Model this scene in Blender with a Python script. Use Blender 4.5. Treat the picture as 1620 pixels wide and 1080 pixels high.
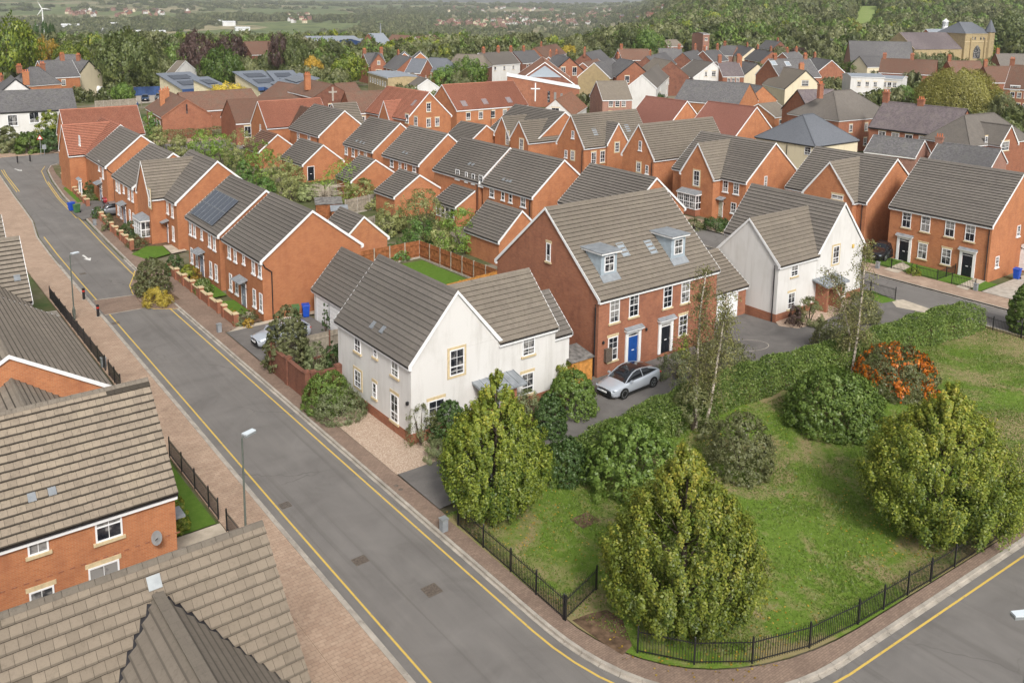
import bpy, bmesh, math, random
import numpy as np
from mathutils import Matrix, Vector

# ------------------------------------------------------------------ scene, camera, light
for o in list(bpy.data.objects):
    bpy.data.objects.remove(o, do_unlink=True)
SC = bpy.context.scene
COL = SC.collection
FPX, PITCH, ROLL, YAW, CYP = 1416.52, 0.170203, 0.013399, 0.657037, 245.39
EYE = np.array([0.0, 0.0, 26.0])
_F = np.array([math.sin(YAW) * math.cos(PITCH), math.cos(YAW) * math.cos(PITCH), -math.sin(PITCH)])
_R0 = np.array([math.cos(YAW), -math.sin(YAW), 0.0])
_U0 = np.cross(_R0, _F)
_R = math.cos(ROLL) * _R0 + math.sin(ROLL) * _U0
_U = -math.sin(ROLL) * _R0 + math.cos(ROLL) * _U0

cd = bpy.data.cameras.new('camera')
cam = bpy.data.objects.new('camera', cd)
COL.objects.link(cam)
SC.camera = cam
cd.sensor_fit = 'HORIZONTAL'
cd.sensor_width = 36.0
cd.lens = FPX / 1620 * 36
cd.shift_y = -(540 - CYP) / 1620
cd.clip_start = 0.5
cd.clip_end = 30000
cam.matrix_world = Matrix(((_R[0], _U[0], -_F[0], EYE[0]), (_R[1], _U[1], -_F[1], EYE[1]), (_R[2], _U[2], -_F[2], EYE[2]), (0, 0, 0, 1)))

SUN_EL = math.radians(42)
SUN_AZ = math.radians(203)          # compass bearing of the sun, clockwise from +Y
world = bpy.data.worlds.new('World')
SC.world = world
world.use_nodes = True
wn = world.node_tree.nodes
wl = world.node_tree.links
wn.clear()
w_out = wn.new('ShaderNodeOutputWorld')
w_bg = wn.new('ShaderNodeBackground')
w_sky = wn.new('ShaderNodeTexSky')
w_sky.sky_type = 'NISHITA'
w_sky.sun_disc = False
w_sky.sun_elevation = SUN_EL
w_sky.sun_rotation = SUN_AZ
w_sky.air_density = 1.0
w_sky.dust_density = 4.0
w_sky.ozone_density = 1.0
w_hs = wn.new('ShaderNodeHueSaturation')      # cloud cover greys the sky
w_hs.inputs['Saturation'].default_value = 0.18
wl.new(w_sky.outputs[0], w_hs.inputs['Color'])
wl.new(w_hs.outputs[0], w_bg.inputs[0])
w_bg.inputs[1].default_value = 0.10
wl.new(w_bg.outputs[0], w_out.inputs[0])

sd = bpy.data.lights.new('sun', 'SUN')
sun = bpy.data.objects.new('sun', sd)
COL.objects.link(sun)
sd.energy = 1.5
sd.angle = math.radians(11)
sd.color = (1.0, 0.95, 0.87)
_sd = Vector((math.sin(SUN_AZ) * math.cos(SUN_EL), math.cos(SUN_AZ) * math.cos(SUN_EL), math.sin(SUN_EL)))
sun.rotation_euler = _sd.to_track_quat('Z', 'Y').to_euler()
sun.location = (0, -40, 80)

vs = SC.view_settings
vs.view_transform = 'Standard'
vs.look = 'None'
vs.exposure = 0.80
vs.gamma = 1.0
vs.use_curve_mapping = False
SC.render.engine = 'CYCLES'
SC.cycles.use_denoising = True
SC.cycles.max_bounces = 6
SC.cycles.diffuse_bounces = 3
SC.cycles.glossy_bounces = 2
SC.cycles.transmission_bounces = 3
SC.cycles.transparent_max_bounces = 4
SC.cycles.volume_bounces = 0
SC.cycles.caustics_reflective = False
SC.cycles.caustics_refractive = False

rng = np.random.default_rng(7)
random.seed(7)

# ------------------------------------------------------------------ surveying
def ray(x, y):
    return _F + _R * (x - 810) / FPX - _U * (y - CYP) / FPX

def G(x, y, z=0.0):
    """point at height z seen at photograph position x, y"""
    d = ray(x, y)
    return EYE + d * ((z - EYE[2]) / d[2])

def g2(x, y, z=0.0):
    p = G(x, y, z)
    return (float(p[0]), float(p[1]))

def proj(p):
    v = np.asarray(p, float) - EYE
    w = v @ _F
    return 810 + FPX * (v @ _R) / w, CYP - FPX * (v @ _U) / w

def depth(p):
    return float((np.asarray(p, float) - EYE) @ _F)

def height_at(p, x, y):
    """height of a vertical over p where it is seen at x, y"""
    d = ray(x, y)
    t = math.hypot(p[0], p[1]) / math.hypot(d[0], d[1])
    return float((EYE + d * t)[2])

# ------------------------------------------------------------------ object helpers
def link(o, parent=None):
    COL.objects.link(o)
    if parent is not None:
        o.parent = parent
    return o

def tag(o, label=None, cat=None, group=None, kind=None):
    if label: o['label'] = label
    if cat: o['category'] = cat
    if group: o['group'] = group
    if kind: o['kind'] = kind
    return o

def thing(name, label, cat, loc=(0, 0, 0), rotz=0.0, group=None):
    o = bpy.data.objects.new(name, None)
    o.empty_display_size = 0.3
    o.location = loc
    o.rotation_euler = (0, 0, rotz)
    link(o)
    return tag(o, label, cat, group)

def inst(name, mesh, parent=None, loc=(0, 0, 0), rotz=0.0, mat4=None, scale=None):
    o = bpy.data.objects.new(name, mesh)
    link(o, parent)
    if mat4 is not None:
        o.matrix_basis = mat4
    else:
        o.location = loc
        if rotz: o.rotation_euler = (0, 0, rotz)
        if scale is not None: o.scale = scale
    return o

def copy_tree(o, parent=None):
    c = o.copy()
    COL.objects.link(c)
    c.parent = parent
    for ch in list(o.children):
        copy_tree(ch, c)
    return c

class MB:
    """collects faces of one mesh; every face gets metric UVs from its own plane"""
    def __init__(s):
        s.v = []; s.f = []; s.m = []; s.cm = 0
    def poly(s, pts):
        i = len(s.v)
        s.v += [tuple(map(float, p)) for p in pts]
        s.f.append(tuple(range(i, i + len(pts))))
        s.m.append(s.cm)
        return s
    def box(s, x0, x1, y0, y1, z0, z1, bottom=True):
        i = len(s.v)
        s.v += [(x0, y0, z0), (x1, y0, z0), (x1, y1, z0), (x0, y1, z0), (x0, y0, z1), (x1, y0, z1), (x1, y1, z1), (x0, y1, z1)]
        fs = [(0, 1, 5, 4), (1, 2, 6, 5), (2, 3, 7, 6), (3, 0, 4, 7), (4, 5, 6, 7)]
        if bottom: fs.append((3, 2, 1, 0))
        for f in fs:
            s.f.append(tuple(i + k for k in f)); s.m.append(s.cm)
        return s
    def prism(s, pts, ext, caps=True):
        """pts: 3D polygon, ext: extrusion vector"""
        n = len(pts); i = len(s.v)
        s.v += [tuple(map(float, p)) for p in pts]
        s.v += [tuple(float(a + b) for a, b in zip(p, ext)) for p in pts]
        for k in range(n):
            j = (k + 1) % n
            s.f.append((i + k, i + j, i + n + j, i + n + k)); s.m.append(s.cm)
        if caps:
            s.f.append(tuple(i + k for k in range(n))[::-1]); s.m.append(s.cm)
            s.f.append(tuple(i + n + k for k in range(n))); s.m.append(s.cm)
        return s
    def beam(s, a, b, w, h, up=(0, 0, 1)):
        a = np.array(a, float); b = np.array(b, float)
        d = b - a; L = np.linalg.norm(d); d = d / L
        sd_ = np.cross(d, np.array(up, float)); n_ = np.linalg.norm(sd_)
        if n_ < 1e-6:
            sd_ = np.array([1.0, 0, 0])
        else:
            sd_ /= n_
        u = np.cross(sd_, d)
        p = [a + sd_ * w / 2 * i + u * h / 2 * j for i, j in ((-1, -1), (1, -1), (1, 1), (-1, 1))]
        return s.prism(p, d * L)
    def tube(s, pts, rad, n=8, caps=True):
        pts = [np.array(p, float) for p in pts]
        base = len(s.v)
        for k, p in enumerate(pts):
            d = pts[min(k + 1, len(pts) - 1)] - pts[max(k - 1, 0)]
            d = d / (np.linalg.norm(d) + 1e-9)
            a = np.cross(d, [0, 0, 1.0])
            if np.linalg.norm(a) < 0.05: a = np.array([1.0, 0, 0])
            a /= np.linalg.norm(a)
            b = np.cross(d, a)
            r = rad[k] if hasattr(rad, '__len__') else rad
            for q in range(n):
                t = 2 * math.pi * q / n
                s.v.append(tuple(p + a * math.cos(t) * r + b * math.sin(t) * r))
        for k in range(len(pts) - 1):
            for q in range(n):
                q2 = (q + 1) % n
                s.f.append((base + k * n + q, base + k * n + q2, base + (k + 1) * n + q2, base + (k + 1) * n + q)); s.m.append(s.cm)
        if caps:
            s.f.append(tuple(base + q for q in range(n))[::-1]); s.m.append(s.cm)
            s.f.append(tuple(base + (len(pts) - 1) * n + q for q in range(n))); s.m.append(s.cm)
        return s
    def lathe(s, prof, n=12, c=(0, 0), caps=True):
        """prof: (radius, z) from bottom to top"""
        base = len(s.v)
        for r, z in prof:
            for q in range(n):
                t = 2 * math.pi * q / n
                s.v.append((c[0] + r * math.cos(t), c[1] + r * math.sin(t), z))
        for k in range(len(prof) - 1):
            for q in range(n):
                q2 = (q + 1) % n
                s.f.append((base + k * n + q, base + k * n + q2, base + (k + 1) * n + q2, base + (k + 1) * n + q)); s.m.append(s.cm)
        if caps:
            s.f.append(tuple(base + q for q in range(n))[::-1]); s.m.append(s.cm)
            s.f.append(tuple(base + (len(prof) - 1) * n + q for q in range(n))); s.m.append(s.cm)
        return s
    def mesh(s, name, mat=None, smooth=False):
        me = bpy.data.meshes.new(name)
        me.from_pydata(s.v, [], s.f)
        if mat is not None:
            for mm in (mat if isinstance(mat, (list, tuple)) else [mat]):
                me.materials.append(mm)
        if isinstance(mat, (list, tuple)) and len(mat) > 1:
            me.polygons.foreach_set('material_index', s.m)
        uv = np.empty((len(me.loops), 2), np.float32)
        k = 0
        va = np.array(s.v, float)
        for f in s.f:
            p = va[list(f)]
            nn = np.zeros(3)
            for j in range(len(f)):
                nn += np.cross(p[j], p[(j + 1) % len(f)])
            l = np.linalg.norm(nn)
            nn = nn / l if l > 1e-12 else np.array([0, 0, 1.0])
            if abs(nn[2]) > 0.985:
                q = p[:, :2]
            else:
                t = np.array([-nn[1], nn[0], 0.0]); t /= np.linalg.norm(t)
                b = np.cross(nn, t)
                if b[2] < 0: b = -b
                q = np.stack([p @ t, p @ b], 1)
            uv[k:k + len(f)] = q
            k += len(f)
        lay = me.uv_layers.new(name='uv')
        lay.data.foreach_set('uv', uv.ravel())
        if smooth:
            me.polygons.foreach_set('use_smooth', [True] * len(me.polygons))
        me.update()
        return me
    def build(s, name, mat, parent=None, loc=(0, 0, 0), rotz=0.0, smooth=False):
        return inst(name, s.mesh(name, mat, smooth), parent, loc, rotz)

# ------------------------------------------------------------------ materials
MATS = {}
def N(nt, kind, **kw):
    n = nt.nodes.new(kind)
    for k, v in kw.items():
        if k.startswith('i_'):
            n.inputs[k[2:].replace('_', ' ')].default_value = v
        else:
            setattr(n, k, v)
    return n

def c4(c): return (c[0], c[1], c[2], 1.0)

def ramp(nt, stops, fac=None, interp='LINEAR'):
    n = nt.nodes.new('ShaderNodeValToRGB')
    n.color_ramp.interpolation = interp
    el = n.color_ramp.elements
    while len(el) < len(stops): el.new(0.5)
    for e, (p, c) in zip(el, stops):
        e.position = p; e.color = c4(c)
    if fac is not None: nt.links.new(fac, n.inputs[0])
    return n

def mixc(nt, a, b, fac, mode='MIX'):
    n = nt.nodes.new('ShaderNodeMix')
    n.data_type = 'RGBA'; n.blend_type = mode
    for sock, val in ((n.inputs[0], fac), (n.inputs[6], a), (n.inputs[7], b)):
        if hasattr(val, 'is_linked') or hasattr(val, 'links'):
            nt.links.new(val, sock)
        elif isinstance(val, (int, float)):
            sock.default_value = val
        else:
            sock.default_value = c4(val)
    return n.outputs[2]

def base_mat(name, rough=0.8, spec=0.3, metal=0.0):
    m = bpy.data.materials.new(name)
    m.use_nodes = True
    nt = m.node_tree
    b = nt.nodes['Principled BSDF']
    b.inputs['Roughness'].default_value = rough
    b.inputs['Specular IOR Level'].default_value = spec
    b.inputs['Metallic'].default_value = metal
    MATS[name] = m
    return m, nt, b

def noise(nt, vec, scale, detail=3.0, rough=0.55, dist=0.0):
    n = nt.nodes.new('ShaderNodeTexNoise')
    n.inputs['Scale'].default_value = scale
    n.inputs['Detail'].default_value = detail
    n.inputs['Roughness'].default_value = rough
    n.inputs['Distortion'].default_value = dist
    if vec is not None: nt.links.new(vec, n.inputs['Vector'])
    return n.outputs[0]

def coord(nt, what='Object'):
    return nt.nodes.new('ShaderNodeTexCoord').outputs[what]

def wpos(nt):
    return nt.nodes.new('ShaderNodeNewGeometry').outputs['Position']

def bump(nt, b, hgt, strength=0.3, dist=0.02):
    n = nt.nodes.new('ShaderNodeBump')
    n.inputs['Strength'].default_value = strength
    n.inputs['Distance'].default_value = dist
    nt.links.new(hgt, n.inputs['Height'])
    nt.links.new(n.outputs[0], b.inputs['Normal'])

def objrand(nt):
    return nt.nodes.new('ShaderNodeObjectInfo').outputs['Random']

def mapscale(nt, vec, sc, rot=(0, 0, 0)):
    n = nt.nodes.new('ShaderNodeMapping')
    n.inputs['Scale'].default_value = sc
    n.inputs['Rotation'].default_value = rot
    nt.links.new(vec, n.inputs['Vector'])
    return n.outputs[0]

def plain(name, col, rough=0.6, spec=0.3, metal=0.0, var=0.08, scale=3.0):
    m, nt, b = base_mat(name, rough, spec, metal)
    nz = noise(nt, wpos(nt), scale, 4)
    lo = [max(0, c * (1 - var * 2)) for c in col]; hi = [min(1, c * (1 + var * 2)) for c in col]
    r = ramp(nt, [(0.3, lo), (0.7, hi)], nz)
    nt.links.new(r.outputs[0], b.inputs['Base Color'])
    return m

def brick_mat(name, c1, c2, mortar, dark, soot=0.25):
    m, nt, b = base_mat(name, 0.9, 0.15)
    uv = coord(nt, 'UV')
    br = N(nt, 'ShaderNodeTexBrick')
    br.offset = 0.5
    br.inputs['Color1'].default_value = c4(c1)
    br.inputs['Color2'].default_value = c4(c2)
    br.inputs['Mortar'].default_value = c4(mortar)
    br.inputs['Scale'].default_value = 1.0
    br.inputs['Mortar Size'].default_value = 0.006
    br.inputs['Mortar Smooth'].default_value = 0.3
    br.inputs['Bias'].default_value = -0.1
    br.inputs['Brick Width'].default_value = 0.225
    br.inputs['Row Height'].default_value = 0.075
    nt.links.new(uv, br.inputs['Vector'])
    n1 = noise(nt, wpos(nt), 1.1, 5, 0.6)
    n2 = noise(nt, wpos(nt), 9.0, 3, 0.6)
    c = mixc(nt, br.outputs[0], dark, ramp(nt, [(0.45, (0, 0, 0)), (0.75, (soot * 2, soot * 2, soot * 2))], n1).outputs[0])
    c = mixc(nt, c, dark, ramp(nt, [(0.55, (0, 0, 0)), (0.8, (.35, .35, .35))], n2).outputs[0])
    n0 = noise(nt, wpos(nt), 0.045, 2, 0.5)
    c = mixc(nt, c, [x * 0.62 for x in c2], ramp(nt, [(0.45, (0, 0, 0)), (0.65, (.34, .34, .34))], n0).outputs[0])
    st = noise(nt, mapscale(nt, wpos(nt), (1.6, 1.6, 0.22)), 1.0, 5, 0.6)
    c = mixc(nt, c, dark, ramp(nt, [(0.52, (0, 0, 0)), (0.78, (.4, .4, .4))], st).outputs[0])
    nt.links.new(c, b.inputs['Base Color'])
    bump(nt, b, br.outputs['Fac'], -0.25, 0.008)
    return m

def tile_mat(name, col, var=0.07, lich=(0.36, 0.31, 0.21), lich_amt=0.25, joint=True, width=0.33, gauge=0.35, edge=False):
    m, nt, b = base_mat(name, 0.85, 0.2)
    uv = coord(nt, 'UV')
    rnd = objrand(nt)
    br = N(nt, 'ShaderNodeTexBrick')
    br.offset = 0.5
    lo = [c * (1 - var) for c in col]; hi = [c * (1 + var) for c in col]
    br.inputs['Color1'].default_value = c4(lo)
    br.inputs['Color2'].default_value = c4(hi)
    br.inputs['Mortar'].default_value = c4([c * 0.72 for c in col])
    br.inputs['Scale'].default_value = 1.0
    br.inputs['Mortar Size'].default_value = 0.007 if joint else 0.0
    br.inputs['Mortar Smooth'].default_value = 0.2
    br.inputs['Brick Width'].default_value = width
    br.inputs['Row Height'].default_value = gauge
    # every piece starts its bond somewhere else
    cmb = N(nt, 'ShaderNodeCombineXYZ')
    mul = N(nt, 'ShaderNodeMath', operation='MULTIPLY'); mul.inputs[1].default_value = 37.0
    nt.links.new(rnd, mul.inputs[0]); nt.links.new(mul.outputs[0], cmb.inputs[0])
    add = N(nt, 'ShaderNodeVectorMath', operation='ADD')
    nt.links.new(uv, add.inputs[0]); nt.links.new(cmb.outputs[0], add.inputs[1])
    nt.links.new(add.outputs[0], br.inputs['Vector'])
    P = wpos(nt)
    n1 = noise(nt, P, 0.9, 5, 0.65)
    n2 = noise(nt, P, 14.0, 4, 0.7)
    c = mixc(nt, br.outputs[0], lich, ramp(nt, [(0.45, (0, 0, 0)), (0.72, (lich_amt * 2, lich_amt * 2, lich_amt * 2))], n1).outputs[0])
    c = mixc(nt, c, [x * 0.5 for x in col], ramp(nt, [(0.5, (0, 0, 0)), (0.75, (.55, .55, .55))], n2).outputs[0])
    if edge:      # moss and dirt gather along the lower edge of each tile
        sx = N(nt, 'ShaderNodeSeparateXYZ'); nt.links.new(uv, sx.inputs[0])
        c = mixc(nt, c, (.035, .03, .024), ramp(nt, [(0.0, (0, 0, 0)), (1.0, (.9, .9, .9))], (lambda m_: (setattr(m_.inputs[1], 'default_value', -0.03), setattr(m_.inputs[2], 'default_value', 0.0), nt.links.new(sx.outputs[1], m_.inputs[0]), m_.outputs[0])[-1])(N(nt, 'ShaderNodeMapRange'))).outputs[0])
    n0 = noise(nt, P, 0.05, 2, 0.5)
    c = mixc(nt, c, [x * 0.68 for x in col], ramp(nt, [(0.45, (0, 0, 0)), (0.62, (.6, .6, .6))], n0).outputs[0])
    n3 = noise(nt, mapscale(nt, P, (5.0, 5.0, 0.7)), 1.0, 4, 0.65)
    c = mixc(nt, c, [x * 0.42 for x in col], ramp(nt, [(0.55, (0, 0, 0)), (0.78, (.6, .6, .6))], n3).outputs[0])
    v = N(nt, 'ShaderNodeMapRange'); v.inputs[3].default_value = 0.92; v.inputs[4].default_value = 1.08
    nt.links.new(rnd, v.inputs[0])
    sc = N(nt, 'ShaderNodeVectorMath', operation='SCALE')
    nt.links.new(c, sc.inputs[0]); nt.links.new(v.outputs[0], sc.inputs['Scale'])
    nt.links.new(sc.outputs[0], b.inputs['Base Color'])
    bump(nt, b, n2, 0.25, 0.01)
    return m

def leaf_mat(name, dark, mid, light, trans=0.3):
    m = bpy.data.materials.new(name)
    m.use_nodes = True
    nt = m.node_tree
    nt.nodes.clear()
    out = nt.nodes.new('ShaderNodeOutputMaterial')
    at = nt.nodes.new('ShaderNodeAttribute'); at.attribute_name = 'tint'
    rp = ramp(nt, [(0.0, dark), (0.5, mid), (1.0, light)], at.outputs['Fac'])
    oi = nt.nodes.new('ShaderNodeObjectInfo')
    v = N(nt, 'ShaderNodeMapRange'); v.inputs[3].default_value = 0.82; v.inputs[4].default_value = 1.18
    nt.links.new(oi.outputs['Random'], v.inputs[0])
    mul = mixc(nt, rp.outputs[0], oi.outputs['Color'], 1.0, 'MULTIPLY')
    sc = N(nt, 'ShaderNodeVectorMath', operation='SCALE')
    nt.links.new(mul, sc.inputs[0]); nt.links.new(v.outputs[0], sc.inputs['Scale'])
    d = nt.nodes.new('ShaderNodeBsdfDiffuse')
    t = nt.nodes.new('ShaderNodeBsdfTranslucent')
    gl = nt.nodes.new('ShaderNodeBsdfGlossy'); gl.inputs['Roughness'].default_value = 0.45
    gl.inputs['Color'].default_value = (0.5, 0.5, 0.5, 1)
    mx = nt.nodes.new('ShaderNodeMixShader'); mx.inputs[0].default_value = trans
    mg = nt.nodes.new('ShaderNodeMixShader'); mg.inputs[0].default_value = 0.05
    nt.links.new(sc.outputs[0], d.inputs[0]); nt.links.new(sc.outputs[0], t.inputs[0])
    nt.links.new(d.outputs[0], mx.inputs[1]); nt.links.new(t.outputs[0], mx.inputs[2])
    nt.links.new(mx.outputs[0], mg.inputs[1]); nt.links.new(gl.outputs[0], mg.inputs[2])
    nt.links.new(mg.outputs[0], out.inputs[0])
    MATS[name] = m
    return m

brick_mat('brick_orange', (.49, .195, .085), (.40, .148, .066), (.43, .29, .19), (.25, .095, .055), .25)
brick_mat('brick_red', (.36, .138, .075), (.275, .098, .056), (.36, .26, .19), (.16, .068, .05))
brick_mat('brick_old', (.26, .105, .068), (.19, .075, .052), (.25, .18, .13), (.09, .05, .04), 0.4)
brick_mat('brick_pink', (.38, .20, .15), (.30, .15, .11), (.40, .30, .24), (.2, .11, .09))
brick_mat('stone_buff', (.46, .36, .20), (.38, .29, .16), (.34, .28, .18), (.24, .19, .12), 0.35)
tile_mat('tile_grey', (.162, .145, .129), .06, (.22, .195, .16), .14)  # also the darker copy for west slopes, their shade put into the colour
tile_mat('tile_tan', (.196, .168, .137), .06, (.26, .225, .17), .16)  # lighter copy of tile_grey: sunlight painted onto south slopes; also truly tan roofs
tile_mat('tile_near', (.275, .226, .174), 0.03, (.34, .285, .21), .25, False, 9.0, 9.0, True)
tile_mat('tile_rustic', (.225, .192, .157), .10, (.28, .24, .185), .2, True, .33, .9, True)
tile_mat('tile_slate', (.13, .125, .128), 0.25, (.2, .2, .17), 0.2, True, 0.25, 0.2)
tile_mat('tile_slate_new', (.15, .16, .18), 0.05, (.15, .16, .18), 0.0, True, 0.3, 0.25)
tile_mat('tile_purple', (.15, .125, .13), 0.2, (.22, .19, .17), 0.3, True, 0.25, 0.2)
tile_mat('tile_red', (.37, .150, .098), 0.14, (.42, .20, .135), 0.2, True, 0.17, 0.11)
tile_mat('tile_maroon', (.255, .112, .085), 0.12, (.29, .14, .11), 0.15, True, 0.17, 0.11)
tile_mat('tile_brown', (.19, .105, .075), 0.25, (.14, .12, .09), 0.35, True, 0.17, 0.11)
tile_mat('tile_brown_pan', (.25, .12, .075), 0.2, (.18, .13, .09), 0.3, True, 0.3, 0.3)

def render_mat(name, col, dirt):
    m, nt, b = base_mat(name, 0.9, 0.15)
    P = wpos(nt)
    st = noise(nt, mapscale(nt, P, (2.2, 2.2, 0.25)), 1.0, 6, 0.65)
    n2 = noise(nt, P, 0.5, 4, 0.6)
    c = mixc(nt, col, dirt, ramp(nt, [(0.5, (0, 0, 0)), (0.8, (.55, .55, .55))], st).outputs[0])
    c = mixc(nt, c, dirt, ramp(nt, [(0.5, (0, 0, 0)), (0.8, (.35, .35, .35))], n2).outputs[0])
    nt.links.new(c, b.inputs['Base Color'])
    bump(nt, b, noise(nt, P, 60, 2), 0.1, 0.005)
    return m
render_mat('render_white', (.655, .64, .62), (.43, .41, .375))
render_mat('render_cream', (.66, .58, .42), (.5, .43, .32))
plain('stone_cream', (.56, .45, .28), 0.85, 0.2, 0, 0.08, 6)
plain('white_paint', (.78, .78, .78), 0.45, 0.4, 0, 0.02)
plain('upvc', (.80, .80, .81), 0.35, 0.5, 0, 0.015)
plain('black_paint', (.015, .015, .017), 0.4, 0.5, 0, 0.1)
plain('gutter_black', (.02, .018, .02), 0.45, 0.4, 0, 0.1)
plain('lead', (.27, .29, .31), 0.55, 0.4, 0.2, 0.1, 2)
plain('dormer_blue', (.34, .40, .45), 0.6, 0.3, 0, 0.06)
plain('door_blue', (.012, .075, .30), 0.35, 0.5, 0, 0.05)
plain('door_black', (.012, .014, .02), 0.3, 0.5, 0, 0.05)
plain('door_red', (.28, .03, .02), 0.4, 0.4)
plain('door_grey', (.22, .24, .30), 0.4, 0.4)
plain('door_green', (.42, .46, .38), 0.4, 0.4)
plain('metal_grey', (.32, .34, .35), 0.45, 0.5, 0.4, 0.06)
plain('post_green', (.13, .15, .13), 0.5, 0.4, 0.2, 0.08)
plain('concrete', (.40, .36, .31), 0.9, 0.2, 0, 0.1, 2.5)
plain('paving_slab', (.46, .40, .32), 0.9, 0.2, 0, 0.1, 2.0)
plain('kerb_stone', (.37, .335, .29), 0.9, 0.2, 0, 0.12, 1.3)
plain('wood_fence', (.28, .108, .045), 0.85, 0.2, 0, 0.2, 3)
plain('wood_grey', (.30, .26, .21), 0.9, 0.15, 0, 0.15, 3)
plain('wood_shed', (.50, .23, .06), 0.8, 0.2, 0, 0.15, 4)
plain('felt_roof', (.17, .16, .15), 0.9, 0.15, 0, 0.25, 3)
plain('bin_blue', (.012, .07, .42), 0.45, 0.4, 0, 0.05)
plain('bin_green', (.06, .15, .055), 0.5, 0.4, 0, 0.08)
plain('rubber', (.018, .018, .018), 0.8, 0.2, 0, 0.1)
plain('tile_edge', (.016, .014, .012), 0.95, 0.1, 0, 0.25, 5)  # lower tile edges: course-line shadow painted dark, together with dirt
plain('terracotta', (.52, .17, .08), 0.85, 0.2, 0, 0.12, 4)
plain('yellow_wood', (.6, .42, .12), 0.8, 0.2)
plain('bark', (.10, .08, .06), 0.95, 0.1, 0, 0.3, 6)
plain('soil', (.13, .085, .055), 0.95, 0.1, 0, 0.25, 3)
plain('solar', (.055, .065, .085), 0.25, 0.6, 0.1, 0.05)
plain('solar_frame', (.30, .32, .34), 0.4, 0.5, 0.5, 0.05)
plain('blue_panel', (.04, .085, .22), 0.5, 0.4, 0, 0.1)
plain('cream_panel', (.62, .55, .38), 0.7, 0.3)
plain('school_roof', (.17, .19, .225), 0.5, 0.4, 0.1, 0.08)
plain('roof_metal', (.26, .285, .32), 0.5, 0.4, 0.1, 0.06)
plain('shed_white', (.62, .63, .63), 0.6, 0.3, 0, 0.05, 0.05)
plain('iron_cover', (.13, .105, .085), 0.7, 0.4, 0.2, 0.2, 12)
plain('reflector_red', (.55, .03, .02), 0.3, 0.5)
plain('amber', (.7, .3, .03), 0.3, 0.5)

def birch_mat():
    m, nt, b = base_mat('birch_bark', 0.8, 0.2)
    P = wpos(nt)
    n1 = noise(nt, mapscale(nt, P, (3, 3, 9)), 1.0, 5, 0.7)
    r = ramp(nt, [(0.40, (.08, .06, .05)), (0.5, (.55, .48, .40)), (0.8, (.68, .63, .56))], n1)
    nt.links.new(r.outputs[0], b.inputs['Base Color'])
birch_mat()

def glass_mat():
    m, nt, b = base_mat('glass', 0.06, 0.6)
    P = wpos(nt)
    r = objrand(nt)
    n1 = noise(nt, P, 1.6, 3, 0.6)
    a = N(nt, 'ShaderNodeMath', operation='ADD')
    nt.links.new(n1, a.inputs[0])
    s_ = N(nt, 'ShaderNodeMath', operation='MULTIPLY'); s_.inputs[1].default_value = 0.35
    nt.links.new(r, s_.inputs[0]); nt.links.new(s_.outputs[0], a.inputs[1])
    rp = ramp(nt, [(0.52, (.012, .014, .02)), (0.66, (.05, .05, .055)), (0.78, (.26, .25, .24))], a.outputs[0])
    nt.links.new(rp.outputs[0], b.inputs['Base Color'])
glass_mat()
_m, _nt, _b = base_mat('glass_pale', 0.12, 0.6); _b.inputs['Base Color'].default_value = (.30, .34, .38, 1)
_m, _nt, _b = base_mat('glass_car', 0.04, 0.7); _b.inputs['Base Color'].default_value = (.012, .014, .018, 1)
_m, _nt, _b = base_mat('lamp_glass', 0.15, 0.6); _b.inputs['Base Color'].default_value = (.62, .68, .72, 1)

def carpaint(name, col):
    m, nt, b = base_mat(name, 0.28, 0.5, 0.35)
    b.inputs['Base Color'].default_value = c4(col)
    b.inputs['Coat Weight'].default_value = 0.6
    b.inputs['Coat Roughness'].default_value = 0.05
for nm, c in (('paint_silver', (.50, .54, .60)), ('paint_black', (.015, .016, .02)), ('paint_grey', (.20, .21, .23)), ('paint_red', (.32, .02, .025)), ('paint_white', (.72, .73, .74)), ('paint_blue', (.04, .08, .18))):
    carpaint(nm, c)

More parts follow.
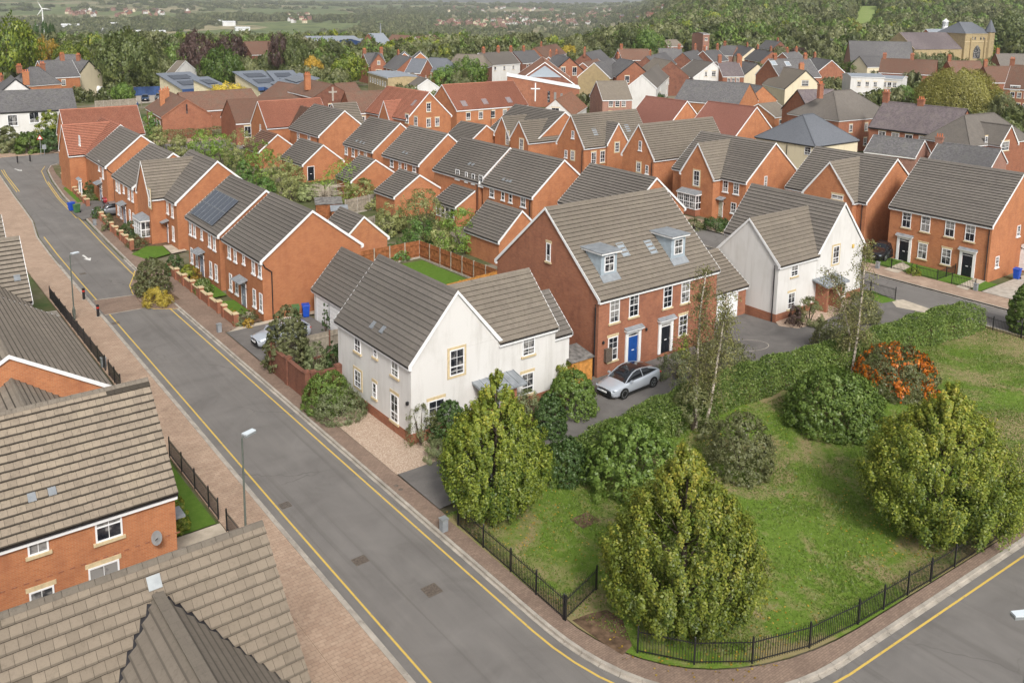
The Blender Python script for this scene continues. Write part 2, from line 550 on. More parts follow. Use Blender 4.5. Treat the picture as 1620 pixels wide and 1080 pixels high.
# --- ground surfaces
def asphalt():
    m, nt, b = base_mat('asphalt', 0.9, 0.25)
    P = wpos(nt)
    n1 = noise(nt, P, 0.35, 5, 0.6, 0.6)
    n2 = noise(nt, P, 45, 2, 0.7)
    n3 = noise(nt, mapscale(nt, P, (1.2, 0.12, 1)), 1.0, 4, 0.6)
    c = ramp(nt, [(0.3, (.150, .140, .131)), (0.7, (.205, .192, .180))], n1).outputs[0]
    c = mixc(nt, c, (.235, .218, .20), ramp(nt, [(0.5, (0, 0, 0)), (0.75, (.5, .5, .5))], n3).outputs[0])
    c = mixc(nt, c, (.06, .056, .052), ramp(nt, [(0.5, (0, 0, 0)), (0.8, (.6, .6, .6))], n2).outputs[0])
    vo = N(nt, 'ShaderNodeTexVoronoi'); vo.feature = 'DISTANCE_TO_EDGE'; vo.inputs['Scale'].default_value = 0.16
    nz = N(nt, 'ShaderNodeVectorMath', operation='ADD'); nt.links.new(P, nz.inputs[0])
    nn = nt.nodes.new('ShaderNodeTexNoise'); nn.inputs['Scale'].default_value = 0.9; nt.links.new(P, nn.inputs['Vector']); nt.links.new(nn.outputs['Color'], nz.inputs[1])
    nt.links.new(nz.outputs[0], vo.inputs['Vector'])
    n4 = noise(nt, P, 0.12, 3, 0.5)
    mk = N(nt, 'ShaderNodeMath', operation='MULTIPLY')
    nt.links.new(ramp(nt, [(0.0, (.5, .5, .5)), (0.006, (0, 0, 0))], vo.outputs['Distance']).outputs[0], mk.inputs[0]); nt.links.new(ramp(nt, [(0.5, (0, 0, 0)), (0.6, (1, 1, 1))], n4).outputs[0], mk.inputs[1])
    c = mixc(nt, c, (.07, .064, .058), mk.outputs[0])
    n5 = noise(nt, mapscale(nt, P, (2.6, 0.035, 1)), 1.0, 3, 0.5)
    c = mixc(nt, c, (.115, .106, .097), ramp(nt, [(0.56, (0, 0, 0)), (0.7, (.45, .45, .45))], n5).outputs[0])
    nt.links.new(c, b.inputs['Base Color'])
    bump(nt, b, n2, 0.25, 0.01)
asphalt()
m_, nt_, b_ = base_mat('asphalt_drive', 0.9, 0.25)
_P = wpos(nt_)
_c = ramp(nt_, [(0.3, (.120, .112, .106)), (0.7, (.182, .169, .158))], noise(nt_, _P, 0.6, 6, 0.65, 0.8)).outputs[0]
_n2 = noise(nt_, _P, 40, 2, 0.7)
_c = mixc(nt_, _c, (.05, .047, .046), ramp(nt_, [(0.5, (0, 0, 0)), (0.8, (.6, .6, .6))], _n2).outputs[0])
nt_.links.new(_c, b_.inputs['Base Color'])
bump(nt_, b_, _n2, 0.25, 0.01)

def paver(name, c1, c2, mortar, w, h, rot=0.0, msize=0.008):
    m, nt, b = base_mat(name, 0.9, 0.2)
    P = wpos(nt)
    br = N(nt, 'ShaderNodeTexBrick'); br.offset = 0.5
    br.inputs['Color1'].default_value = c4(c1); br.inputs['Color2'].default_value = c4(c2); br.inputs['Mortar'].default_value = c4(mortar)
    br.inputs['Scale'].default_value = 1.0; br.inputs['Mortar Size'].default_value = msize
    br.inputs['Mortar Smooth'].default_value = 0.4
    br.inputs['Brick Width'].default_value = w; br.inputs['Row Height'].default_value = h
    nt.links.new(mapscale(nt, P, (1, 1, 1), (0, 0, rot)), br.inputs['Vector'])
    n1 = noise(nt, P, 0.5, 5, 0.65, 0.5); n2 = noise(nt, P, 6, 4, 0.6)
    c = mixc(nt, br.outputs[0], [x * 0.62 for x in c2], ramp(nt, [(0.42, (0, 0, 0)), (0.75, (.7, .7, .7))], n1).outputs[0])
    c = mixc(nt, c, [min(1, x * 1.3) for x in c1], ramp(nt, [(0.5, (0, 0, 0)), (0.8, (.45, .45, .45))], n2).outputs[0])
    nt.links.new(c, b.inputs['Base Color'])
    bump(nt, b, br.outputs['Fac'], -0.3, 0.01)
paver('paver_tan', (.44, .325, .24), (.37, .26, .19), (.17, .12, .09), 0.32, 0.2)
paver('paver_brown', (.285, .205, .155), (.225, .16, .125), (.13, .1, .08), 0.2, 0.1)
paver('paver_strip', (.42, .31, .235), (.33, .235, .175), (.2, .15, .115), 0.4, 0.6)

def lawn(name, green1, green2, worn, amt, ragged=0.5):
    m, nt, b = base_mat(name, 0.95, 0.1)
    P = wpos(nt)
    n1 = noise(nt, P, 0.16, 5, 0.6, 1.2)
    n2 = noise(nt, mapscale(nt, P, (1, 1, 1)), 2.2, 5, 0.7)
    n3 = noise(nt, P, 25, 3, 0.7)
    c = ramp(nt, [(0.3, green1), (0.7, green2)], n2).outputs[0]
    c = mixc(nt, c, [x * 0.55 for x in green1], ramp(nt, [(0.48, (0, 0, 0)), (0.75, (.8, .8, .8))], n3).outputs[0])
    sm = N(nt, 'ShaderNodeMath', operation='ADD')
    k = N(nt, 'ShaderNodeMath', operation='MULTIPLY'); k.inputs[1].default_value = 0.35
    nt.links.new(n2, k.inputs[0]); nt.links.new(n1, sm.inputs[0]); nt.links.new(k.outputs[0], sm.inputs[1])
    c = mixc(nt, c, worn, ramp(nt, [(0.78 - amt, (0, 0, 0)), (0.92 - amt, (.85, .85, .85))], sm.outputs[0]).outputs[0])
    nt.links.new(c, b.inputs['Base Color'])
    bump(nt, b, n3, 0.6, 0.05)
lawn('lawn', (.108, .182, .024), (.165, .245, .042), (.29, .225, .125), 0.16)
lawn('lawn_neat', (.085, .165, .022), (.125, .21, .035), (.16, .2, .06), -0.1)
lawn('meadow', (.20, .27, .08), (.25, .31, .10), (.30, .30, .14), .05)
lawn('rough_ground', (.07, .095, .03), (.13, .13, .055), (.22, .18, .12), 0.2)

def gravel():
    m, nt, b = base_mat('gravel', 0.95, 0.15)
    P = wpos(nt)
    v = N(nt, 'ShaderNodeTexVoronoi'); v.inputs['Scale'].default_value = 22
    nt.links.new(P, v.inputs['Vector'])
    r = ramp(nt, [(0.0, (.28, .19, .14)), (0.5, (.44, .33, .25)), (1.0, (.6, .5, .4))], v.outputs['Color'])
    nt.links.new(r.outputs[0], b.inputs['Base Color'])
    bump(nt, b, v.outputs['Distance'], 0.5, 0.02)
gravel()

def line_mat(name, col, base):
    m, nt, b = base_mat(name, 0.8, 0.2)
    P = wpos(nt)
    n1 = noise(nt, P, 5, 5, 0.7)
    r = ramp(nt, [(0.30, base), (0.45, col), (1, col)], n1)
    nt.links.new(r.outputs[0], b.inputs['Base Color'])
line_mat('line_yellow', (.60, .42, .10), (.30, .24, .14))
line_mat('line_white', (.66, .65, .62), (.3, .28, .26))

def terrain_mat():
    m, nt, b = base_mat('countryside', 0.95, 0.1)
    P = wpos(nt)
    v = N(nt, 'ShaderNodeTexVoronoi'); v.inputs['Scale'].default_value = 0.0042
    nt.links.new(P, v.inputs['Vector'])
    sep = N(nt, 'ShaderNodeSeparateColor'); nt.links.new(v.outputs['Color'], sep.inputs[0])
    fields = ramp(nt, [(0.0, (.135, .165, .065)), (0.25, (.31, .27, .16)), (0.4, (.15, .18, .07)), (0.55, (.27, .235, .14)), (0.7, (.12, .15, .055)), (0.85, (.21, .205, .105))], sep.outputs[0], 'CONSTANT')
    n1 = noise(nt, P, 0.02, 6, 0.6)
    c = mixc(nt, fields.outputs[0], (.06, .085, .035), ramp(nt, [(0.5, (0, 0, 0)), (0.62, (.8, .8, .8))], n1).outputs[0])
    # town floor close by
    near = noise(nt, P, 0.12, 5, 0.65)
    town = ramp(nt, [(0.35, (.06, .09, .03)), (0.5, (.12, .12, .06)), (0.62, (.22, .19, .15)), (0.75, (.26, .24, .21))], near)
    ln = N(nt, 'ShaderNodeVectorMath', operation='LENGTH'); nt.links.new(P, ln.inputs[0])
    mr = N(nt, 'ShaderNodeMapRange'); mr.inputs[1].default_value = 350; mr.inputs[2].default_value = 520
    nt.links.new(ln.outputs['Value'], mr.inputs[0])
    c = mixc(nt, town.outputs[0], c, mr.outputs[0])
    nt.links.new(c, b.inputs['Base Color'])
terrain_mat()

leaf_mat('leaf_hornbeam', (.05, .10, .014), (.27, .32, .043), (.66, .54, .09), .34)
leaf_mat('leaf_green', (.05, .10, .02), (.16, .24, .046), (.32, .40, .11), .33)
leaf_mat('leaf_dark', (.032, .07, .02), (.092, .16, .042), (.18, .265, .08), .4)
leaf_mat('leaf_olive', (.10, .115, .045), (.20, .215, .09), (.34, .34, .16), .35)
leaf_mat('leaf_sage', (.14, .17, .075), (.26, .30, .14), (.40, .44, .24), .35)
leaf_mat('leaf_yellow', (.34, .27, .035), (.55, .44, .07), (.70, .58, .14), .35)
leaf_mat('leaf_gold', (.28, .18, .02), (.46, .30, .04), (.58, .42, .08), .35)
leaf_mat('leaf_copper', (.06, .035, .03), (.115, .07, .058), (.17, .115, .09), .3)
leaf_mat('leaf_orange', (.34, .085, .008), (.62, .16, .012), (.75, .27, .02), .3)
leaf_mat('leaf_birch', (.13, .14, .045), (.24, .24, .085), (.36, .34, .14), .4)
leaf_mat('leaf_willow', (.20, .20, .045), (.33, .31, .08), (.46, .42, .14), .4)
leaf_mat('leaf_wood', (.06, .085, .026), (.14, .165, .052), (.26, .265, .09), .35)
leaf_mat('grass_blade', (.075, .135, .018), (.14, .21, .036), (.23, .28, .07), .35)
# ------------------------------------------------------------------ building kit
ROT = {'S': 0.0, 'W': -math.pi / 2, 'E': math.pi / 2, 'N': math.pi}
MC = {}
def cached(key, fn):
    if key not in MC: MC[key] = fn()
    return MC[key]
def r3(x): return round(float(x), 3)

def window_meshes(w, h, nx, ny, style):
    """frame, panes, sill, head in a frame facing -y, centred on the opening"""
    def frame():
        b = MB(); t = 0.07; y0, y1 = -0.055, 0.0
        b.box(-w/2, -w/2 + t, y0, y1, -h/2, h/2); b.box(w/2 - t, w/2, y0, y1, -h/2, h/2)
        b.box(-w/2 + t, w/2 - t, y0, y1, h/2 - t, h/2); b.box(-w/2 + t, w/2 - t, y0, y1, -h/2, -h/2 + t)
        b.box(-w/2 + t, w/2 - t, y0 + .006, y1, -0.03 + h * SASH.get(style, 0), 0.03 + h * SASH.get(style, 0))
        g = 0.024
        for i in range(1, nx):
            x = -w/2 + w * i / nx
            b.box(x - g/2, x + g/2, y0 + .02, y1, -h/2 + t, h/2 - t)
        zz = h * SASH.get(style, 0)
        if ny > 1:
            b.box(-w/2 + t, w/2 - t, y0 + .024, y1, (zz + h/2) / 2 - g/2, (zz + h/2) / 2 + g/2)
        if ny > 2:
            b.box(-w/2 + t, w/2 - t, y0 + .024, y1, (zz - h/2) / 2 - g/2, (zz - h/2) / 2 + g/2)
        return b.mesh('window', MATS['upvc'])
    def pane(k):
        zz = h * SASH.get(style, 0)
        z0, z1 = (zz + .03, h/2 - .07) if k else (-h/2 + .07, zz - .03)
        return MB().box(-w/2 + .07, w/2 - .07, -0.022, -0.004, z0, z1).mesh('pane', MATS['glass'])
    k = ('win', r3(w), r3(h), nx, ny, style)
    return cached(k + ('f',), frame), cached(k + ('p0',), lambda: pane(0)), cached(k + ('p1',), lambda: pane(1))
SASH = {'casement': -0.16, 'sash': 0.0}

class House:
    def __init__(s, label, loc=(0, 0), rot=0.0, name='house', cat='house', group=None):
        s.loc = np.array([loc[0], loc[1], 0.0]); s.rot = rot
        s.root = thing(name, label, cat, (loc[0], loc[1], 0), rot, group)
        s.vols = []
        s.ca, s.sa = math.cos(rot), math.sin(rot)
    def to_local(s, p):
        d = np.asarray(p, float) - s.loc
        return np.array([d[0] * s.ca + d[1] * s.sa, -d[0] * s.sa + d[1] * s.ca, d[2]])
    def seen(s, px, py, face, k=0):
        v = s.vols[k]
        o = s.to_local(EYE); q = s.to_local(EYE + ray(px, py)); d = q - o
        ax, val = {'S': (1, v['y0']), 'N': (1, v['y1']), 'W': (0, v['x0']), 'E': (0, v['x1'])}[face]
        return o + d * ((val - o[ax]) / d[ax])
    def vol(s, x0, x1, y0, y1, ze, zr, axis='x', wall='brick_orange', tile='tile_grey', lvl=0, ov=.2, vg=.1, z0=-0.1,
            plinth=None, barge='white_paint', fascia='white_paint', gutter=True, hip=0.0, ends=(1, 1), slopes=(1, 1), gauge=.35, ridge=True, top=0.0, walls=True, flatroof=False):
        s.vols.append(dict(x0=x0, x1=x1, y0=y0, y1=y1, ze=ze, zr=zr, axis=axis))
        P = (lambda a, c, z: (a, c, z)) if axis == 'x' else (lambda a, c, z: (c, a, z))
        a0, a1, c0, c1 = (x0, x1, y0, y1) if axis == 'x' else (y0, y1, x0, x1)
        cm = (c0 + c1) / 2
        t = (zr - ze) / (cm - c0)
        th = math.atan(t); ct, st = math.cos(th), math.sin(th)
        if walls:
            b = MB()
            zp = z0
            b.poly([P(a0, c0, zp), P(a1, c0, zp), P(a1, c0, ze), P(a0, c0, ze)])
            b.poly([P(a1, c1, zp), P(a0, c1, zp), P(a0, c1, ze), P(a1, c1, ze)])
            if hip or flatroof:
                b.poly([P(a0, c1, zp), P(a0, c0, zp), P(a0, c0, ze), P(a0, c1, ze)])
                b.poly([P(a1, c0, zp), P(a1, c1, zp), P(a1, c1, ze), P(a1, c0, ze)])
            else:
                b.poly([P(a0, c1, zp), P(a0, c0, zp), P(a0, c0, ze), P(a0, cm, zr), P(a0, c1, ze)])
                b.poly([P(a1, c0, zp), P(a1, c1, zp), P(a1, c1, ze), P(a1, cm, zr), P(a1, c0, ze)])
            b.build('wall', MATS[wall], s.root)
            if plinth:
                e = .025
                b = MB()
                b.box(min(x0, x1) - e, max(x0, x1) + e, y0 - e, y1 + e, z0, plinth[0], False)
                b.build('plinth', MATS[plinth[1]], s.root)
        dk = 0.09
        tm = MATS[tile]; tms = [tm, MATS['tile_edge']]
        roof = None
        if flatroof:
            roof = MB().box(x0 - ov, x1 + ov, y0 - ov, y1 + ov, ze, ze + .22).build('roof', tm, s.root)
            return s
        if hip:
            hr = hip
            A0, A1, C0, C1 = a0 - ov, a1 + ov, c0 - ov, c1 + ov
            zb = ze - ov * t * 0.5
            zt = zr + dk
            r0, r1 = a0 + hr, a1 - hr
            b = MB()
            q = .08
            for dz in (0,):
                b.poly([P(A0, C0, zb + q), P(A1, C0, zb + q), P(r1, cm, zt), P(r0, cm, zt)])
                b.poly([P(A1, C1, zb + q), P(A0, C1, zb + q), P(r0, cm, zt), P(r1, cm, zt)])
                b.poly([P(A0, C1, zb + q), P(A0, C0, zb + q), P(r0, cm, zt)])
                b.poly([P(A1, C0, zb + q), P(A1, C1, zb + q), P(r1, cm, zt)])
                b.poly([P(A0, C0, zb), P(A1, C0, zb), P(A1, C0, zb + q), P(A0, C0, zb + q)])
                b.poly([P(A1, C1, zb), P(A0, C1, zb), P(A0, C1, zb + q), P(A1, C1, zb + q)])
                b.poly([P(A0, C1, zb), P(A0, C0, zb), P(A0, C0, zb + q), P(A0, C1, zb + q)])
                b.poly([P(A1, C0, zb), P(A1, C1, zb), P(A1, C1, zb + q), P(A1, C0, zb + q)])
            roof = b.build('roof', tm, s.root)
            b = MB()
            for e in ((A0, C0, r0), (A1, C0, r1), (A0, C1, r0), (A1, C1, r1)):
                b.beam(P(e[0], e[1], zb + q + .02), P(e[2], cm, zt + .02), .2, .07)
            b.beam(P(r0, cm, zt + .02), P(r1, cm, zt + .02), .22, .09)
            b.build('hip_tiles', tm, roof)
            if fascia:
                b = MB()
                b.box(min(x0, x1) - ov + .03, max(x0, x1) + ov - .03, y0 - ov + .03, y1 + ov - .03, zb - .14, zb - .003)
                b.build('fascia', MATS[fascia], s.root)
            return s
        A0, A1 = a0 - vg, a1 + vg
        b = MB()
        for sg, ce, on in ((1, c0 - ov, slopes[0]), (-1, c1 + ov, slopes[1])):
            if not on: continue
            zev = ze - ov * t
            b.prism([P(A0, ce, zev + .004), P(A0, cm, zr + .004), P(A0, cm, zr + dk), P(A0, ce, zev + dk)], np.array(P(A1 - A0, 0, 0)))
        roof = b.build('roof', tm, s.root)
        S = (cm - c0 + ov) / ct
        n = max(2, int(round(S / gauge))); gg = S / n
        for sg, ce, on in ((1, c0 - ov, slopes[0]), (-1, c1 + ov, slopes[1])):
            if not on or lvl < 0: continue
            zev = ze - ov * t + dk
            up = np.array(P(0, sg * ct, st)); nr = np.array(P(0, -sg * st, ct)); al = np.array(P(1, 0, 0))
            og = np.array(P(A0, ce, zev))
            # the slope that the camera can see gets the finer pieces
            wo = s.loc + np.array([og[0] * s.ca - og[1] * s.sa, og[0] * s.sa + og[1] * s.ca, og[2]])
            wnr = np.array([nr[0] * s.ca - nr[1] * s.sa, nr[0] * s.sa + nr[1] * s.ca, nr[2]])
            vis = wnr @ (EYE - wo) > 0
            LL = A1 - A0
            near_ = math.hypot(wo[0], wo[1]) < 40
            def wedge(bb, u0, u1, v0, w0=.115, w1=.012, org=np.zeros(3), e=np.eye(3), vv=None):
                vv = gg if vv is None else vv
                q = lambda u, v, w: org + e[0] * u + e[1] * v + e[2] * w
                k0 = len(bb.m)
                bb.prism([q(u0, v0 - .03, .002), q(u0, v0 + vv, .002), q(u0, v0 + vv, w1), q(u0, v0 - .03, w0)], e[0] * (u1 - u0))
                bb.m[k0 + 3] = 1          # lower edge: gap shadow painted in, along with moss and dirt
            E = np.stack([al, up, nr])
            if lvl >= 2 and vis:
                tw = .33
                M4 = lambda o_: Matrix(((al[0], up[0], nr[0], o_[0]), (al[1], up[1], nr[1], o_[1]), (al[2], up[2], nr[2], o_[2]), (0, 0, 0, 1)))
                def tmesh(wd):
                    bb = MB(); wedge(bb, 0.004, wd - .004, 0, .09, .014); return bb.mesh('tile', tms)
                full = cached(('tile', tile, r3(gg), tw), lambda: tmesh(tw))
                count = 0; rest = MB()
                for i in range(n):
                    u = 0.0 if i % 2 == 0 else -tw / 2
                    while u < LL - .02:
                        ua, ub = max(u, 0), min(u + tw, LL)
                        me = full if abs(ub - ua - tw) < 1e-3 else cached(('tile', tile, r3(gg), r3(ub - ua)), lambda: tmesh(ub - ua))
                        p = og + al * ua + up * (i * gg + random.uniform(-.006, .006)) + nr * random.uniform(0, .006)
                        wp = s.loc + p
                        qx, qy = proj(wp) if depth(wp) > 2 else (-999, 9999)
                        if -15 < qx < 1640 and qy < 1095 and count < 300:
                            inst('tile', me, roof, mat4=M4(p)); count += 1
                        else:
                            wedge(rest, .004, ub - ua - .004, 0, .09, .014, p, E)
                        u += tw
                if rest.v:
                    inst('tile_courses', rest.mesh('tile_courses', tms), roof)['kind'] = 'stuff'
            elif lvl >= 1 and vis:
                M4 = lambda o_: Matrix(((al[0], up[0], nr[0], o_[0]), (al[1], up[1], nr[1], o_[1]), (al[2], up[2], nr[2], o_[2]), (0, 0, 0, 1)))
                def cmesh():
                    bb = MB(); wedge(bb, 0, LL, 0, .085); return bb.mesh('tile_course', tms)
                me = cmesh()
                for i in range(n):
                    inst('tile_course', me, roof, mat4=M4(og + up * (i * gg) + nr * random.uniform(0, .004)))
            elif vis:
                bb = MB()
                for i in range(n):
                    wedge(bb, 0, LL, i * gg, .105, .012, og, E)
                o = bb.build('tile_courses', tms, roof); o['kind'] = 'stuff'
        if ridge:
            zt = zr + dk + .03
            if lvl >= 2:
                L_ = .45; k = int((A1 - A0) / L_)
                def rm():
                    bb = MB(); w_ = .15
                    bb.prism([P(0, -w_, -.10), P(0, -w_*.55, .0), P(0, 0, .045), P(0, w_*.55, .0), P(0, w_, -.10)], np.array(P(L_ - .012, 0, 0)))
                    return bb.mesh('ridge_tile', MATS['tile_tan'])
                me = cached(('ridge', tile, axis), rm)
                for i in range(k + 1):
                    inst('ridge_tile', me, roof, loc=P(A0 + min(i * L_, A1 - A0 - L_), cm, zt + random.uniform(0, .008)))
            else:
                bb = MB(); w_ = .16
                bb.prism([P(A0, cm - w_, zt - .10), P(A0, cm - w_*.5, zt), P(A0, cm, zt + .04), P(A0, cm + w_*.5, zt), P(A0, cm + w_, zt - .10)], np.array(P(A1 - A0, 0, 0)))
                bb.build('ridge_tiles', MATS['tile_tan'] if tile == 'tile_rustic' else tm, roof)
        if barge:
            for aa, ext, on in ((A0, -.035, ends[0]), (A1, .035, ends[1])):
                if not on: continue
                for sg, ce, on2 in ((1, c0 - ov, slopes[0]), (-1, c1 + ov, slopes[1])):
                    if not on2: continue
                    zb_ = ze - ov * t
                    bb = MB()
                    hh = .21
                    bb.prism([P(aa, ce - sg * .03, zb_ + dk + .05), P(aa, cm, zr + dk + .05), P(aa, cm, zr + dk + .05 - hh), P(aa, ce + sg * .18, zb_ + dk - hh + .14), P(aa, ce + sg * .18, zb_ - .2), P(aa, ce - sg * .03, zb_ - .12)], np.array(P(ext, 0, 0)))
                    bb.build('bargeboard', MATS[barge], s.root)
        if fascia:
            for sg, ce, cw, on in ((1, c0 - ov, c0, slopes[0]), (-1, c1 + ov, c1, slopes[1])):
                if not on: continue
                zb_ = ze - ov * t
                b = MB()
                lo, hi = sorted((ce + sg * .02, cw + sg * .0 - sg * .004))
                p0 = P(A0 + .03, lo, zb_ - .2); p1 = P(A1 - .03, hi, zb_ - .004)
                b.box(p0[0], p1[0], p0[1], p1[1], p0[2], p1[2])
                b.build('fascia', MATS[fascia], s.root)
                if gutter:
                    lo, hi = sorted((ce - sg * .055, ce + sg * .016))
                    p0 = P(A0 + .02, lo, zb_ - .015); p1 = P(A1 - .02, hi, zb_ + .035)
                    b = MB(); b.box(p0[0], p1[0], p0[1], p1[1], p0[2], p1[2])
                    b.build('gutter', MATS['gutter_black'], s.root)
        s.roof = roof
        return s
    def at(s, face, u, z, k=0):
        """local point: u metres from the left edge of a face as one looks at it"""
        v = s.vols[k]
        return {'S': lambda: np.array([v['x0'] + u, v['y0'], z]), 'W': lambda: np.array([v['x0'], v['y1'] - u, z]),
                'E': lambda: np.array([v['x1'], v['y0'] + u, z]), 'N': lambda: np.array([v['x1'] - u, v['y1'], z])}[face]()
    def win_p(s, p, face, w, h, nx=2, ny=3, style='casement', head='stone', sill='stone', full=False, label=None):
        f, p0, p1 = window_meshes(w, h, nx, ny, style)
        rz = ROT[face]
        o = inst('window', f, s.root, loc=tuple(p), rotz=rz)
        if label: o['label'] = label
        inst('pane', p0, o); inst('pane', p1, o)
        if full:
            def fm():
                b = MB(); t = .16
                b.box(-w/2 - t, -w/2 - .001, -.035, -.001, -h/2 - t, h/2 + t); b.box(w/2 + .001, w/2 + t, -.035, -.001, -h/2 - t, h/2 + t)
                b.box(-w/2, w/2, -.035, -.001, h/2 + .001, h/2 + t); b.box(-w/2, w/2, -.035, -.001, -h/2 - t, -h/2 - .001)
                return b.mesh('surround', MATS['stone_cream'])
            inst('surround', cached(('sur', r3(w), r3(h)), fm), o)
        else:
            if head:
                mt = {'stone': 'stone_cream', 'white': 'white_paint', 'brick': 'brick_red'}[head]
                inst('lintel', cached(('head', r3(w), head, r3(h)), lambda: MB().box(-w/2 - .1, w/2 + .1, -.03, -.001, h/2 + .002, h/2 + .2).mesh('lintel', MATS[mt])), o)
            if sill:
                mt = {'stone': 'stone_cream', 'white': 'white_paint'}[sill]
                inst('sill', cached(('sill', r3(w), sill, r3(h)), lambda: MB().box(-w/2 - .1, w/2 + .1, -.11, -.001, -h/2 - .13, -h/2 - .002).mesh('sill', MATS[mt])), o)
        return o
    def win(s, face, px, py, w, h, k=0, **kw):
        return s.win_p(s.seen(px, py, face, k), face, w, h, **kw)
    def wins(s, face, n, z, w=.9, h=1.3, k=0, m=1.2, nx=2, ny=1, **kw):
        v = s.vols[k]
        L = abs(v['x1'] - v['x0']) if face in 'SN' else abs(v['y1'] - v['y0'])
        for i in range(n):
            u = m + (L - 2 * m) * ((i + .5) / n)
            s.win_p(s.at(face, u, z, k), face, w, h, nx=nx, ny=ny, **kw)
    def door(s, face, px, k=0, col='door_blue', w=.95, h=2.05, porch='pilaster', z=0.12, u=None, glazed=False):
        if u is None:
            # seen at the foot of the wall below photograph column px: search the row
            lo, hi = 0, 1080
            best = None
            for py in range(60, 1080, 1):
                p = s.seen(px, py, face, k)
                if best is None or abs(p[2] - z) < abs(best[2] - z): best = p
            p = best
        else:
            p = s.at(face, u, 0, k)
        p = np.array([p[0], p[1], z])
        rz = ROT[face]
        b = MB(); b.box(-w/2, w/2, -.03, -.002, 0, h)
        for i in (-1, 1):
            for z0_, z1_ in ((.2, .75), (.95, 1.45), (1.55, 1.9)):
                b.box(i * w/4 - w*.17, i * w/4 + w*.17, -.042, -.031, z0_, z1_)
        o = b.build('door', MATS[col], s.root, tuple(p), rz)
        MB().box(-.12, .12, -.05, -.043, .98, 1.05).build('letter_plate', MATS['upvc'], o)
        MB().box(w/2 - .1, w/2 - .06, -.08, -.031, 1.0, 1.12).build('handle', MATS['metal_grey'], o)
        if porch == 'pilaster':
            b = MB()
            for i in (-1, 1):
                x = i * (w/2 + .17)
                b.box(x - .13, x + .13, -.10, -.001, 0, h + .42)
            b.box(-w/2 - .04, w/2 + .04, -.07, -.001, h + .27, h + .419)
            b.build('door_surround', MATS['white_paint'], o)
            MB().box(-w/2 - .038, w/2 + .038, -.06, -.001, h + .01, h + .055).box(-w/2 - .038, w/2 + .038, -.06, -.001, h + .22, h + .262).build('fanlight_frame', MATS['white_paint'], o)
            MB().box(-w/2 - .038, w/2 + .038, -.025, -.001, h + .058, h + .218).build('fanlight', MATS['glass'], o)
            b = MB(); ww = w/2 + .42
            b.box(-ww + .08, ww - .08, -.22, -.001, h + .42, h + .52); b.box(-ww, ww, -.34, -.001, h + .52, h + .60)
            b.build('cornice', MATS['white_paint'], o)
            MB().prism([(-ww, -.36, h + .603), (-ww, -.001, h + .603), (-ww, -.001, h + .78)], (2 * ww, 0, 0)).build('canopy', MATS['lead'], o)
        elif porch == 'canopy':
            MB().box(-w/2 - .07, -w/2, -.05, -.001, 0, h + .08).box(w/2, w/2 + .07, -.05, -.001, 0, h + .08).box(-w/2, w/2, -.05, -.001, h, h + .08).build('door_frame', MATS['upvc'], o)
            ww = w/2 + .45
            b = MB(); b.prism([(-ww, -.75, h + .2), (-ww, -.001, h + .42), (-ww, -.001, h + .52), (-ww, -.75, h + .27)], (2 * ww, 0, 0))
            for i in range(5):
                x = -ww + .02 + i * (2 * ww - .06) / 4
                b.prism([(x, -.75, h + .273), (x, -.001, h + .523), (x, -.001, h + .555), (x, -.75, h + .305)], (.03, 0, 0))
            b.build('canopy', MATS['lead'], o)
            b = MB()
            for i in (-1, 1):
                b.beam((i * (ww - .1), -.02, h - .4), (i * (ww - .1), -.6, h + .22), .05, .05)
            b.build('bracket', MATS['black_paint'], o)
        elif porch == 'plain':
            MB().box(-w/2 - .07, -w/2, -.05, -.001, 0, h + .08).box(w/2, w/2 + .07, -.05, -.001, 0, h + .08).box(-w/2, w/2, -.05, -.001, h, h + .08).build('door_frame', MATS['upvc'], o)
        return o
    def pipe(s, face, u, z1, k=0):
        p = s.at(face, u, 0, k)
        b = MB(); b.tube([(0, -.09, .05), (0, -.09, z1 - .35), (0, -.12, z1 - .12)], .05, 6)
        return b.build('drainpipe', MATS['gutter_black'], s.root, tuple(p), ROT[face])
    def chimney(s, x, y, zb, zt, w=.9, d=.6, mat='brick_orange', pots=3, potmat='terracotta'):
        b = MB(); b.box(x - w/2, x + w/2, y - d/2, y + d/2, zb, zt - .25, False)
        b.box(x - w/2 - .07, x + w/2 + .07, y - d/2 - .07, y + d/2 + .07, zt - .25, zt)
        o = b.build('chimney', MATS[mat], s.root)
        for i in range(pots):
            xx = x - w/2 + w * (i + .5) / pots
            MB().lathe([(.11, zt), (.12, zt + .1), (.09, zt + .42), (.11, zt + .48)], 8, (xx, y)).build('chimney_pot', MATS[potmat], o)
        return o
    def rooflight(s, px, py, k=0, w=.6, h=1.0, frame='metal_grey', glass='glass_pale', name='roof_window', face='near', kind='window'):
        """lies on the roof slope of volume k where the photograph shows it"""
        v = s.vols[k]
        o = s.to_local(EYE); q = s.to_local(EYE + ray(px, py)); d = q - o
        if v['axis'] == 'x':
            c0, c1, ci, ai = v['y0'], v['y1'], 1, 0
        else:
            c0, c1, ci, ai = v['x0'], v['x1'], 0, 1
        cm = (c0 + c1) / 2; t = (v['zr'] - v['ze']) / (cm - c0)
        off = .13
        # plane z = ze + (c-c0) t + off
        lam = (v['ze'] + off + (o[ci] - c0) * t - o[2]) / (d[2] - d[ci] * t)
        p = o + d * lam
        th = math.atan(t)
        al = np.zeros(3); al[ai] = 1
        up = np.zeros(3); up[ci] = math.cos(th); up[2] = math.sin(th)
        nr = np.cross(al, up) if np.cross(al, up)[2] > 0 else -np.cross(al, up)
        M4 = Matrix(((al[0], up[0], nr[0], p[0]), (al[1], up[1], nr[1], p[1]), (al[2], up[2], nr[2], p[2]), (0, 0, 0, 1)))
        b = MB()
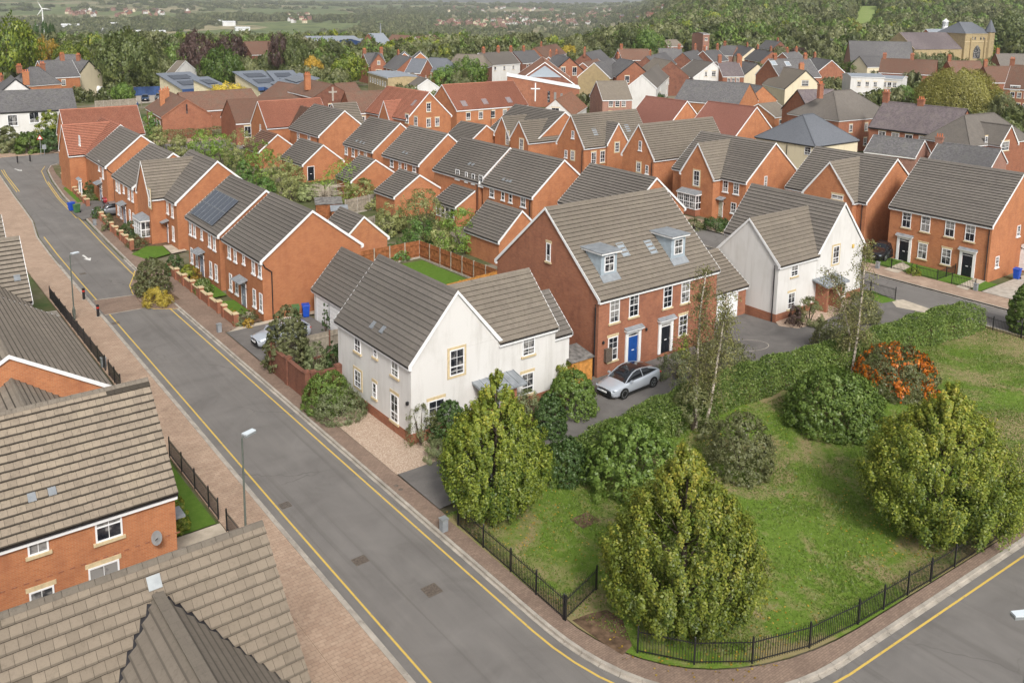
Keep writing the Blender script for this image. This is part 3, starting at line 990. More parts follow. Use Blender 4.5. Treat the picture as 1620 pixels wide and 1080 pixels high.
        if kind == 'window':
            tt = .07
            b.box(-w/2, -w/2 + tt, -h/2, h/2, -.05, .06); b.box(w/2 - tt, w/2, -h/2, h/2, -.05, .06)
            b.box(-w/2 + tt, w/2 - tt, h/2 - tt, h/2, -.05, .06); b.box(-w/2 + tt, w/2 - tt, -h/2, -h/2 + tt, -.05, .06)
            f = inst(name, b.mesh(name, MATS[frame]), s.root, mat4=M4)
            inst('pane', MB().box(-w/2 + tt, w/2 - tt, -h/2 + tt, h/2 - tt, -.03, .035).mesh('pane', MATS[glass]), f)
        else:
            b.prism([(-w/2, -h/2, -.06), (-w/2, h/2, -.06), (-w/2, h/2, .04), (-w/2, -h/2, .11)], (w, 0, 0))
            f = inst(name, b.mesh(name, MATS[frame]), s.root, mat4=M4)
        return f, p, M4

FARB = []          # footprints kept clear of scattered trees: x, y, radius
def ridge_house(label, x1, y1, x2, y2, zr=9.0, ze=5.6, D=8.0, wall='brick_red', tile='tile_slate', lvl=-1, hip=0.0, chim=(), wf=3, wr=0, storeys=2,
                barge='white_paint', fascia='white_paint', name='house', cat='house', group=None, back=0.0, wz=(4.3, 1.6), ww=1.0, wh=1.4, chmat='brick_red', ang=None, gauge=.35, left=0, ridge=True):
    P1 = G(x1, y1, zr); P2 = G(x2, y2, zr)
    d = P2 - P1; L = float(np.hypot(d[0], d[1])); a = math.atan2(d[1], d[0])
    if ang is not None:
        a = math.radians(ang)
        # keep the seen width
        u = np.array([math.cos(a), math.sin(a)])
        L = min(L, 60)
    c = (P1 + P2) / 2
    h = House(label, (c[0], c[1]), a, name, cat, group)
    if hip:
        L += 2 * hip * .9
    h.vol(-L/2, L/2, -D/2, D/2, ze, zr, 'x', wall, tile, lvl, barge=barge, fascia=fascia, gutter=False, hip=hip, gauge=gauge, ridge=ridge)
    for fr, hh in chim:
        h.chimney(-L/2 + L * fr, 0, zr - 1.2, zr + hh, 1.05, .6, chmat, 3)
    for z in wz[:storeys]:
        if wf: h.wins('S', wf, z, ww, wh)
        if wr: h.wins('E', wr, z, ww, wh)
        if left: h.wins('W', left, z, ww, wh)
    FARB.append((c[0], c[1], max(L, D) * .62))
    return h
# ------------------------------------------------------------------ terrain and ground sheets
def sstep(a, b, x):
    t = np.clip((x - a) / (b - a), 0, 1)
    return t * t * (3 - 2 * t)

_ph = rng.uniform(0, 6.28, 12)
def terrain_z(x, y):
    r = np.hypot(x, y)
    az = np.degrees(np.arctan2(x, y)) - math.degrees(YAW)
    az = (az + 180) % 360 - 180
    zl = np.interp(r, [0, 430, 520, 700, 1000, 1400, 2000, 2600, 3500, 4500, 6000, 9500], [0, 0, -3, -14, -32, -48, -54, -44, -24, -8, 8.0, 2.0])
    zl = zl + (0.5 * np.sin(x / 310 + _ph[0]) + 0.5 * np.sin(y / 270 + _ph[1])) * np.interp(r, [500, 900, 2500, 6000], [0, 2.0, 8.0, 5.0])
    zl = zl + sstep(-14, -26, az) * np.interp(r, [1800, 3500, 6000], [0, 12, 6])
    zr = np.interp(r, [0, 430, 560, 700, 900, 1100, 1400, 2000, 9500], [0, 0, 0, 5, 16, 28, 48, 80, 90])
    zr = zr + (np.sin(x / 120 + _ph[2]) * 2 + np.sin(y / 90 + _ph[3]) * 2) * np.interp(r, [450, 700, 1500], [0, 1, 2.5])
    w = sstep(3.5, 15, az)
    w = w * sstep(80, 50, az) + 0 * w
    return zl * (1 - w) + zr * w

def make_terrain():
    rs = np.concatenate([np.linspace(0.5, 430, 24), np.geomspace(440, 9600, 80)])
    na = 220
    th = np.linspace(0, 2 * math.pi, na, endpoint=False)
    V = []
    for r in rs:
        x = r * np.sin(th); y = r * np.cos(th)
        z = terrain_z(x, y) - 0.06
        V.append(np.stack([x, y, z], 1))
    V = np.concatenate(V)
    F = []
    for i in range(len(rs) - 1):
        for j in range(na):
            j2 = (j + 1) % na
            F.append((i * na + j, i * na + j2, (i + 1) * na + j2, (i + 1) * na + j))
    F.append(tuple(range(na)))
    me = bpy.data.meshes.new('ground')
    me.from_pydata(V.tolist(), [], F)
    me.materials.append(MATS['countryside'])
    me.polygons.foreach_set('use_smooth', [True] * len(me.polygons))
    me.update()
    o = inst('ground', me)
    tag(o, 'valley floor and hills of fields under the town', None, None, 'structure')
make_terrain()

def sheet(name, pts, z, mat, label=None, thick=0.0, kind='structure', parent=None, cat=None):
    me = bpy.data.meshes.new(name)
    bm = bmesh.new()
    vs_ = [bm.verts.new((float(p[0]), float(p[1]), z)) for p in pts]
    f = bm.faces.new(vs_)
    if f.normal.z < 0: f.normal_flip()
    bm.normal_update()
    if f.normal.z < 0: f.normal_flip()
    if thick:
        r = bmesh.ops.extrude_face_region(bm, geom=[f])
        nv = [e for e in r['geom'] if isinstance(e, bmesh.types.BMVert)]
        for v in nv: v.co.z = z
        for v in vs_: v.co.z = z - thick
    bmesh.ops.triangulate(bm, faces=bm.faces[:])
    bm.to_mesh(me); bm.free()
    me.materials.append(MATS[mat])
    o = inst(name, me, parent)
    if parent is None:
        tag(o, label, cat, None, kind)
    return o

def bez(a, c, b, n=14):
    return [tuple((1 - t) ** 2 * np.array(a) + 2 * t * (1 - t) * np.array(c) + t * t * np.array(b)) for t in np.linspace(0, 1, n)]

def offset_line(pts, d):
    """shift a polyline to its left by d"""
    P = [np.array(p, float) for p in pts]
    out = []
    for i, p in enumerate(P):
        a = P[max(i - 1, 0)]; b = P[min(i + 1, len(P) - 1)]
        t = b - a; t /= np.linalg.norm(t)
        out.append(p + np.array([-t[1], t[0]]) * d)
    return out

# edges of the near street, from the far end to the near end
EDGE_L = [(19.6, 152), (19.2, 146), (18.5, 130), (18.2, 121), (17.9, 114), (17.0, 106), (16.75, 98), (16.6, 88), (16.5, 75), (16.3, 55), (16.1, 40), (15.95, 20), (15.9, 5)]
EDGE_R = [(29, 153.2), (26.4, 151), (25.2, 147), (24.2, 138), (23.3, 126), (22.85, 113), (22.35, 100), (22.0, 88), (21.85, 75), (21.85, 55), (21.85, 40), (21.85, 26.5)] + bez((21.85, 26), (21.9, 17.5), (30, 16.95)) + [(46, 16.2), (62, 15.8), (73, 15.6)]
road_poly = EDGE_L + [(15.9, -6), (95, -6), (95, 9), (80, 10)] + EDGE_R[::-1]
sheet('road', road_poly, 0.0, 'asphalt', 'grey tarmac street running up past the white house and round the lawn corner')
sheet('cross_street', [(-60, 150.5), (19.5, 151.8), (29, 153.0), (45, 151.5), (150, 146), (150, 158), (45, 163), (-60, 163)], 0.004, 'asphalt', 'tarmac cross street at the far end of the road')
sheet('side_street', [(74.55, 8), (79.85, 8), (79.85, 128), (74.55, 128)], 0.008, 'asphalt', 'tarmac side street past the red brick pair with white porches')

# footways
pav_r = offset_line(EDGE_R[1:], .34)
gard_edge = [(25.8, 143), (25.0, 128), (24.4, 115), (23.8, 102), (23.5, 94), (24.3, 86), (24.35, 67), (23.15, 66.8), (23.1, 46), (23.15, 35.3), (22.95, 28)] + bez((22.9, 26), (22.9, 18.4), (32.6, 17.75))[1:] + [(46.5, 16.98), (62, 16.6), (73, 16.4)]
sheet('footway_brown', [tuple(p) for p in pav_r[0:]] + gard_edge[::-1], 0.115, 'paver_brown', 'narrow brown block-paved footway along the gardens and the lawn', 0.12)
pav_l = offset_line(EDGE_L, -.30)
sheet('footway_tan', [tuple(p) for p in pav_l] + [(-4, 5), (-4, 16), (13.7, 18), (13.7, 130), (13.0, 152)], 0.105, 'paver_tan', 'wide tan block-paved footway in front of the near roofs', 0.12)
sheet('footway_apron', [(9.6, 14), (13.69, 14), (13.69, 33.15), (9.6, 33.15)], .104, 'paver_tan', 'tan paving between the corner roof and the footway', .1)
sheet('footway_strip', [(79.95, 14), (83.1, 14), (83.1, 128), (79.95, 128)], 0.11, 'paver_strip', 'striped paving in front of the red brick pair', 0.12)
sheet('footway_far', [(-60, 163.1), (45, 163.1), (150, 158.1), (150, 161), (45, 167), (-60, 167)], 0.10, 'paver_tan', 'pale footway under the hedge across the far street', 0.12)

def kerbs(path, name, label, step=.915, h=.125, w=.16, near=95):
    """row of kerb stones along a path; each stone its own piece while it is near"""
    root = thing(name, None, None, (0, 0, 0))
    del_ = [k for k in ('label', 'category') if k in root]
    root['kind'] = 'structure'; root['label'] = label
    me = MB().box(0, step - .02, 0, w, -.05, h).box(0.004, step - .024, -.15, -.004, -.05, h - .118).mesh('kerb_stone', MATS['kerb_stone'])
    P = [np.array(p, float) for p in path]
    seg = [np.linalg.norm(P[i + 1] - P[i]) for i in range(len(P) - 1)]
    T = sum(seg); s_ = 0
    def at_(d):
        for i, l in enumerate(seg):
            if d <= l or i == len(seg) - 1:
                return P[i] + (P[i + 1] - P[i]) * min(d / l, 1.0)
            d -= l
    n = 0; far = MB()
    while s_ < T - step:
        a, b = at_(s_), at_(s_ + step)
        ang = math.atan2(b[1] - a[1], b[0] - a[0])
        px = proj((a[0], a[1], 0)) if depth((a[0], a[1], 0)) > 1 else (-999, 0)
        if -40 < px[0] < 1660 and px[1] < 1110:
            if np.hypot(*a) < near and n < 290:
                inst('kerb_stone', me, root, (a[0], a[1], random.uniform(-.004, .004)), ang); n += 1
            else:
                d = (b - a) / np.linalg.norm(b - a); nn = np.array([-d[1], d[0]])
                q = [(*a, -.05), (*(a + nn * w), -.05), (*(a + nn * w), h), (*a, h)]
                far.prism(q, (*(d * (step - .02)), 0))
        s_ += step
    if far.v:
        o = far.build('kerb_run', MATS['kerb_stone'], root); o['kind'] = 'stuff'
kerbs([tuple(p) for p in offset_line(EDGE_R, .16)], 'kerb', 'pale stone kerb curving round the lawn corner')
kerbs([tuple(p) for p in offset_line(EDGE_L, -.14)][::-1], 'kerb', 'pale stone kerb of the wide tan footway')
kerbs([(79.95, 128), (79.95, 14)][::1], 'kerb', 'kerb of the striped paving by the red brick pair')
kerbs([(74.45, 14), (74.45, 128)], 'kerb', 'kerb of the side street beside the hedge end')

def ribbon(pts, w, z, name, mat, label, dashes=None):
    a = offset_line(pts, w / 2); b = offset_line(pts, -w / 2)
    return sheet(name, [tuple(p) for p in a] + [tuple(p) for p in b[::-1]], z, mat, label)
ribbon(offset_line(EDGE_R[3:], -.40), .10, .005, 'yellow_line', 'line_yellow', 'single yellow line along the gardens side of the street')
ribbon(offset_line(EDGE_L[5:], .46), .10, .005, 'yellow_line', 'line_yellow', 'single yellow line beside the wide tan footway')
ribbon(offset_line(EDGE_R[1:6], -.62), .09, .005, 'yellow_line', 'line_yellow', 'second yellow line on the far bend, gardens side')
ribbon([(19.9, 151.3), (19.6, 146), (19.1, 133)], .1, .005, 'yellow_line', 'line_yellow', 'yellow line at the far junction by the tan footway')
ribbon([(20.2, 151.3), (19.85, 146), (19.4, 133)], .1, .005, 'yellow_line', 'line_yellow', 'inner yellow line at the far junction by the tan footway')

def arrow(p, rot, k, label):
    pts = [(-.09, 1.1), (.09, 1.1), (.09, -.2), (.32, -.2), (0, -1.1), (-.32, -.2), (-.09, -.2)]
    c, s_ = math.cos(rot), math.sin(rot)
    sheet('road_arrow', [(p[0] + k * (x * c - y * s_), p[1] + k * (x * s_ + y * c)) for x, y in pts], .006, 'line_white', label)
arrow(g2(137, 408), 0.06, 1.15, 'white painted arrow on the street by the lamp post')
arrow(g2(29, 269), 0.25, 1.15, 'white painted arrow near the far junction')
sheet('crossing_table', [(16.62, 76.4), (19.85, 76.3), (20.2, 80.2), (16.7, 80.7)], .012, 'paver_brown', 'brown paved crossing band between the bollards and the planted build-out', .012)
ribbon([(16.62, 76.35), (19.85, 76.25)], .12, .014, 'crossing_edge', 'concrete', 'pale edge strip of the paved crossing, near side')
ribbon([(16.7, 80.75), (20.2, 80.25)], .12, .014, 'crossing_edge', 'concrete', 'pale edge strip of the paved crossing, far side')
# planted build-out
BO = [(22.1, 87.5), (21.4, 85.5), (20.5, 83.2), (20.15, 81.0), (19.85, 78.2), (19.95, 76.6), (20.5, 75.6), (21.5, 74.9), (22.2, 74.4)]
sheet('build_out', BO + [(23.2, 74.4), (23.2, 87.5)], .11, 'paver_brown', 'planted build-out narrowing the street', .12)
sheet('build_out_bed', [(22.6, 86.5), (21.6, 84.8), (20.8, 82.4), (20.4, 79.6), (20.5, 77.4), (21.2, 76.4), (22.8, 76.4)], .125, 'soil', 'soil bed on the build-out')
ribbon(offset_line(BO, -.12), .09, .006, 'yellow_line', 'line_yellow', 'yellow line round the planted build-out')
# gardens, drives
sheet('lawn', [(23.0, 35.0), (22.95, 26)] + bez((22.95, 26), (22.9, 18.5), (32.6, 17.8))[1:] + [(46.5, 17.02), (62, 16.65), (74.2, 16.4), (74.2, 35.4), (60, 36.0), (45, 36.6), (30, 36.4)], .13, 'lawn', 'worn green lawn inside the black railings')
sheet('drive', [(23.16, 35.75), (30, 36.3), (45, 36.5), (60, 36.0), (74.3, 35.3), (74.3, 40.5), (71.5, 42.3), (60.4, 42.3), (60.0, 47), (54, 47), (54, 43), (40.5, 43), (37.5, 42.0), (35.5, 40.2), (30, 39.9), (23.2, 40.0)], .136, 'asphalt_drive', 'dark tarmac drive in front of the white house and the blue door')
sheet('gravel_bed', [(23.12, 40.02), (26.5, 39.95), (26.5, 42.4), (25.6, 42.4), (25.6, 48.5), (23.12, 48.5)], .128, 'gravel', 'pinkish gravel strip between the footway and the white house')
sheet('planting_bed', [(26.5, 39.95), (35.5, 40.2), (37.6, 42.0), (37.6, 43.2), (26.5, 42.6)], .132, 'soil', 'soil bed under the white house windows')
sheet('planting_bed', [g2(1222, 505), g2(1232, 518), g2(1262, 522), g2(1300, 512), g2(1340, 492), g2(1352, 470), g2(1330, 468)], .141, 'gravel', 'pale gravel bed in front of the second white house')
sheet('verge', [g2(1362, 470), g2(1395, 482), g2(1418, 478), g2(1380, 462), g2(1366, 462)], .142, 'lawn_neat', 'small patch of grass inside the railings by the second white house')
sheet('paving_patch', [g2(1410, 478), g2(1418, 488), g2(1470, 498), g2(1475, 492), g2(1428, 476)], .139, 'paving_slab', 'pale paved strip where the drive meets the side street')
arc = [g2(1180 + 36 * math.cos(t), 549 + 9 * math.sin(t)) for t in np.linspace(-1.7, 1.5, 20)]
ribbon(arc, .05, .142, 'chalk_arc', 'concrete', 'thin white arc drawn on the dark drive')
sheet('drive', [(23.2, 58.2), (30.1, 58.4), (30.1, 66.6), (26.6, 66.6), (23.2, 66.5)], .118, 'asphalt_drive', 'dark tarmac drive beside the two wheelie bins')
sheet('path', [(23.3, 66.4), (27, 66.5), (34, 66.3), (34, 67.1), (24.4, 67.1)], .124, 'paving_slab', 'pale slab path along the brick gable')
sheet('garden_lawn', [(24.6, 70.3), (26.5, 70.2), (26.5, 73.6), (24.6, 74.0)], .126, 'lawn_neat', 'small bright green front lawn behind the brick garden wall')
sheet('garden_lawn', [(24.6, 75.2), (26.5, 75.2), (26.5, 79.0), (24.6, 79.4)], .126, 'lawn_neat', 'front lawn with white flowering shrubs by the garden wall')
sheet('front_path', [(24.5, 69.0), (26.5, 69.0), (26.5, 70.1), (24.5, 70.1)], .127, 'paving_slab', 'slab path to the lilac door')
sheet('flower_bed', [(24.6, 67.3), (26.5, 67.3), (26.5, 68.9), (24.6, 68.9)], .124, 'soil', 'soil bed with orange and yellow flowers by the wall end')
sheet('flower_bed', [(24.5, 79.5), (26.5, 79.2), (26.5, 86), (24.5, 86)], .124, 'soil', 'soil bed of mixed shrubs in front of the house with solar panels')
sheet('garden_lawn', [g2(208, 404), g2(235, 413), g2(270, 403), g2(258, 391), g2(232, 391)], .128, 'lawn_neat', 'wedge of front lawn below the grey bay window')
sheet('front_path', [g2(258, 390), g2(272, 403), g2(296, 398), g2(280, 388)], .127, 'paving_slab', 'slab path beside the lawn wedge')
sheet('front_garden', [(23.7, 94.8), (24.6, 115), (26.8, 117), (27.6, 101), (27.4, 93.5)], .12, 'soil', 'front garden soil below the bay window')
sheet('drive', [g2(113, 338), g2(131, 350), g2(165, 338), g2(178, 322), g2(140, 318)], .128, 'asphalt_drive', 'driveway with two parked cars by the far bins')
sheet('front_garden', [g2(100, 300), g2(123, 322), g2(165, 314), g2(150, 285), g2(120, 282)], .122, 'lawn_neat', 'far front garden with round shrubs')
sheet('verge', [(10.4, 41.3), (13.5, 41.3), (13.5, 49.5), (10.4, 49.5)], .118, 'lawn_neat', 'narrow grass strip beside the near brick wall')
sheet('front_path', [(10.4, 33.2), (13.65, 33.2), (13.65, 41.2), (10.4, 41.2)], .122, 'paving_slab', 'slab path between the two near roofs')
sheet('verge', [(10.6, 49.6), (13.6, 49.6), (13.6, 68.5), (10.6, 68.5)], .118, 'lawn_neat', 'grass strip behind the footway railings')
sheet('front_path', [(10.2, 70.4), (13.6, 70.0), (13.6, 79.5), (10.2, 80)], .122, 'concrete', 'grey slab steps beside the far left roof')
sheet('back_lawn', [(34.5, 52.5), (40.6, 52.8), (46.6, 64.5), (46.4, 74.8), (36.3, 75.2), (35.8, 60)], .02, 'lawn_neat', 'bright back lawn inside the orange fence')
sheet('front_garden', [(83.15, 36.5), (86.6, 36.5), (86.6, 49), (83.15, 49)], .122, 'lawn_neat', 'small front lawns behind the black rails')
sheet('front_path', [g2(1512, 455), g2(1530, 461), g2(1560, 446), g2(1545, 440)], .128, 'paving_slab', 'slab path to the white-panelled black door')
sheet('front_path', [g2(1398, 428), g2(1420, 434), g2(1440, 424), g2(1428, 416)], .128, 'paving_slab', 'slab path to the plain black door')
sheet('drive', [(83.15, 28), (96, 28), (96, 36.4), (83.15, 36.4)], .124, 'concrete', 'grey drive beside the brick gable')
sheet('drive', [(79.96, 49.1), (87.3, 49.1), (92, 50.6), (92, 46), (86.6, 46), (86.6, 48.9)], .121, 'concrete', 'drive with the parked black car')
sheet('soil_patch', [g2(905, 985), g2(930, 975), g2(960, 968), g2(985, 985), g2(1000, 1025), g2(985, 1040), g2(945, 1015)], .134, 'soil', 'bare brown earth at the lawn corner')
sheet('court', [(66, 47), (74.4, 43), (74.4, 125), (70.5, 125), (70.5, 60), (66, 58)], .02, 'asphalt_drive', 'court between the two brick rows')
sheet('school_yard', [g2(215, 165), g2(260, 160), g2(262, 150), g2(215, 152)], .02, 'concrete', 'pale school yard with a parked dark car')
for px, py, rot, w, h, lab in ((683, 933, .1, .75, .75, 'square rusty cover in the middle of the street'), (570, 886, .1, .7, .6, 'faint square cover in the street')):
    x, y = g2(px, py)
    sheet('manhole_cover', [(x - w/2, y - h/2), (x + w/2, y - h/2), (x + w/2, y + h/2), (x - w/2, y + h/2)], .006, 'iron_cover', lab)
for px, py, lab in ((183, 511, 'drain grating beside the paved crossing'), (451, 799, 'drain grating opposite the gravel strip'), (131, 433, 'drain grating near the lamp post')):
    x, y = g2(px, py)
    r_ = thing('drain_grating', lab, 'drain', (x, y, .006))
    b = MB()
    for i in range(6): b.box(-.2 + i * .072, -.2 + i * .072 + .04, -.22, .22, 0, .012)
    b.build('grate', MATS['iron_cover'], r_)
    MB().box(-.26, -.22, -.26, .26, -.002, .014).box(.24, .28, -.26, .26, -.002, .014).box(-.22, .24, -.26, -.225, -.002, .014).box(-.22, .24, .225, .26, -.002, .014).build('frame', MATS['iron_cover'], r_)
x, y = g2(926, 826)
sheet('manhole_cover', [(x - .6, y - .5), (x + .6, y - .5), (x + .6, y + .5), (x - .6, y + .5)], .138, 'soil', 'square brown cover in the lawn')
for i, (px, py) in enumerate(((627, 771), (634, 777))):
    x, y = g2(px, py)
    sheet('stopcock_cover', [(x + .13 * math.cos(t), y + .13 * math.sin(t)) for t in np.linspace(0, 6.28, 12, endpoint=False)], .121, 'iron_cover', ('far', 'near')[i] + ' round cover in the footway by the drive entrance')
# ------------------------------------------------------------------ the brick and rendered houses nearby (walls run with the X and Y axes)
class Near(House):
    def __init__(s, label, X, Y, **kw):
        super().__init__(label, (X, Y), 0.0, **kw)
    def V(s, X0, X1, Y0, Y1, ze, zr, axis='y', **kw):
        lx, ly = s.loc[0], s.loc[1]
        return s.vol(X0 - lx, X1 - lx, Y0 - ly, Y1 - ly, ze, zr, axis, **kw)
    def garage_door(s, face, px, py, w, h, k=0, mat='white_paint', z=0.1):
        p = s.seen(px, py, face, k); p = (p[0], p[1], z)
        b = MB(); b.box(-w/2, w/2, -.03, -.001, 0, h)
        for i in range(1, 6):
            b.box(-w/2 + .03, w/2 - .03, -.045, -.031, h * i / 6 - .16, h * i / 6 + .12)
        o = b.build('garage_door', MATS[mat], s.root, p, ROT[face])
        MB().box(-w/2 - .08, -w/2, -.05, -.001, 0, h + .08).box(w/2, w/2 + .08, -.05, -.001, 0, h + .08).box(-w/2, w/2, -.05, -.001, h, h + .08).build('door_frame', MATS['upvc'], o)
        return o
    def bay(s, face, px, py, w, d, h, k=0, zc=1.55, label=None):
        p = s.seen(px, py, face, k); p = (p[0], p[1], 0)
        z0 = zc - h/2; z1 = zc + h/2
        b = MB(); t = .09
        for i in range(4):
            x = -w/2 + (w - t) * i / 3
            b.box(x, x + t, -d - .04, -d + .05, z0, z1)
        for z in (z0, z0 + h * .45, z1 - t):
            b.box(-w/2 + .002, w/2 - .002, -d - .03, -d + .04, z, z + t)
            for q in (-1, 1):
                b.box(q * w/2 - .045, q * w/2 + .045, -d + .05, -.002, z, z + t)
        for i in range(3):
            for j in (1, 2):
                x = -w/2 + (w - t) * (i + j / 3) / 3 + t/2
                b.box(x - .012, x + .012, -d - .02, -d + .02, z0 + t, z1 - t)
        for z in (z0 + h * .25, z0 + h * .73):
            b.box(-w/2 + t, w/2 - t, -d - .018, -d + .018, z - .012, z + .012)
        for q in (-1, 1):
            b.box(q * w/2 - .04, q * w/2 + .04, -d * .5 - .03, -d * .5 + .03, z0 + t, z1 - t)
        o = b.build('bay_window', MATS['upvc'], s.root, p, ROT[face])
        if label: o['label'] = label
        for i in range(3):
            x = -w/2 + (w - t) * i / 3 + t
            MB().box(x, x + (w - t) / 3 - t, -d - .005, -d + .005, z0 + t, z1 - t).build('pane', MATS['glass'], o)
        for q in (-1, 1):
            MB().box(q * w/2 - .008, q * w/2 + .008, -d + .05, -.01, z0 + t, z1 - t).build('pane', MATS['glass'], o)
        MB().box(-w/2 + .03, w/2 - .03, -d + .03, -.001, 0, z0 - .002).build('bay_base', MATS['brick_red'], o)
        e = .16
        b = MB()
        b.box(-w/2 - e, w/2 + e, -d - e, -.001, z1, z1 + .1)
        o2 = b.build('bay_cornice', MATS['white_paint'], o)
        MB().prism([(-w/2 - e + .03, -d - e + .03, z1 + .103), (-w/2 - e + .03, -.001, z1 + .103), (-w/2 - e + .03, -.001, z1 + .5), (-w/2 - e + .03, -d - e + .03, z1 + .16)], (w + 2 * e - .06, 0, 0)).build('bay_roof', MATS['lead'], o)
        return o
    def porch(s, face, px, py, w, d, h, k=0, doormat='door_grey', shift=0.0, depth_roof=1.5):
        """brick porch under a sheet metal lean-to canopy"""
        p = s.seen(px, py, face, k); p = (p[0], p[1], 0)
        b = MB()
        b.box(-w/2, -w/2 + .25, -d, -.001, 0, h); b.box(w/2 - .25, w/2, -d, -.001, 0, h)
        b.box(-w/2 + .25, w/2 - .25, -d + .02, -.001, h - .35, h - .002)
        o = b.build('porch', MATS['brick_red'], s.root, p, ROT[face])
        MB().box(-.5, .5, -.08, -.002, .1, h - .36).build('porch_door', MATS[doormat], o)
        ww = w/2 + .55; y0 = -d - .35
        b = MB()
        b.prism([(-ww, y0, h + .003), (-ww, -.001, h + .35), (-ww, -.001, h + .45), (-ww, y0, h + .10)], (2 * ww, 0, 0))
        n = 6
        for i in range(n + 1):
            x = -ww + (2 * ww - .03) * i / n
            b.prism([(x, y0, h + .103), (x, -.001, h + .453), (x, -.001, h + .495), (x, y0, h + .145)], (.03, 0, 0))
        b.build('porch_roof', MATS['lead'], o)
        return o

def joined_wing(h, X0, X1, Xin, Y0, Y1, ze, zr, **kw):
    """wing whose roof runs on inside the main roof as far as Xin, course for course"""
    cm = (Y0 + Y1) / 2; t = (zr - ze) / (cm - Y0); ct = math.cos(math.atan(t))
    S = (cm - Y0 + .2) / ct; gg = S / round(S / .35)
    right = Xin < X0
    h.V(X0, X1, Y0, Y1, ze, zr, 'x', ends=(0, 1) if right else (1, 0), gauge=gg, **kw)
    k2 = dict(kw); k2.pop('plinth', None)
    a, b = (Xin, X0 - .1) if right else (X1 + .1, Xin)
    h.V(a, b, Y0, Y1, ze, zr, 'x', ends=(0, 0), gauge=gg, walls=False, fascia=None, gutter=False, ov=.2 - gg * ct, barge=None, **k2)
    h.vols.pop()
WS = dict(head=None, sill='white')
# --- central white house
h = Near('white rendered house with stone window surrounds beside the gravel strip', 29, 46)
h.V(25.55, 32.0, 42.5, 51.8, 5.15, 8.86, 'y', wall='render_white', tile='tile_grey', lvl=1, plinth=(.75, 'brick_red'))
joined_wing(h, 32.0, 36.6, 28.95, 42.53, 48.6, 5.1, 8.08, wall='render_white', tile='tile_tan', lvl=1, plinth=(.72, 'brick_red'))
h.V(36.0, 38.7, 43.5, 48.3, 3.95, 6.1, 'x', wall='render_white', tile='tile_grey', lvl=1, ends=(0, 1))
h.V(30.2, 35.4, 52.0, 65.4, 2.75, 5.6, 'y', wall='render_white', tile='tile_grey', lvl=1)
for px, py, w, hh in ((566, 542, .85, 1.25), (594, 556, .5, .75), (625, 579, .85, 1.3), (593, 617, .5, 1.0)):
    h.win('W', px, py, w, hh, k=0, nx=2 if w > .6 else 1, head='stone' if py > 600 else None)
h.win('W', 566.5, 599, .9, 1.15, k=0, full=True)
h.win('W', 624.5, 645, .9, 1.75, k=0)
h.win('S', 722.5, 572, 1.05, 1.65, k=0, full=True)
h.win('S', 690, 650, 1.15, 1.5, k=0)
h.win('S', 836, 545, 1.0, 1.4, k=1, head=None)
h.win('S', 834, 606, 1.0, 1.45, k=1)
h.porch('S', 779, 640, 2.1, 1.15, 2.45, k=0, doormat='door_grey')
h.garage_door('W', 512, 486, 2.3, 2.1, k=3); h.garage_door('W', 531, 500, 2.3, 2.1, k=3)
h.rooflight(590.5, 514, 0, .35, .5, 'solar_frame', name='roof_vent', kind='vent'); h.rooflight(606, 521.5, 0, .35, .5, 'solar_frame', name='roof_vent', kind='vent')
p = h.at('W', 9.0, 2.6)
MB().box(-.06, .06, -.16, -.001, -.1, .1).build('wall_lamp', MATS['black_paint'], h.root, tuple(p), ROT['W'])

# --- red brick house with two dormers
h = Near('three storey red brick house with two blue dormers and a blue door', 47, 49)
h.V(41.25, 53.75, 43.35, 55.2, 5.75, 11.0, 'x', wall='brick_red', tile='tile_tan', lvl=1)
h.V(53.76, 60.2, 45.4, 52.0, 2.7, 4.95, 'x', wall='brick_red', tile='tile_tan', lvl=1)
for px, py, w, hh in ((972, 491, .95, 1.75), (1002.5, 482, .95, 1.75), (1056, 468.5, .95, 1.75), (1084, 461, .95, 1.75), (969, 551, .95, 1.75), (1080, 514, .95, 1.6)):
    h.win('S', px, py, w, hh, ny=3, style='sash')
h.win('W', 868, 399, .5, 1.4, nx=1, ny=1)
h.door('S', 999.5, col='door_blue', z=.22); h.door('S', 1051, col='door_black', z=.22)
h.garage_door('S', 1149, 500, 2.5, 2.1, k=1)
for f, px, py in (('S', 953, 541), ('S', 1021, 520)):
    p = h.seen(px, py, f); MB().lathe([(.05, -.12), (.09, -.06), (.07, .08), (.02, .12)], 8, (0, -.12)).build('wall_lamp', MATS['black_paint'], h.root, tuple(p), ROT[f])
MB().box(-.3, .3, -.25, -.001, 0, .95).build('meter_cabinet', MATS['iron_cover'], h.root, tuple(h.at('S', .9, 1.0)), 0)
h.pipe('W', 11.6, 5.4)
h.rooflight(985, 395, 0, .75, 1.25); h.rooflight(1029, 391, 0, .75, 1.25)
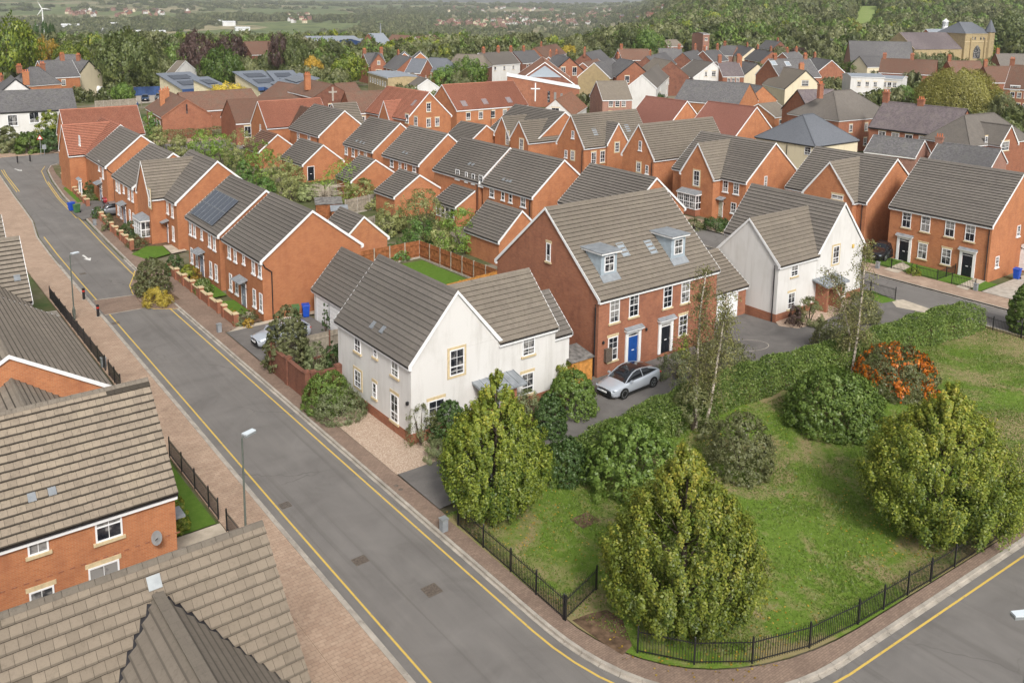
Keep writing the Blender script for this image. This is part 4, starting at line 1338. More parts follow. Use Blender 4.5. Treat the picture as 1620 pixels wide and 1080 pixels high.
def dormer(px, py, bx, by, w=1.55):
    """flat-roofed dormer: window seen at px, py, its front meets the tiles at bx, by"""
    v = h.vols[0]
    t = (v['zr'] - v['ze']) / ((v['y1'] - v['y0']) / 2)
    o_ = h.to_local(EYE); d_ = h.to_local(EYE + ray(bx, by)) - o_
    lam = (v['ze'] + .1 + (o_[1] - v['y0']) * t - o_[2]) / (d_[2] - d_[1] * t)
    yf = (o_ + d_ * lam)[1]
    d_ = h.to_local(EYE + ray(px, py)) - o_
    p_ = o_ + d_ * ((yf - o_[1]) / d_[1])
    zb = v['ze'] + (yf - v['y0']) * t
    zt = p_[2] + .78
    yb = v['y0'] + (zt - v['ze']) / t
    x = p_[0]
    b = MB()
    b.box(x - w/2, x + w/2, yf, yf + .1, zb - .2, zt)
    for q in (-1, 1):
        xs = x + q * (w/2 - .05) - .045
        b.prism([(xs, yf + .1, zb), (xs, yb, zt), (xs, yf + .1, zt)], (.09, 0, 0))
    d0 = b.build('dormer', MATS['dormer_blue'], h.root)
    MB().box(x - w/2 - .2, x + w/2 + .2, yf - .28, yb + .25, zt + .003, zt + .13).build('dormer_fascia', MATS['white_paint'], d0)
    MB().box(x - w/2 - .24, x + w/2 + .24, yf - .32, yb + .4, zt + .133, zt + .19).build('dormer_roof', MATS['lead'], d0)
    zf = lambda y_: v['ze'] + (y_ - v['y0']) * t + .16
    MB().prism([(x - w/2 - .1, yf - .42, zf(yf - .42)), (x - w/2 - .1, yf - .003, zf(yf)), (x - w/2 - .1, yf - .003, zf(yf) + .08), (x - w/2 - .1, yf - .42, zf(yf - .42) + .05)], (w + .2, 0, 0)).build('flashing', MATS['lead'], d0)
    ww = h.win_p((x, yf - .002, p_[2]), 'S', .95, 1.2, nx=2, ny=2, style='sash', head=None, sill=None)
    ww.parent = d0; ww.matrix_basis = Matrix.Translation((x, yf - .002, p_[2]))
    for ch in list(ww.children):
        ch.parent = d0; ch.matrix_basis = Matrix.Translation((x, yf - .002, p_[2]))
dormer(963.5, 417, 959, 437); dormer(1073, 390, 1071, 410)

# --- second white house
h = Near('white rendered house with a red front door behind the birches', 67, 47)
joined_wing(h, 60.65, 66.0, 69.4, 42.63, 48.85, 5.05, 8.2, wall='render_white', tile='tile_tan', lvl=1, plinth=(.75, 'brick_red'))
h.V(66.0, 73.0, 42.6, 52.4, 5.05, 9.0, 'y', wall='render_white', tile='tile_grey', lvl=1, plinth=(.72, 'brick_red'))
h.win('S', 1257, 424, .95, 1.4, k=0, head=None); h.win('S', 1251.5, 475, .95, 1.4, k=0)
h.win('S', 1322, 403, .95, 1.6, k=1, full=True); h.win('S', 1332, 458, 1.0, 1.4, k=1)
h.porch('S', 1303, 440, 2.2, 1.15, 2.45, k=1, doormat='door_red')
h.pipe('W', 5.9, 5.0, k=0)
p = h.seen(1349, 389, 'S', 1); MB().box(-.12, .12, -.1, -.001, -.16, .16).build('alarm_box', MATS['yellow_wood'], h.root, tuple(p), 0)

# --- pair with white door cases
h = Near('red brick semi-detached pair with white door cases and grey roof', 92, 43, name='semi_detached_house')
h.V(86.75, 97.6, 37.6, 47.9, 5.6, 10.0, 'y', wall='brick_orange', tile='tile_grey', lvl=1)
for px, py in ((1434.5, 348), (1464.5, 354.5), (1503, 362), (1535, 369), (1459.5, 397), (1497, 406)):
    h.win('W', px, py, .95, 1.6, style='sash', ny=2)
h.door('W', 1428.5, col='door_black'); h.door('W', 1528, col='door_black')
h.win('S', 1611, 365, .7, 1.1, **WS); h.win('S', 1577, 414, .7, 1.1, **WS)
h.pipe('W', 10.1, 5.3)
h = Near('lower garage wing with a white door beside the brick gable', 95, 34, name='garage', cat='garage')
h.V(93.5, 100, 30.5, 37.3, 2.7, 5.0, 'x', wall='brick_orange', tile='tile_grey', lvl=0)
h.garage_door('W', 1608, 425, 2.4, 2.1)

# --- left row along the street
def row_house(label, Y0, Y1, wins, door, X0=26.65, X1=35.55, zr=8.6, ze=5.15, lvl=1, dcol='door_grey', tile='tile_grey', pipe=True):
    h = Near(label, (X0 + X1) / 2, (Y0 + Y1) / 2)
    h.V(X0, X1, Y0, Y1, ze, zr, 'y', wall='brick_orange', tile=tile, lvl=lvl)
    for w in wins:
        h.win('W', w[0], w[1], w[2], w[3], nx=2 if w[2] > .6 else 1, ny=2, **WS)
    if door: h.door('W', door[0], col=dcol, porch='canopy')
    if pipe:
        b = MB(); b.tube([(0, -.10, .05), (0, -.10, 4.1), (-.55, -.10, 4.55), (-.75, -.10, 4.9)], .05, 6)
        b.build('drainpipe', MATS['gutter_black'], h.root, tuple(h.at('S', .75, 0)), 0)
    return h
a, b_ = .62, 1.25
h = row_house('brick house with a lilac door beside the green and blue bins', 67.35, 75.85,
          [(363, 397, a, b_), (372.5, 402.5, a, b_), (386, 409, .45, .9), (401.3, 421, a, b_), (411.5, 426.5, a, b_), (365.5, 446, a, 1.5), (375, 452, a, 1.5), (403, 471, a, 1.5), (413.3, 478, a, 1.5)], (387,))
h = row_house('brick house with solar panels on its street roof', 77.1, 85.8,
          [(301.7, 361, a, b_), (308, 364, a, b_), (319.5, 371, .45, .9), (332, 380, a, b_), (339.6, 385, a, b_), (304, 404, a, 1.5), (312, 410, a, 1.5), (334, 426, a, 1.5), (342.6, 431, a, 1.5)], (321,))
# solar array: six panels standing on rails
v = h.vols[0]
f_, p_, M4 = h.rooflight(339.5, 329, 0, .05, .05, name='array_mount', kind='vent')
for i in range(6):
    for j in range(2):
        o = inst('solar_panel', cached('solarp', lambda: MB().box(-.49, .49, -.80, .80, .10, .15).mesh('solar_panel', MATS['solar'])), h.root)
        o.matrix_basis = M4 @ Matrix.Translation(((i - 2.5) * 1.0 - 0.1, (j - .5) * 1.62, 0.02))
        g_ = inst('panel_frame', cached('solarf', lambda: MB().box(-.49, -.46, -.80, .80, .151, .158).box(.46, .49, -.80, .80, .151, .158).box(-.46, .46, -.80, -.775, .151, .158).box(-.46, .46, .775, .80, .151, .158).mesh('panel_frame', MATS['solar_frame'])), o)
h = Near('brick house with a front gable and grey bay window', 32, 96.5)
h.V(27.6, 36.4, 92.2, 100.8, 5.15, 8.95, 'y', wall='brick_orange', tile='tile_grey', lvl=1)
h.V(26.0, 32.0, 95.9, 100.6, 5.25, 8.6, 'x', wall='brick_orange', tile='tile_tan', lvl=1, ends=(1, 0))
h.win('W', 236.7, 314, .8, 1.9, k=1, ny=3, full=True); h.win('W', 265.4, 328, .6, 1.3, k=0, **WS); h.win('W', 273, 333.5, .6, 1.3, k=0, **WS); h.win('W', 274.6, 369, .6, 1.5, k=0, **WS)
h.bay('W', 232, 362, 2.5, .9, 1.7, k=1, zc=1.7)
h.door('W', 265, k=0, col='door_grey', porch='canopy')
h = row_house('brick house behind the two cars on the short driveway', 102.4, 110.8,
          [(184.8, 293, a, b_), (189, 296.5, a, b_), (196, 299, .45, .9), (204, 306, a, b_), (209.8, 309.6, a, b_), (187.6, 330, a, 1.4), (192, 335.5, a, 1.4), (206, 341, a, 1.4), (211.7, 346.7, a, 1.4)], (198.7,), X0=26.1, X1=35.0, zr=8.5, lvl=0)
h = row_house('grey roofed brick house next to the red cross gable', 117.1, 126.8, [(157, 262, .7, 1.3), (163, 274, .7, 1.3), (160, 290, .7, 1.4)], (161,), X0=26.8, X1=35.4, zr=8.65, lvl=0)
h = Near('house with a red tiled cross gable over a grey door', 31, 131.5)
h.V(26.9, 35.4, 126.9, 136.5, 5.15, 8.8, 'y', wall='brick_orange', tile='tile_red', lvl=0, gauge=.25, ends=(1, 1))
h.V(24.9, 31.1, 128.6, 134.4, 5.2, 8.7, 'x', wall='brick_orange', tile='tile_red', lvl=0, gauge=.25, ends=(1, 0))
h.win('W', 126, 222, .7, 1.2, k=1, **WS)
h.door('W', 129, k=1, col='door_grey', porch='pilaster')
h = Near('brick house under a broad plain red roof at the end of the row', 33, 147.5)
h.V(27.8, 38.8, 144.2, 150.9, 5.1, 8.9, 'x', wall='brick_orange', tile='tile_red', lvl=0, gauge=.2)
h.win('S', 117, 237, .5, .6, nx=1, ny=1, **WS)

# --- second row, seen from its gardens
def back_house(label, Y0, Y1, wins, X0=59.75, X1=68.5, zr=8.7, lvl=0, vents=(), low=()):
    h = Near(label, (X0 + X1) / 2, (Y0 + Y1) / 2)
    h.V(X0, X1, Y0, Y1, 5.15, zr, 'y', wall='brick_orange', tile='tile_grey', lvl=lvl)
    for w in wins: h.win('W', w[0], w[1], w[2], w[3], nx=2 if w[2] > .7 else 1, ny=2, **WS)
    for q in vents: h.rooflight(q[0], q[1], 0, .35, .45, 'solar_frame', name='roof_vent', kind='vent')
    h.pipe('W', Y1 - Y0 - .35, 5.1)
    return h
back_house('back house whose gable rises beside the red roofed neighbour', 126.2, 136.9, [(472, 216, .8, 1.2), (489, 219, .8, 1.2)])
back_house('back house with four upper windows above the leafy shed garden', 109.2, 117.8, [(548, 237, .85, 1.35), (559, 240.5, .8, 1.3), (568, 243, .5, 1.2), (578.4, 247, .8, 1.3)], vents=((565, 223), (571, 225), (576, 227)))
back_house('back house behind the garage with the white verge', 97.0, 106.3, [(620, 256, .85, 1.35), (633, 260, .6, 1.3), (642, 261.5, .6, 1.3), (655.6, 264.5, .8, 1.3), (614, 284, .8, 1.2)], vents=((639, 241), (644, 243)))
back_house('back house with an open top window above a sunroom', 83.6, 93.4, [(724, 276, .85, 1.2), (738, 280, .5, 1.2), (749, 283, .6, 1.2), (761, 286, .8, 1.3)], vents=((743, 259.5), (749, 260.5)))
back_house('back house joined to the sunroom house, gable toward the white house', 73.7, 82.9, [(778.5, 303, .85, 1.35), (796, 307.6, .6, 1.3), (808, 311.3, .6, 1.3), (828, 318, .85, 1.35), (780, 336, .9, 1.2)], vents=((797, 284), (803, 286), (808, 287)))
back_house('back house partly hidden by the dormer roof', 60.8, 70.4, [], X0=60.8, X1=69.5)
h = Near('house with a broad plain red roof behind the shrubs', 62, 142.5)
h.V(56.9, 68.0, 139.6, 146.4, 5.1, 8.95, 'x', wall='brick_orange', tile='tile_red', lvl=0, gauge=.2)
h.V(61.0, 67, 135.8, 143, 5.1, 7.9, 'y', wall='brick_orange', tile='tile_brown', lvl=0, gauge=.2, ends=(1, 0))
h.win('W', 412, 202, .5, 1.1, nx=1, **WS)
def garage(label, X0, X1, Y0, Y1, ze, zr, tile='tile_grey', lvl=0, axis='y'):
    h = Near(label, (X0 + X1) / 2, (Y0 + Y1) / 2, name='garage', cat='garage')
    h.V(X0, X1, Y0, Y1, ze, zr, axis, wall='brick_orange', tile=tile, lvl=lvl)
    return h
h = garage('brick garage with a white side door among the shrubs', 53.2, 59.5, 117.8, 125.3, 2.6, 5.1)
h.door('S', 492, col='door_black', porch='plain')
garage('red tiled brick garage beside the broad red roof', 52.2, 58.3, 131.5, 137.5, 2.6, 5.0, 'tile_brown')
garage('brick garage half hidden by the tall bush', 53.4, 60.4, 103.4, 107.6, 2.6, 5.0)
garage('brick garage with white verge behind the big garden bush', 53.2, 60.2, 92.0, 96.6, 2.6, 4.85)
garage('brick garage roof beside the dark driveway and purple shrub', 51.6, 57.2, 68.8, 74.6, 2.6, 5.2)
garage('low brick garage roof behind the lilac-door house', 38.2, 43.4, 76.6, 81.5, 2.6, 4.9)
h = Near('lean-to sunroom with white frames', 58.3, 86.6, name='sunroom', cat='sunroom')
h.V(56.9, 62.2, 84.3, 88.8, 2.35, 3.9, 'y', wall='brick_orange', tile='tile_grey', lvl=0, slopes=(1, 0))
for i in range(4): h.win_p(h.at('W', .75 + i * 1.0, 1.35), 'W', .85, 1.6, nx=1, ny=1, head=None, sill=None)

# --- third row along the side street
h = Near('brick house with twin front gables and a dark bay', 91, 111)
h.V(85.9, 96.8, 105.1, 117.6, 5.1, 8.95, 'y', lvl=0)
h.V(84.7, 91.3, 110.6, 114.4, 5.1, 7.85, 'x', tile='tile_tan', lvl=0, ends=(1, 0)); h.V(84.0, 91.3, 104.9, 109.4, 5.0, 7.8, 'x', tile='tile_tan', lvl=0, ends=(1, 0))
h.win('W', 779.5, 214, .8, 1.5, k=0, **WS); h.win('W', 803, 218, .8, 2.2, k=1, full=True); h.win('W', 825, 229, .9, 1.8, k=2, full=True)
h.pipe('W', 12.2, 5.0)
h = Near('brick house with an end gable and a gabled dormer with roof windows', 91.5, 96.4)
h.V(85.1, 98.2, 93.5, 99.4, 5.7, 9.85, 'x', lvl=0, tile='tile_tan')
h.V(89.3, 93.3, 93.1, 96.4, 5.9, 8.6, 'y', lvl=0, ends=(1, 0))
h.win('W', 906.5, 213, .55, 1.1, **WS); h.win('W', 895.5, 243.5, .6, 1.1, **WS); h.win('W', 906, 246, .75, 1.3, full=True)
h.win('S', 939, 250, .95, 1.7, k=0); h.win('S', 953, 248, .95, 1.7, k=0); h.win('S', 976, 233, .85, 1.4, k=1, full=True)
h.rooflight(941, 209, 0, .8, 1.2); h.rooflight(992.5, 203, 0, .8, 1.2)
h.pipe('W', 5.6, 5.4)
h = Near('brick house with a plain end gable and tan roof', 93.5, 83.9)
h.V(86.2, 101, 80.95, 86.85, 5.7, 9.85, 'x', lvl=0, tile='tile_tan')
h.win('W', 1013, 230.5, .55, 1.3, **WS); h.win('W', 1010.5, 264.5, .75, 1.3, full=True); h.win('W', 1023.5, 268.5, .55, 1.2, **WS)
h.pipe('W', 5.6, 5.4)
h = Near('brick house with a white bay window below its front gable', 91, 71.5)
h.V(86.2, 96.6, 65.9, 77.5, 5.1, 9.3, 'y', lvl=1)
h.V(84.9, 91.4, 69.8, 75.0, 5.15, 8.95, 'x', lvl=1, tile='tile_tan', ends=(1, 0))
h.win('W', 1102, 282, .95, 1.9, k=1, full=True); h.win('W', 1148, 294, .8, 1.5, k=0, head=None, sill='white'); h.win('W', 1165, 297.5, .8, 1.5, k=0, head=None, sill='white')
h.win('S', 1211, 287, .55, 1.3, k=0, **WS); h.win('W', 1160.5, 329, .8, 1.3, k=0, **WS)
h.bay('W', 1093, 330, 3.0, .9, 1.8, k=1, zc=1.75)
h.door('W', 1137.5, k=0, col='door_green', porch='canopy')
h = Near('brick house with a blank front gable and round vent', 93, 56)
h.V(87.55, 98.4, 51.1, 61.2, 5.25, 9.35, 'y', lvl=1)
h.V(86.7, 93.0, 52.2, 58.3, 5.3, 9.0, 'x', lvl=1, tile='tile_tan', ends=(1, 0))
p = h.seen(1327.5, 282, 'W', 1); MB().lathe([(.16, 0), (.16, .05)], 12).build('round_vent', MATS['white_paint'], h.root, tuple(p), 0).rotation_euler = (0, -math.pi / 2, 0)
h.win('W', 1325, 312, 1.4, .5, k=1, nx=2, ny=1)
h.pipe('W', 9.7, 5.1)

# --- near roofs on the left
h = Near('brick house with tan tiles, two side windows and a satellite dish', 4, 40.4)
h.V(-3.5, 10.35, 36.95, 43.9, 5.1, 8.78, 'x', wall='brick_orange', tile='tile_near', lvl=2, barge=None, gauge=.36)
h.win('S', 171.5, 829, 1.05, 1.3, nx=2, ny=1, style='sash', head=None); h.win('S', 59.5, 856.5, .75, 1.0, nx=2, ny=1, style='sash', head=None)
for px, py in ((165, 910), (67, 950)):
    h.win('S', px, py, 1.2 if px > 100 else .9, 1.1, nx=2, ny=1, style='sash')
b = MB()
h.rooflight(82, 776, 0, .3, .42, 'solar_frame', name='roof_vent', kind='vent'); h.rooflight(50, 786, 0, .3, .42, 'solar_frame', name='roof_vent', kind='vent')
p = h.seen(246, 846, 'S')
prof = [(0.02 + .3 * math.sin(t), .3 * (1 - math.cos(t)) * .5) for t in np.linspace(0, 1.2, 6)]
b = MB(); b.lathe(prof, 16)
dish = b.build('satellite_dish', MATS['metal_grey'], h.root, (p[0], p[1] - .42, p[2] + .1), 0); dish.rotation_euler = (math.radians(68), 0, math.radians(-62))
MB().beam((0, 0, 0), (.25, -.0, .42), .03, .03).build('feed_arm', MATS['black_paint'], dish)
MB().tube([tuple(p + np.array([0, -.01, 0])), tuple(p + np.array([0, -.4, .05]))], .025, 6).build('dish_bracket', MATS['black_paint'], h.root)
b = MB()
for i in range(22):
    b.box(p[0] - 8 + i * .42, p[0] - 8 + i * .42 + .2, h.vols[0]['y0'] - .012, h.vols[0]['y0'] - .001, 3.0, 3.065)
b.build('string_course', MATS['brick_red'], h.root)
MB().box(.05, .75, -.9, .0, 2.35, 2.45).build('porch_roof', MATS['lead'], h.root, (10.35 - 4, 39.0 - 40.4, .6), 0)
h = Near('tan tiled roof with a hipped grey wing filling the corner', 4, 26.5)
h.V(-3.0, 10.1, 23.0, 30.0, 5.1, 8.78, 'x', wall='brick_orange', tile='tile_near', lvl=2, barge=None, gauge=.36)
h.V(3.35, 9.75, 14.0, 26.45, 5.05, 8.1, 'y', wall='brick_orange', tile='tile_rustic', lvl=1, gauge=.36, ends=(1, 0))
MB().box(-.2, .2, -.2, .22, 0, .03).build('lead_flashing', MATS['metal_grey'], h.root, (6.55 - 4, 26.0 - 26.5, 8.46), 0).rotation_euler = (math.radians(47), 0, 0)
b = MB()
for q in (-1, 1):
    b.beam((6.55 - 4 + q * .25, 25.65 - 26.5, 8.05), (6.55 - 4 + q * 3.35, 22.75 - 26.5, 5.02), .2, .05)
b.build('valley_gutter', MATS['gutter_black'], h.root)
MB().beam((6.55 - 4, 25.7 - 26.5, 8.26), (6.55 - 4, 14 - 26.5, 8.26), .34, .09).build('ridge_capping', MATS['tile_tan'], h.root)
h = Near('grey roofed house with a white gable verge beside the footway', 6, 55)
h.V(1.6, 10.75, 49.8, 62.9, 5.0, 7.8, 'y', wall='brick_orange', tile='tile_rustic', lvl=1)
h.V(3.2, 9.2, 45.2, 52, 4.3, 6.5, 'y', wall='brick_orange', tile='tile_rustic', lvl=1, ends=(1, 0), barge=None)
h = Near('tan roofed house with a grey front wing by the slab steps', 4, 71)
h.V(-3, 10.0, 67.7, 74.4, 5.1, 8.75, 'x', wall='brick_orange', tile='tile_rustic', lvl=1, gauge=.36)
h.V(2.6, 9.7, 63.4, 71, 4.9, 7.7, 'y', wall='brick_orange', tile='tile_rustic', lvl=1, ends=(1, 0))
h.rooflight(27, 440, 0, .4, .5, 'solar_frame', name='roof_vent', kind='vent')
h = Near('tan roof corner at the far end of the near row', 4, 79)
h.V(-3, 10.0, 75.6, 82.2, 5.1, 8.75, 'x', wall='brick_orange', tile='tile_tan', lvl=0, gauge=.36)
# ------------------------------------------------------------------ the older town beyond (ridge ends surveyed from the photograph)
RH = ridge_house
# red roofed block and gable house behind the second row
h = RH('brick block with three roof windows in a red roof', 699.6, 134.8, 810.7, 128.5, 10.2, 6.0, 9.5, 'brick_orange', 'tile_red', 0, wf=5, storeys=1, wz=(4.6,), gauge=.25)
for q in ((734, 164), (767, 161), (805, 158.5)): h.rooflight(q[0], q[1], 0, 1.2, 1.4, 'solar_frame')
h.pipe('S', 8, 5.8)
P1 = G(678.9, 146.7, 10.4)
h = House('tall brick gable house with a red roof and three gable windows', (P1[0], P1[1]), math.radians(3), name='house')
h.vol(-4.6, 4.6, 0, 13, 6.2, 10.4, 'y', 'brick_orange', 'tile_red', 0, gauge=.25)
h.vol(-5.4, 0, 4.0, 7.5, 5.6, 8.7, 'x', 'brick_orange', 'tile_red', 0, gauge=.25, ends=(1, 0))
for q in ((678, 170), (678, 194.5), (691.5, 193)): h.win('S', q[0], q[1], .9, 1.5)
for q in ((644, 188), (658, 192)): h.win('W', q[0], q[1], 1.0, 1.5)
h.rooflight(655, 163, 0, .7, 1.3, 'solar_frame')
# maroon hipped pair
RH('brick house with a plain maroon roof, gable to the court', 1022.5, 152.5, 1086.7, 160.8, 9.6, 5.2, 9.6, 'brick_orange', 'tile_maroon', -1, wf=0)
RH('second brick house with a plain maroon roof beside the slate hip', 1120.8, 160.8, 1196.7, 170.2, 9.4, 5.2, 9.6, 'brick_orange', 'tile_maroon', -1, wf=0)
RH('low grey roofed house tucked before the twin gables', 730, 192.6, 769, 199, 6.3, 4.0, 7.0, 'brick_orange', 'tile_grey', 0, wf=0)
RH('grey roofed house turned sideways behind the back row', 526, 164.5, 562.6, 162.6, 8.6, 5.1, 7.5, 'brick_orange', 'tile_tan', 0, wf=0)
# slate and tile houses to the right
P1 = G(1294, 231, 5.3)
h = House('cream house with a big new slate hipped roof', (P1[0] + 5.6, P1[1] + 5.8), math.radians(-1), name='house')
h.vol(-5.5, 5.5, -5.5, 5.5, 5.2, 9.0, 'x', 'render_cream', 'tile_slate_new', -1, hip=4.2, fascia='black_paint')
h.win('W', 1278, 239, 1.1, 1.2, head=None, sill=None); FARB.append((P1[0] + 5, P1[1] + 5, 9))
h.pipe('W', 6, 5)
h = RH('brick house with a purple slate roof and hipped tiled end', 1316, 144.5, 1349, 142.5, 10.4, 5.9, 11.5, 'brick_red', 'tile_grey', -1, hip=5.2, wf=3, left=2, chim=((.1, 1.5),), ww=.9)
RH('purple slate wing of the hipped brick house', 1262, 143, 1318, 142, 9.9, 5.9, 9.5, 'brick_red', 'tile_purple', -1, hip=0, wf=3, ww=.9, barge='black_paint')
h = RH('long brick terrace under a purple slate roof with two chimneys', 1399, 160.7, 1530, 173.5, 9.6, 5.6, 8.8, 'brick_red', 'tile_purple', -1, wf=5, chim=((.02, 1.7), (.46, 1.0)), barge='black_paint', fascia='black_paint', storeys=1, ww=1.3)
RH('low outbuilding with a mossy slate roof and white valley strip', 1383, 214, 1462, 223, 5.6, 3.4, 6.0, 'brick_pink', 'tile_slate', -1, wf=1, storeys=1, wz=(1.8,))
RH('second mossy outbuilding with a brick end gable', 1486, 225.5, 1583, 237, 5.6, 3.4, 6.5, 'brick_pink', 'tile_slate', -1, wf=0, chim=((.0, .9),), chmat='brick_pink')
P1 = G(1595, 195.6, 8.6)
h = House('brick house with a hipped grey roof and gabled window bay', (P1[0], P1[1]), math.radians(-8), name='house')
h.vol(-6.5, 9, 1.5, 9.5, 5.4, 9.3, 'x', 'brick_red', 'tile_grey', -1, hip=4)
h.vol(-2.2, 2.2, -.5, 5.5, 5.6, 8.3, 'y', 'brick_red', 'tile_grey', -1)
h.win('S', 1590, 231, 1.9, 1.4, k=1); h.win('S', 1560, 222, .6, 1.2, k=0); FARB.append((P1[0], P1[1] + 4, 9))
h = RH('brick villa with a brown tiled roof and white dormer at the picture edge', 1600, 103, 1660, 106, 11.5, 6.0, 10, 'brick_red', 'tile_brown', -1, wf=4, chim=((.02, 1.6),))
h.win('S', 1606, 140, 2.2, 1.2, head='white')
# church quarter
def church():
    P = G(1543, 98, 0)
    sc_ = depth(P) / FPX
    P = G(1543, 104, 0)
    D_ = depth(P) / FPX
    h = House('yellow stone church tower with a slate cap and corner turret', (P[0], P[1]), math.radians(-16), name='church', cat='church')
    W = 54 * D_ / 2; H_ = height_at(P, 1540, 53); cap = height_at(P, 1540, 36) - H_; spire = height_at(P, 1569, 31)
    h.vol(-W, W, 0, 2 * W, H_, H_ + cap, 'x', 'stone_buff', 'tile_slate_new', -1, hip=W * .5, fascia='stone_cream', ov=.25)
    h.vol(-W * 4.6, -W * .95, W * .15, W * 2.6, H_ * .52, H_ * 1.0, 'x', 'stone_buff', 'tile_purple', -1, barge='stone_cream', fascia=None)
    tx = W * .98
    b = MB(); b.lathe([(W * .27, 0), (W * .27, H_ + .3), (W * .3, H_ + .5)], 8, (tx, .6)); b.build('turret', MATS['stone_buff'], h.root)
    b = MB(); b.lathe([(W * .32, H_ + .5), (.06, spire)], 8, (tx, .6)); b.build('turret_spire', MATS['tile_slate_new'], h.root)
    # pointed doorway and lancets
    def arch(x, z0, w, hh, y):
        pts = [(x - w/2, y, z0), (x + w/2, y, z0), (x + w/2, y, z0 + hh * .6), (x + w * .25, y, z0 + hh * .88), (x, y, z0 + hh), (x - w * .25, y, z0 + hh * .88), (x - w/2, y, z0 + hh * .6)]
        return MB().prism(pts, (0, -.08, 0))
    arch(0, H_ * .22, W * .55, H_ * .42, -.02).build('window', MATS['glass'], h.root)
    for i in (-2, -1, 1, 2):
        arch(i * W * .22, H_ * .80, W * .1, H_ * .1, -.02).build('lancet', MATS['glass'], h.root)
    for x in (-W * .55, W * .55):
        MB().box(x - .3, x + .3, -.5, -.001, 0, H_ * .86).build('buttress', MATS['stone_buff'], h.root)
    MB().box(-W - .12, W + .12, -.14, -.002, H_ * .74, H_ * .76).build('string_course', MATS['stone_cream'], h.root)
    FARB.append((P[0], P[1], 22))
church()
def tower2():
    P = G(1481, 44, 6); D_ = depth(P) / FPX
    h = House('far square church tower with four pinnacles', (P[0], P[1]), math.radians(-20), name='church_tower', cat='tower')
    W = 9.5 * D_; z1 = height_at(P, 1481, 27)
    b = MB(); b.box(-W, W, -W, W, 0, z1); b.build('tower', MATS['stone_buff'], h.root)
    for x in (-1, 1):
        for y in (-1, 1):
            MB().lathe([(W * .16, z1), (W * .16, z1 + W * .3), (.05, z1 + W * 1.5)], 6, (x * W * .88, y * W * .88)).build('pinnacle', MATS['stone_buff'], h.root)
    for x in (-.35, .35): MB().box(x * W - W * .16, x * W + W * .16, -W - .05, -W - .001, z1 - W * 1.3, z1 - W * .4).build('belfry_window', MATS['glass'], h.root)
    FARB.append((P[0], P[1], 14))
tower2()
h = RH('brick hall with a pediment and white cupola', 1465, 46.5, 1519, 46, 15, 9, 14, 'brick_red', 'roof_metal', -1, wf=3, storeys=1, ridge=False)
P_ = G(1495, 46, 15); D_ = depth(P_) / FPX; q_ = h.to_local(P_)
cup = MB().lathe([(5 * D_, 14.2), (5 * D_, 15 + 3 * D_), (4.2 * D_, 15 + 3 * D_), (4.2 * D_, 15 + 11 * D_), (5.4 * D_, 15 + 11.3 * D_), (.3 * D_, 15 + 16 * D_)], 8, (q_[0], q_[1])).build('cupola', MATS['white_paint'], h.root)
for k in range(8):
    t = (k + .5) * math.pi / 4
    MB().box(-.7 * D_, .7 * D_, -.12, .12, 15 + 4 * D_, 15 + 10 * D_).build('louvre', MATS['lead'], cup, (q_[0] + 3.95 * D_ * math.cos(t), q_[1] + 3.95 * D_ * math.sin(t), 0), t + math.pi / 2)
h = RH('long slate roofed church hall beside the tower', 1343, 65, 1441, 67, 13, 5.5, 15, 'brick_pink', 'tile_slate', -1, wf=0, barge='black_paint')
RH('flat grey roofed school block behind the hall', 1392, 60, 1458, 61, 8.5, 7.8, 12, 'brick_pink', 'roof_metal', -1, wf=0, ridge=False)
RH('small slate porch gable before the hall', 1360, 89.5, 1394, 89, 8.2, 4.8, 8, 'render_cream', 'tile_slate', -1, wf=0, barge='black_paint')
for i, (a, lab) in enumerate((((1395, 92.5, 1483, 96), 'brown tiled terrace with tall chimneys below the church tower'), ((1499, 96.5, 1550, 97), 'brown tiled house with a small gable near the willow'), ((1556, 105, 1606, 105.5), 'brown tiled house right of the willow'), ((1575, 85, 1640, 86), 'grey tiled house behind the willow at the edge'))):
    RH(lab, *a, 9.5, 5.4, 8.5, 'brick_red', 'tile_brown' if i < 3 else 'tile_grey', -1, wf=0, chim=((.05, 1.4), (.55, 1.6)) if i == 0 else ((.05, 1.6),), barge='brick_old')
h = RH('white flat roofed extension with four dark windows', 1340, 116, 1392, 117, 7.6, 7.0, 8, 'render_white', 'roof_metal', -1, wf=3, storeys=1, wz=(5.0,), ridge=False)
h = RH('second white flat roofed extension beside the brick return', 1393, 119, 1432, 121, 7.2, 6.7, 8, 'render_white', 'roof_metal', -1, wf=3, storeys=1, wz=(5.0,), ridge=False)
# villas and gables in the middle right
h = RH('red brick villa with arched window and white quoins', 1216, 94, 1280, 93, 11.5, 7.0, 10, 'brick_red', 'tile_slate', -1, wf=3, chim=((.15, 1.2), (.9, 1.2)), ww=1.3, wh=1.7, wz=(5.0, 2.2))
for q in ((1224, 100), (1246, 101)): h.rooflight(q[0], q[1], 0, 1.6, 1.6, 'white_paint')
def gable_front(label, px, py, zr, w, L, ze, wall, tile, rot=0.0, barge='white_paint', wins=(), chim=None, hipside=0):
    P = G(px, py, zr)
    h = House(label, (P[0], P[1]), math.radians(rot), name='house')
    h.vol(-w/2, w/2, 0, L, ze, zr, 'y', wall, tile, -1, barge=barge, gutter=False)
    for x, z, ww_, hh_ in wins: h.win_p((x, 0, z), 'S', ww_, hh_, nx=2, ny=1)
    if chim: h.chimney(chim[0], chim[1], zr - 1.5, zr + chim[2], 1.2, .8)
    FARB.append((P[0], P[1] + L/2, max(w, L) * .7))
    return h
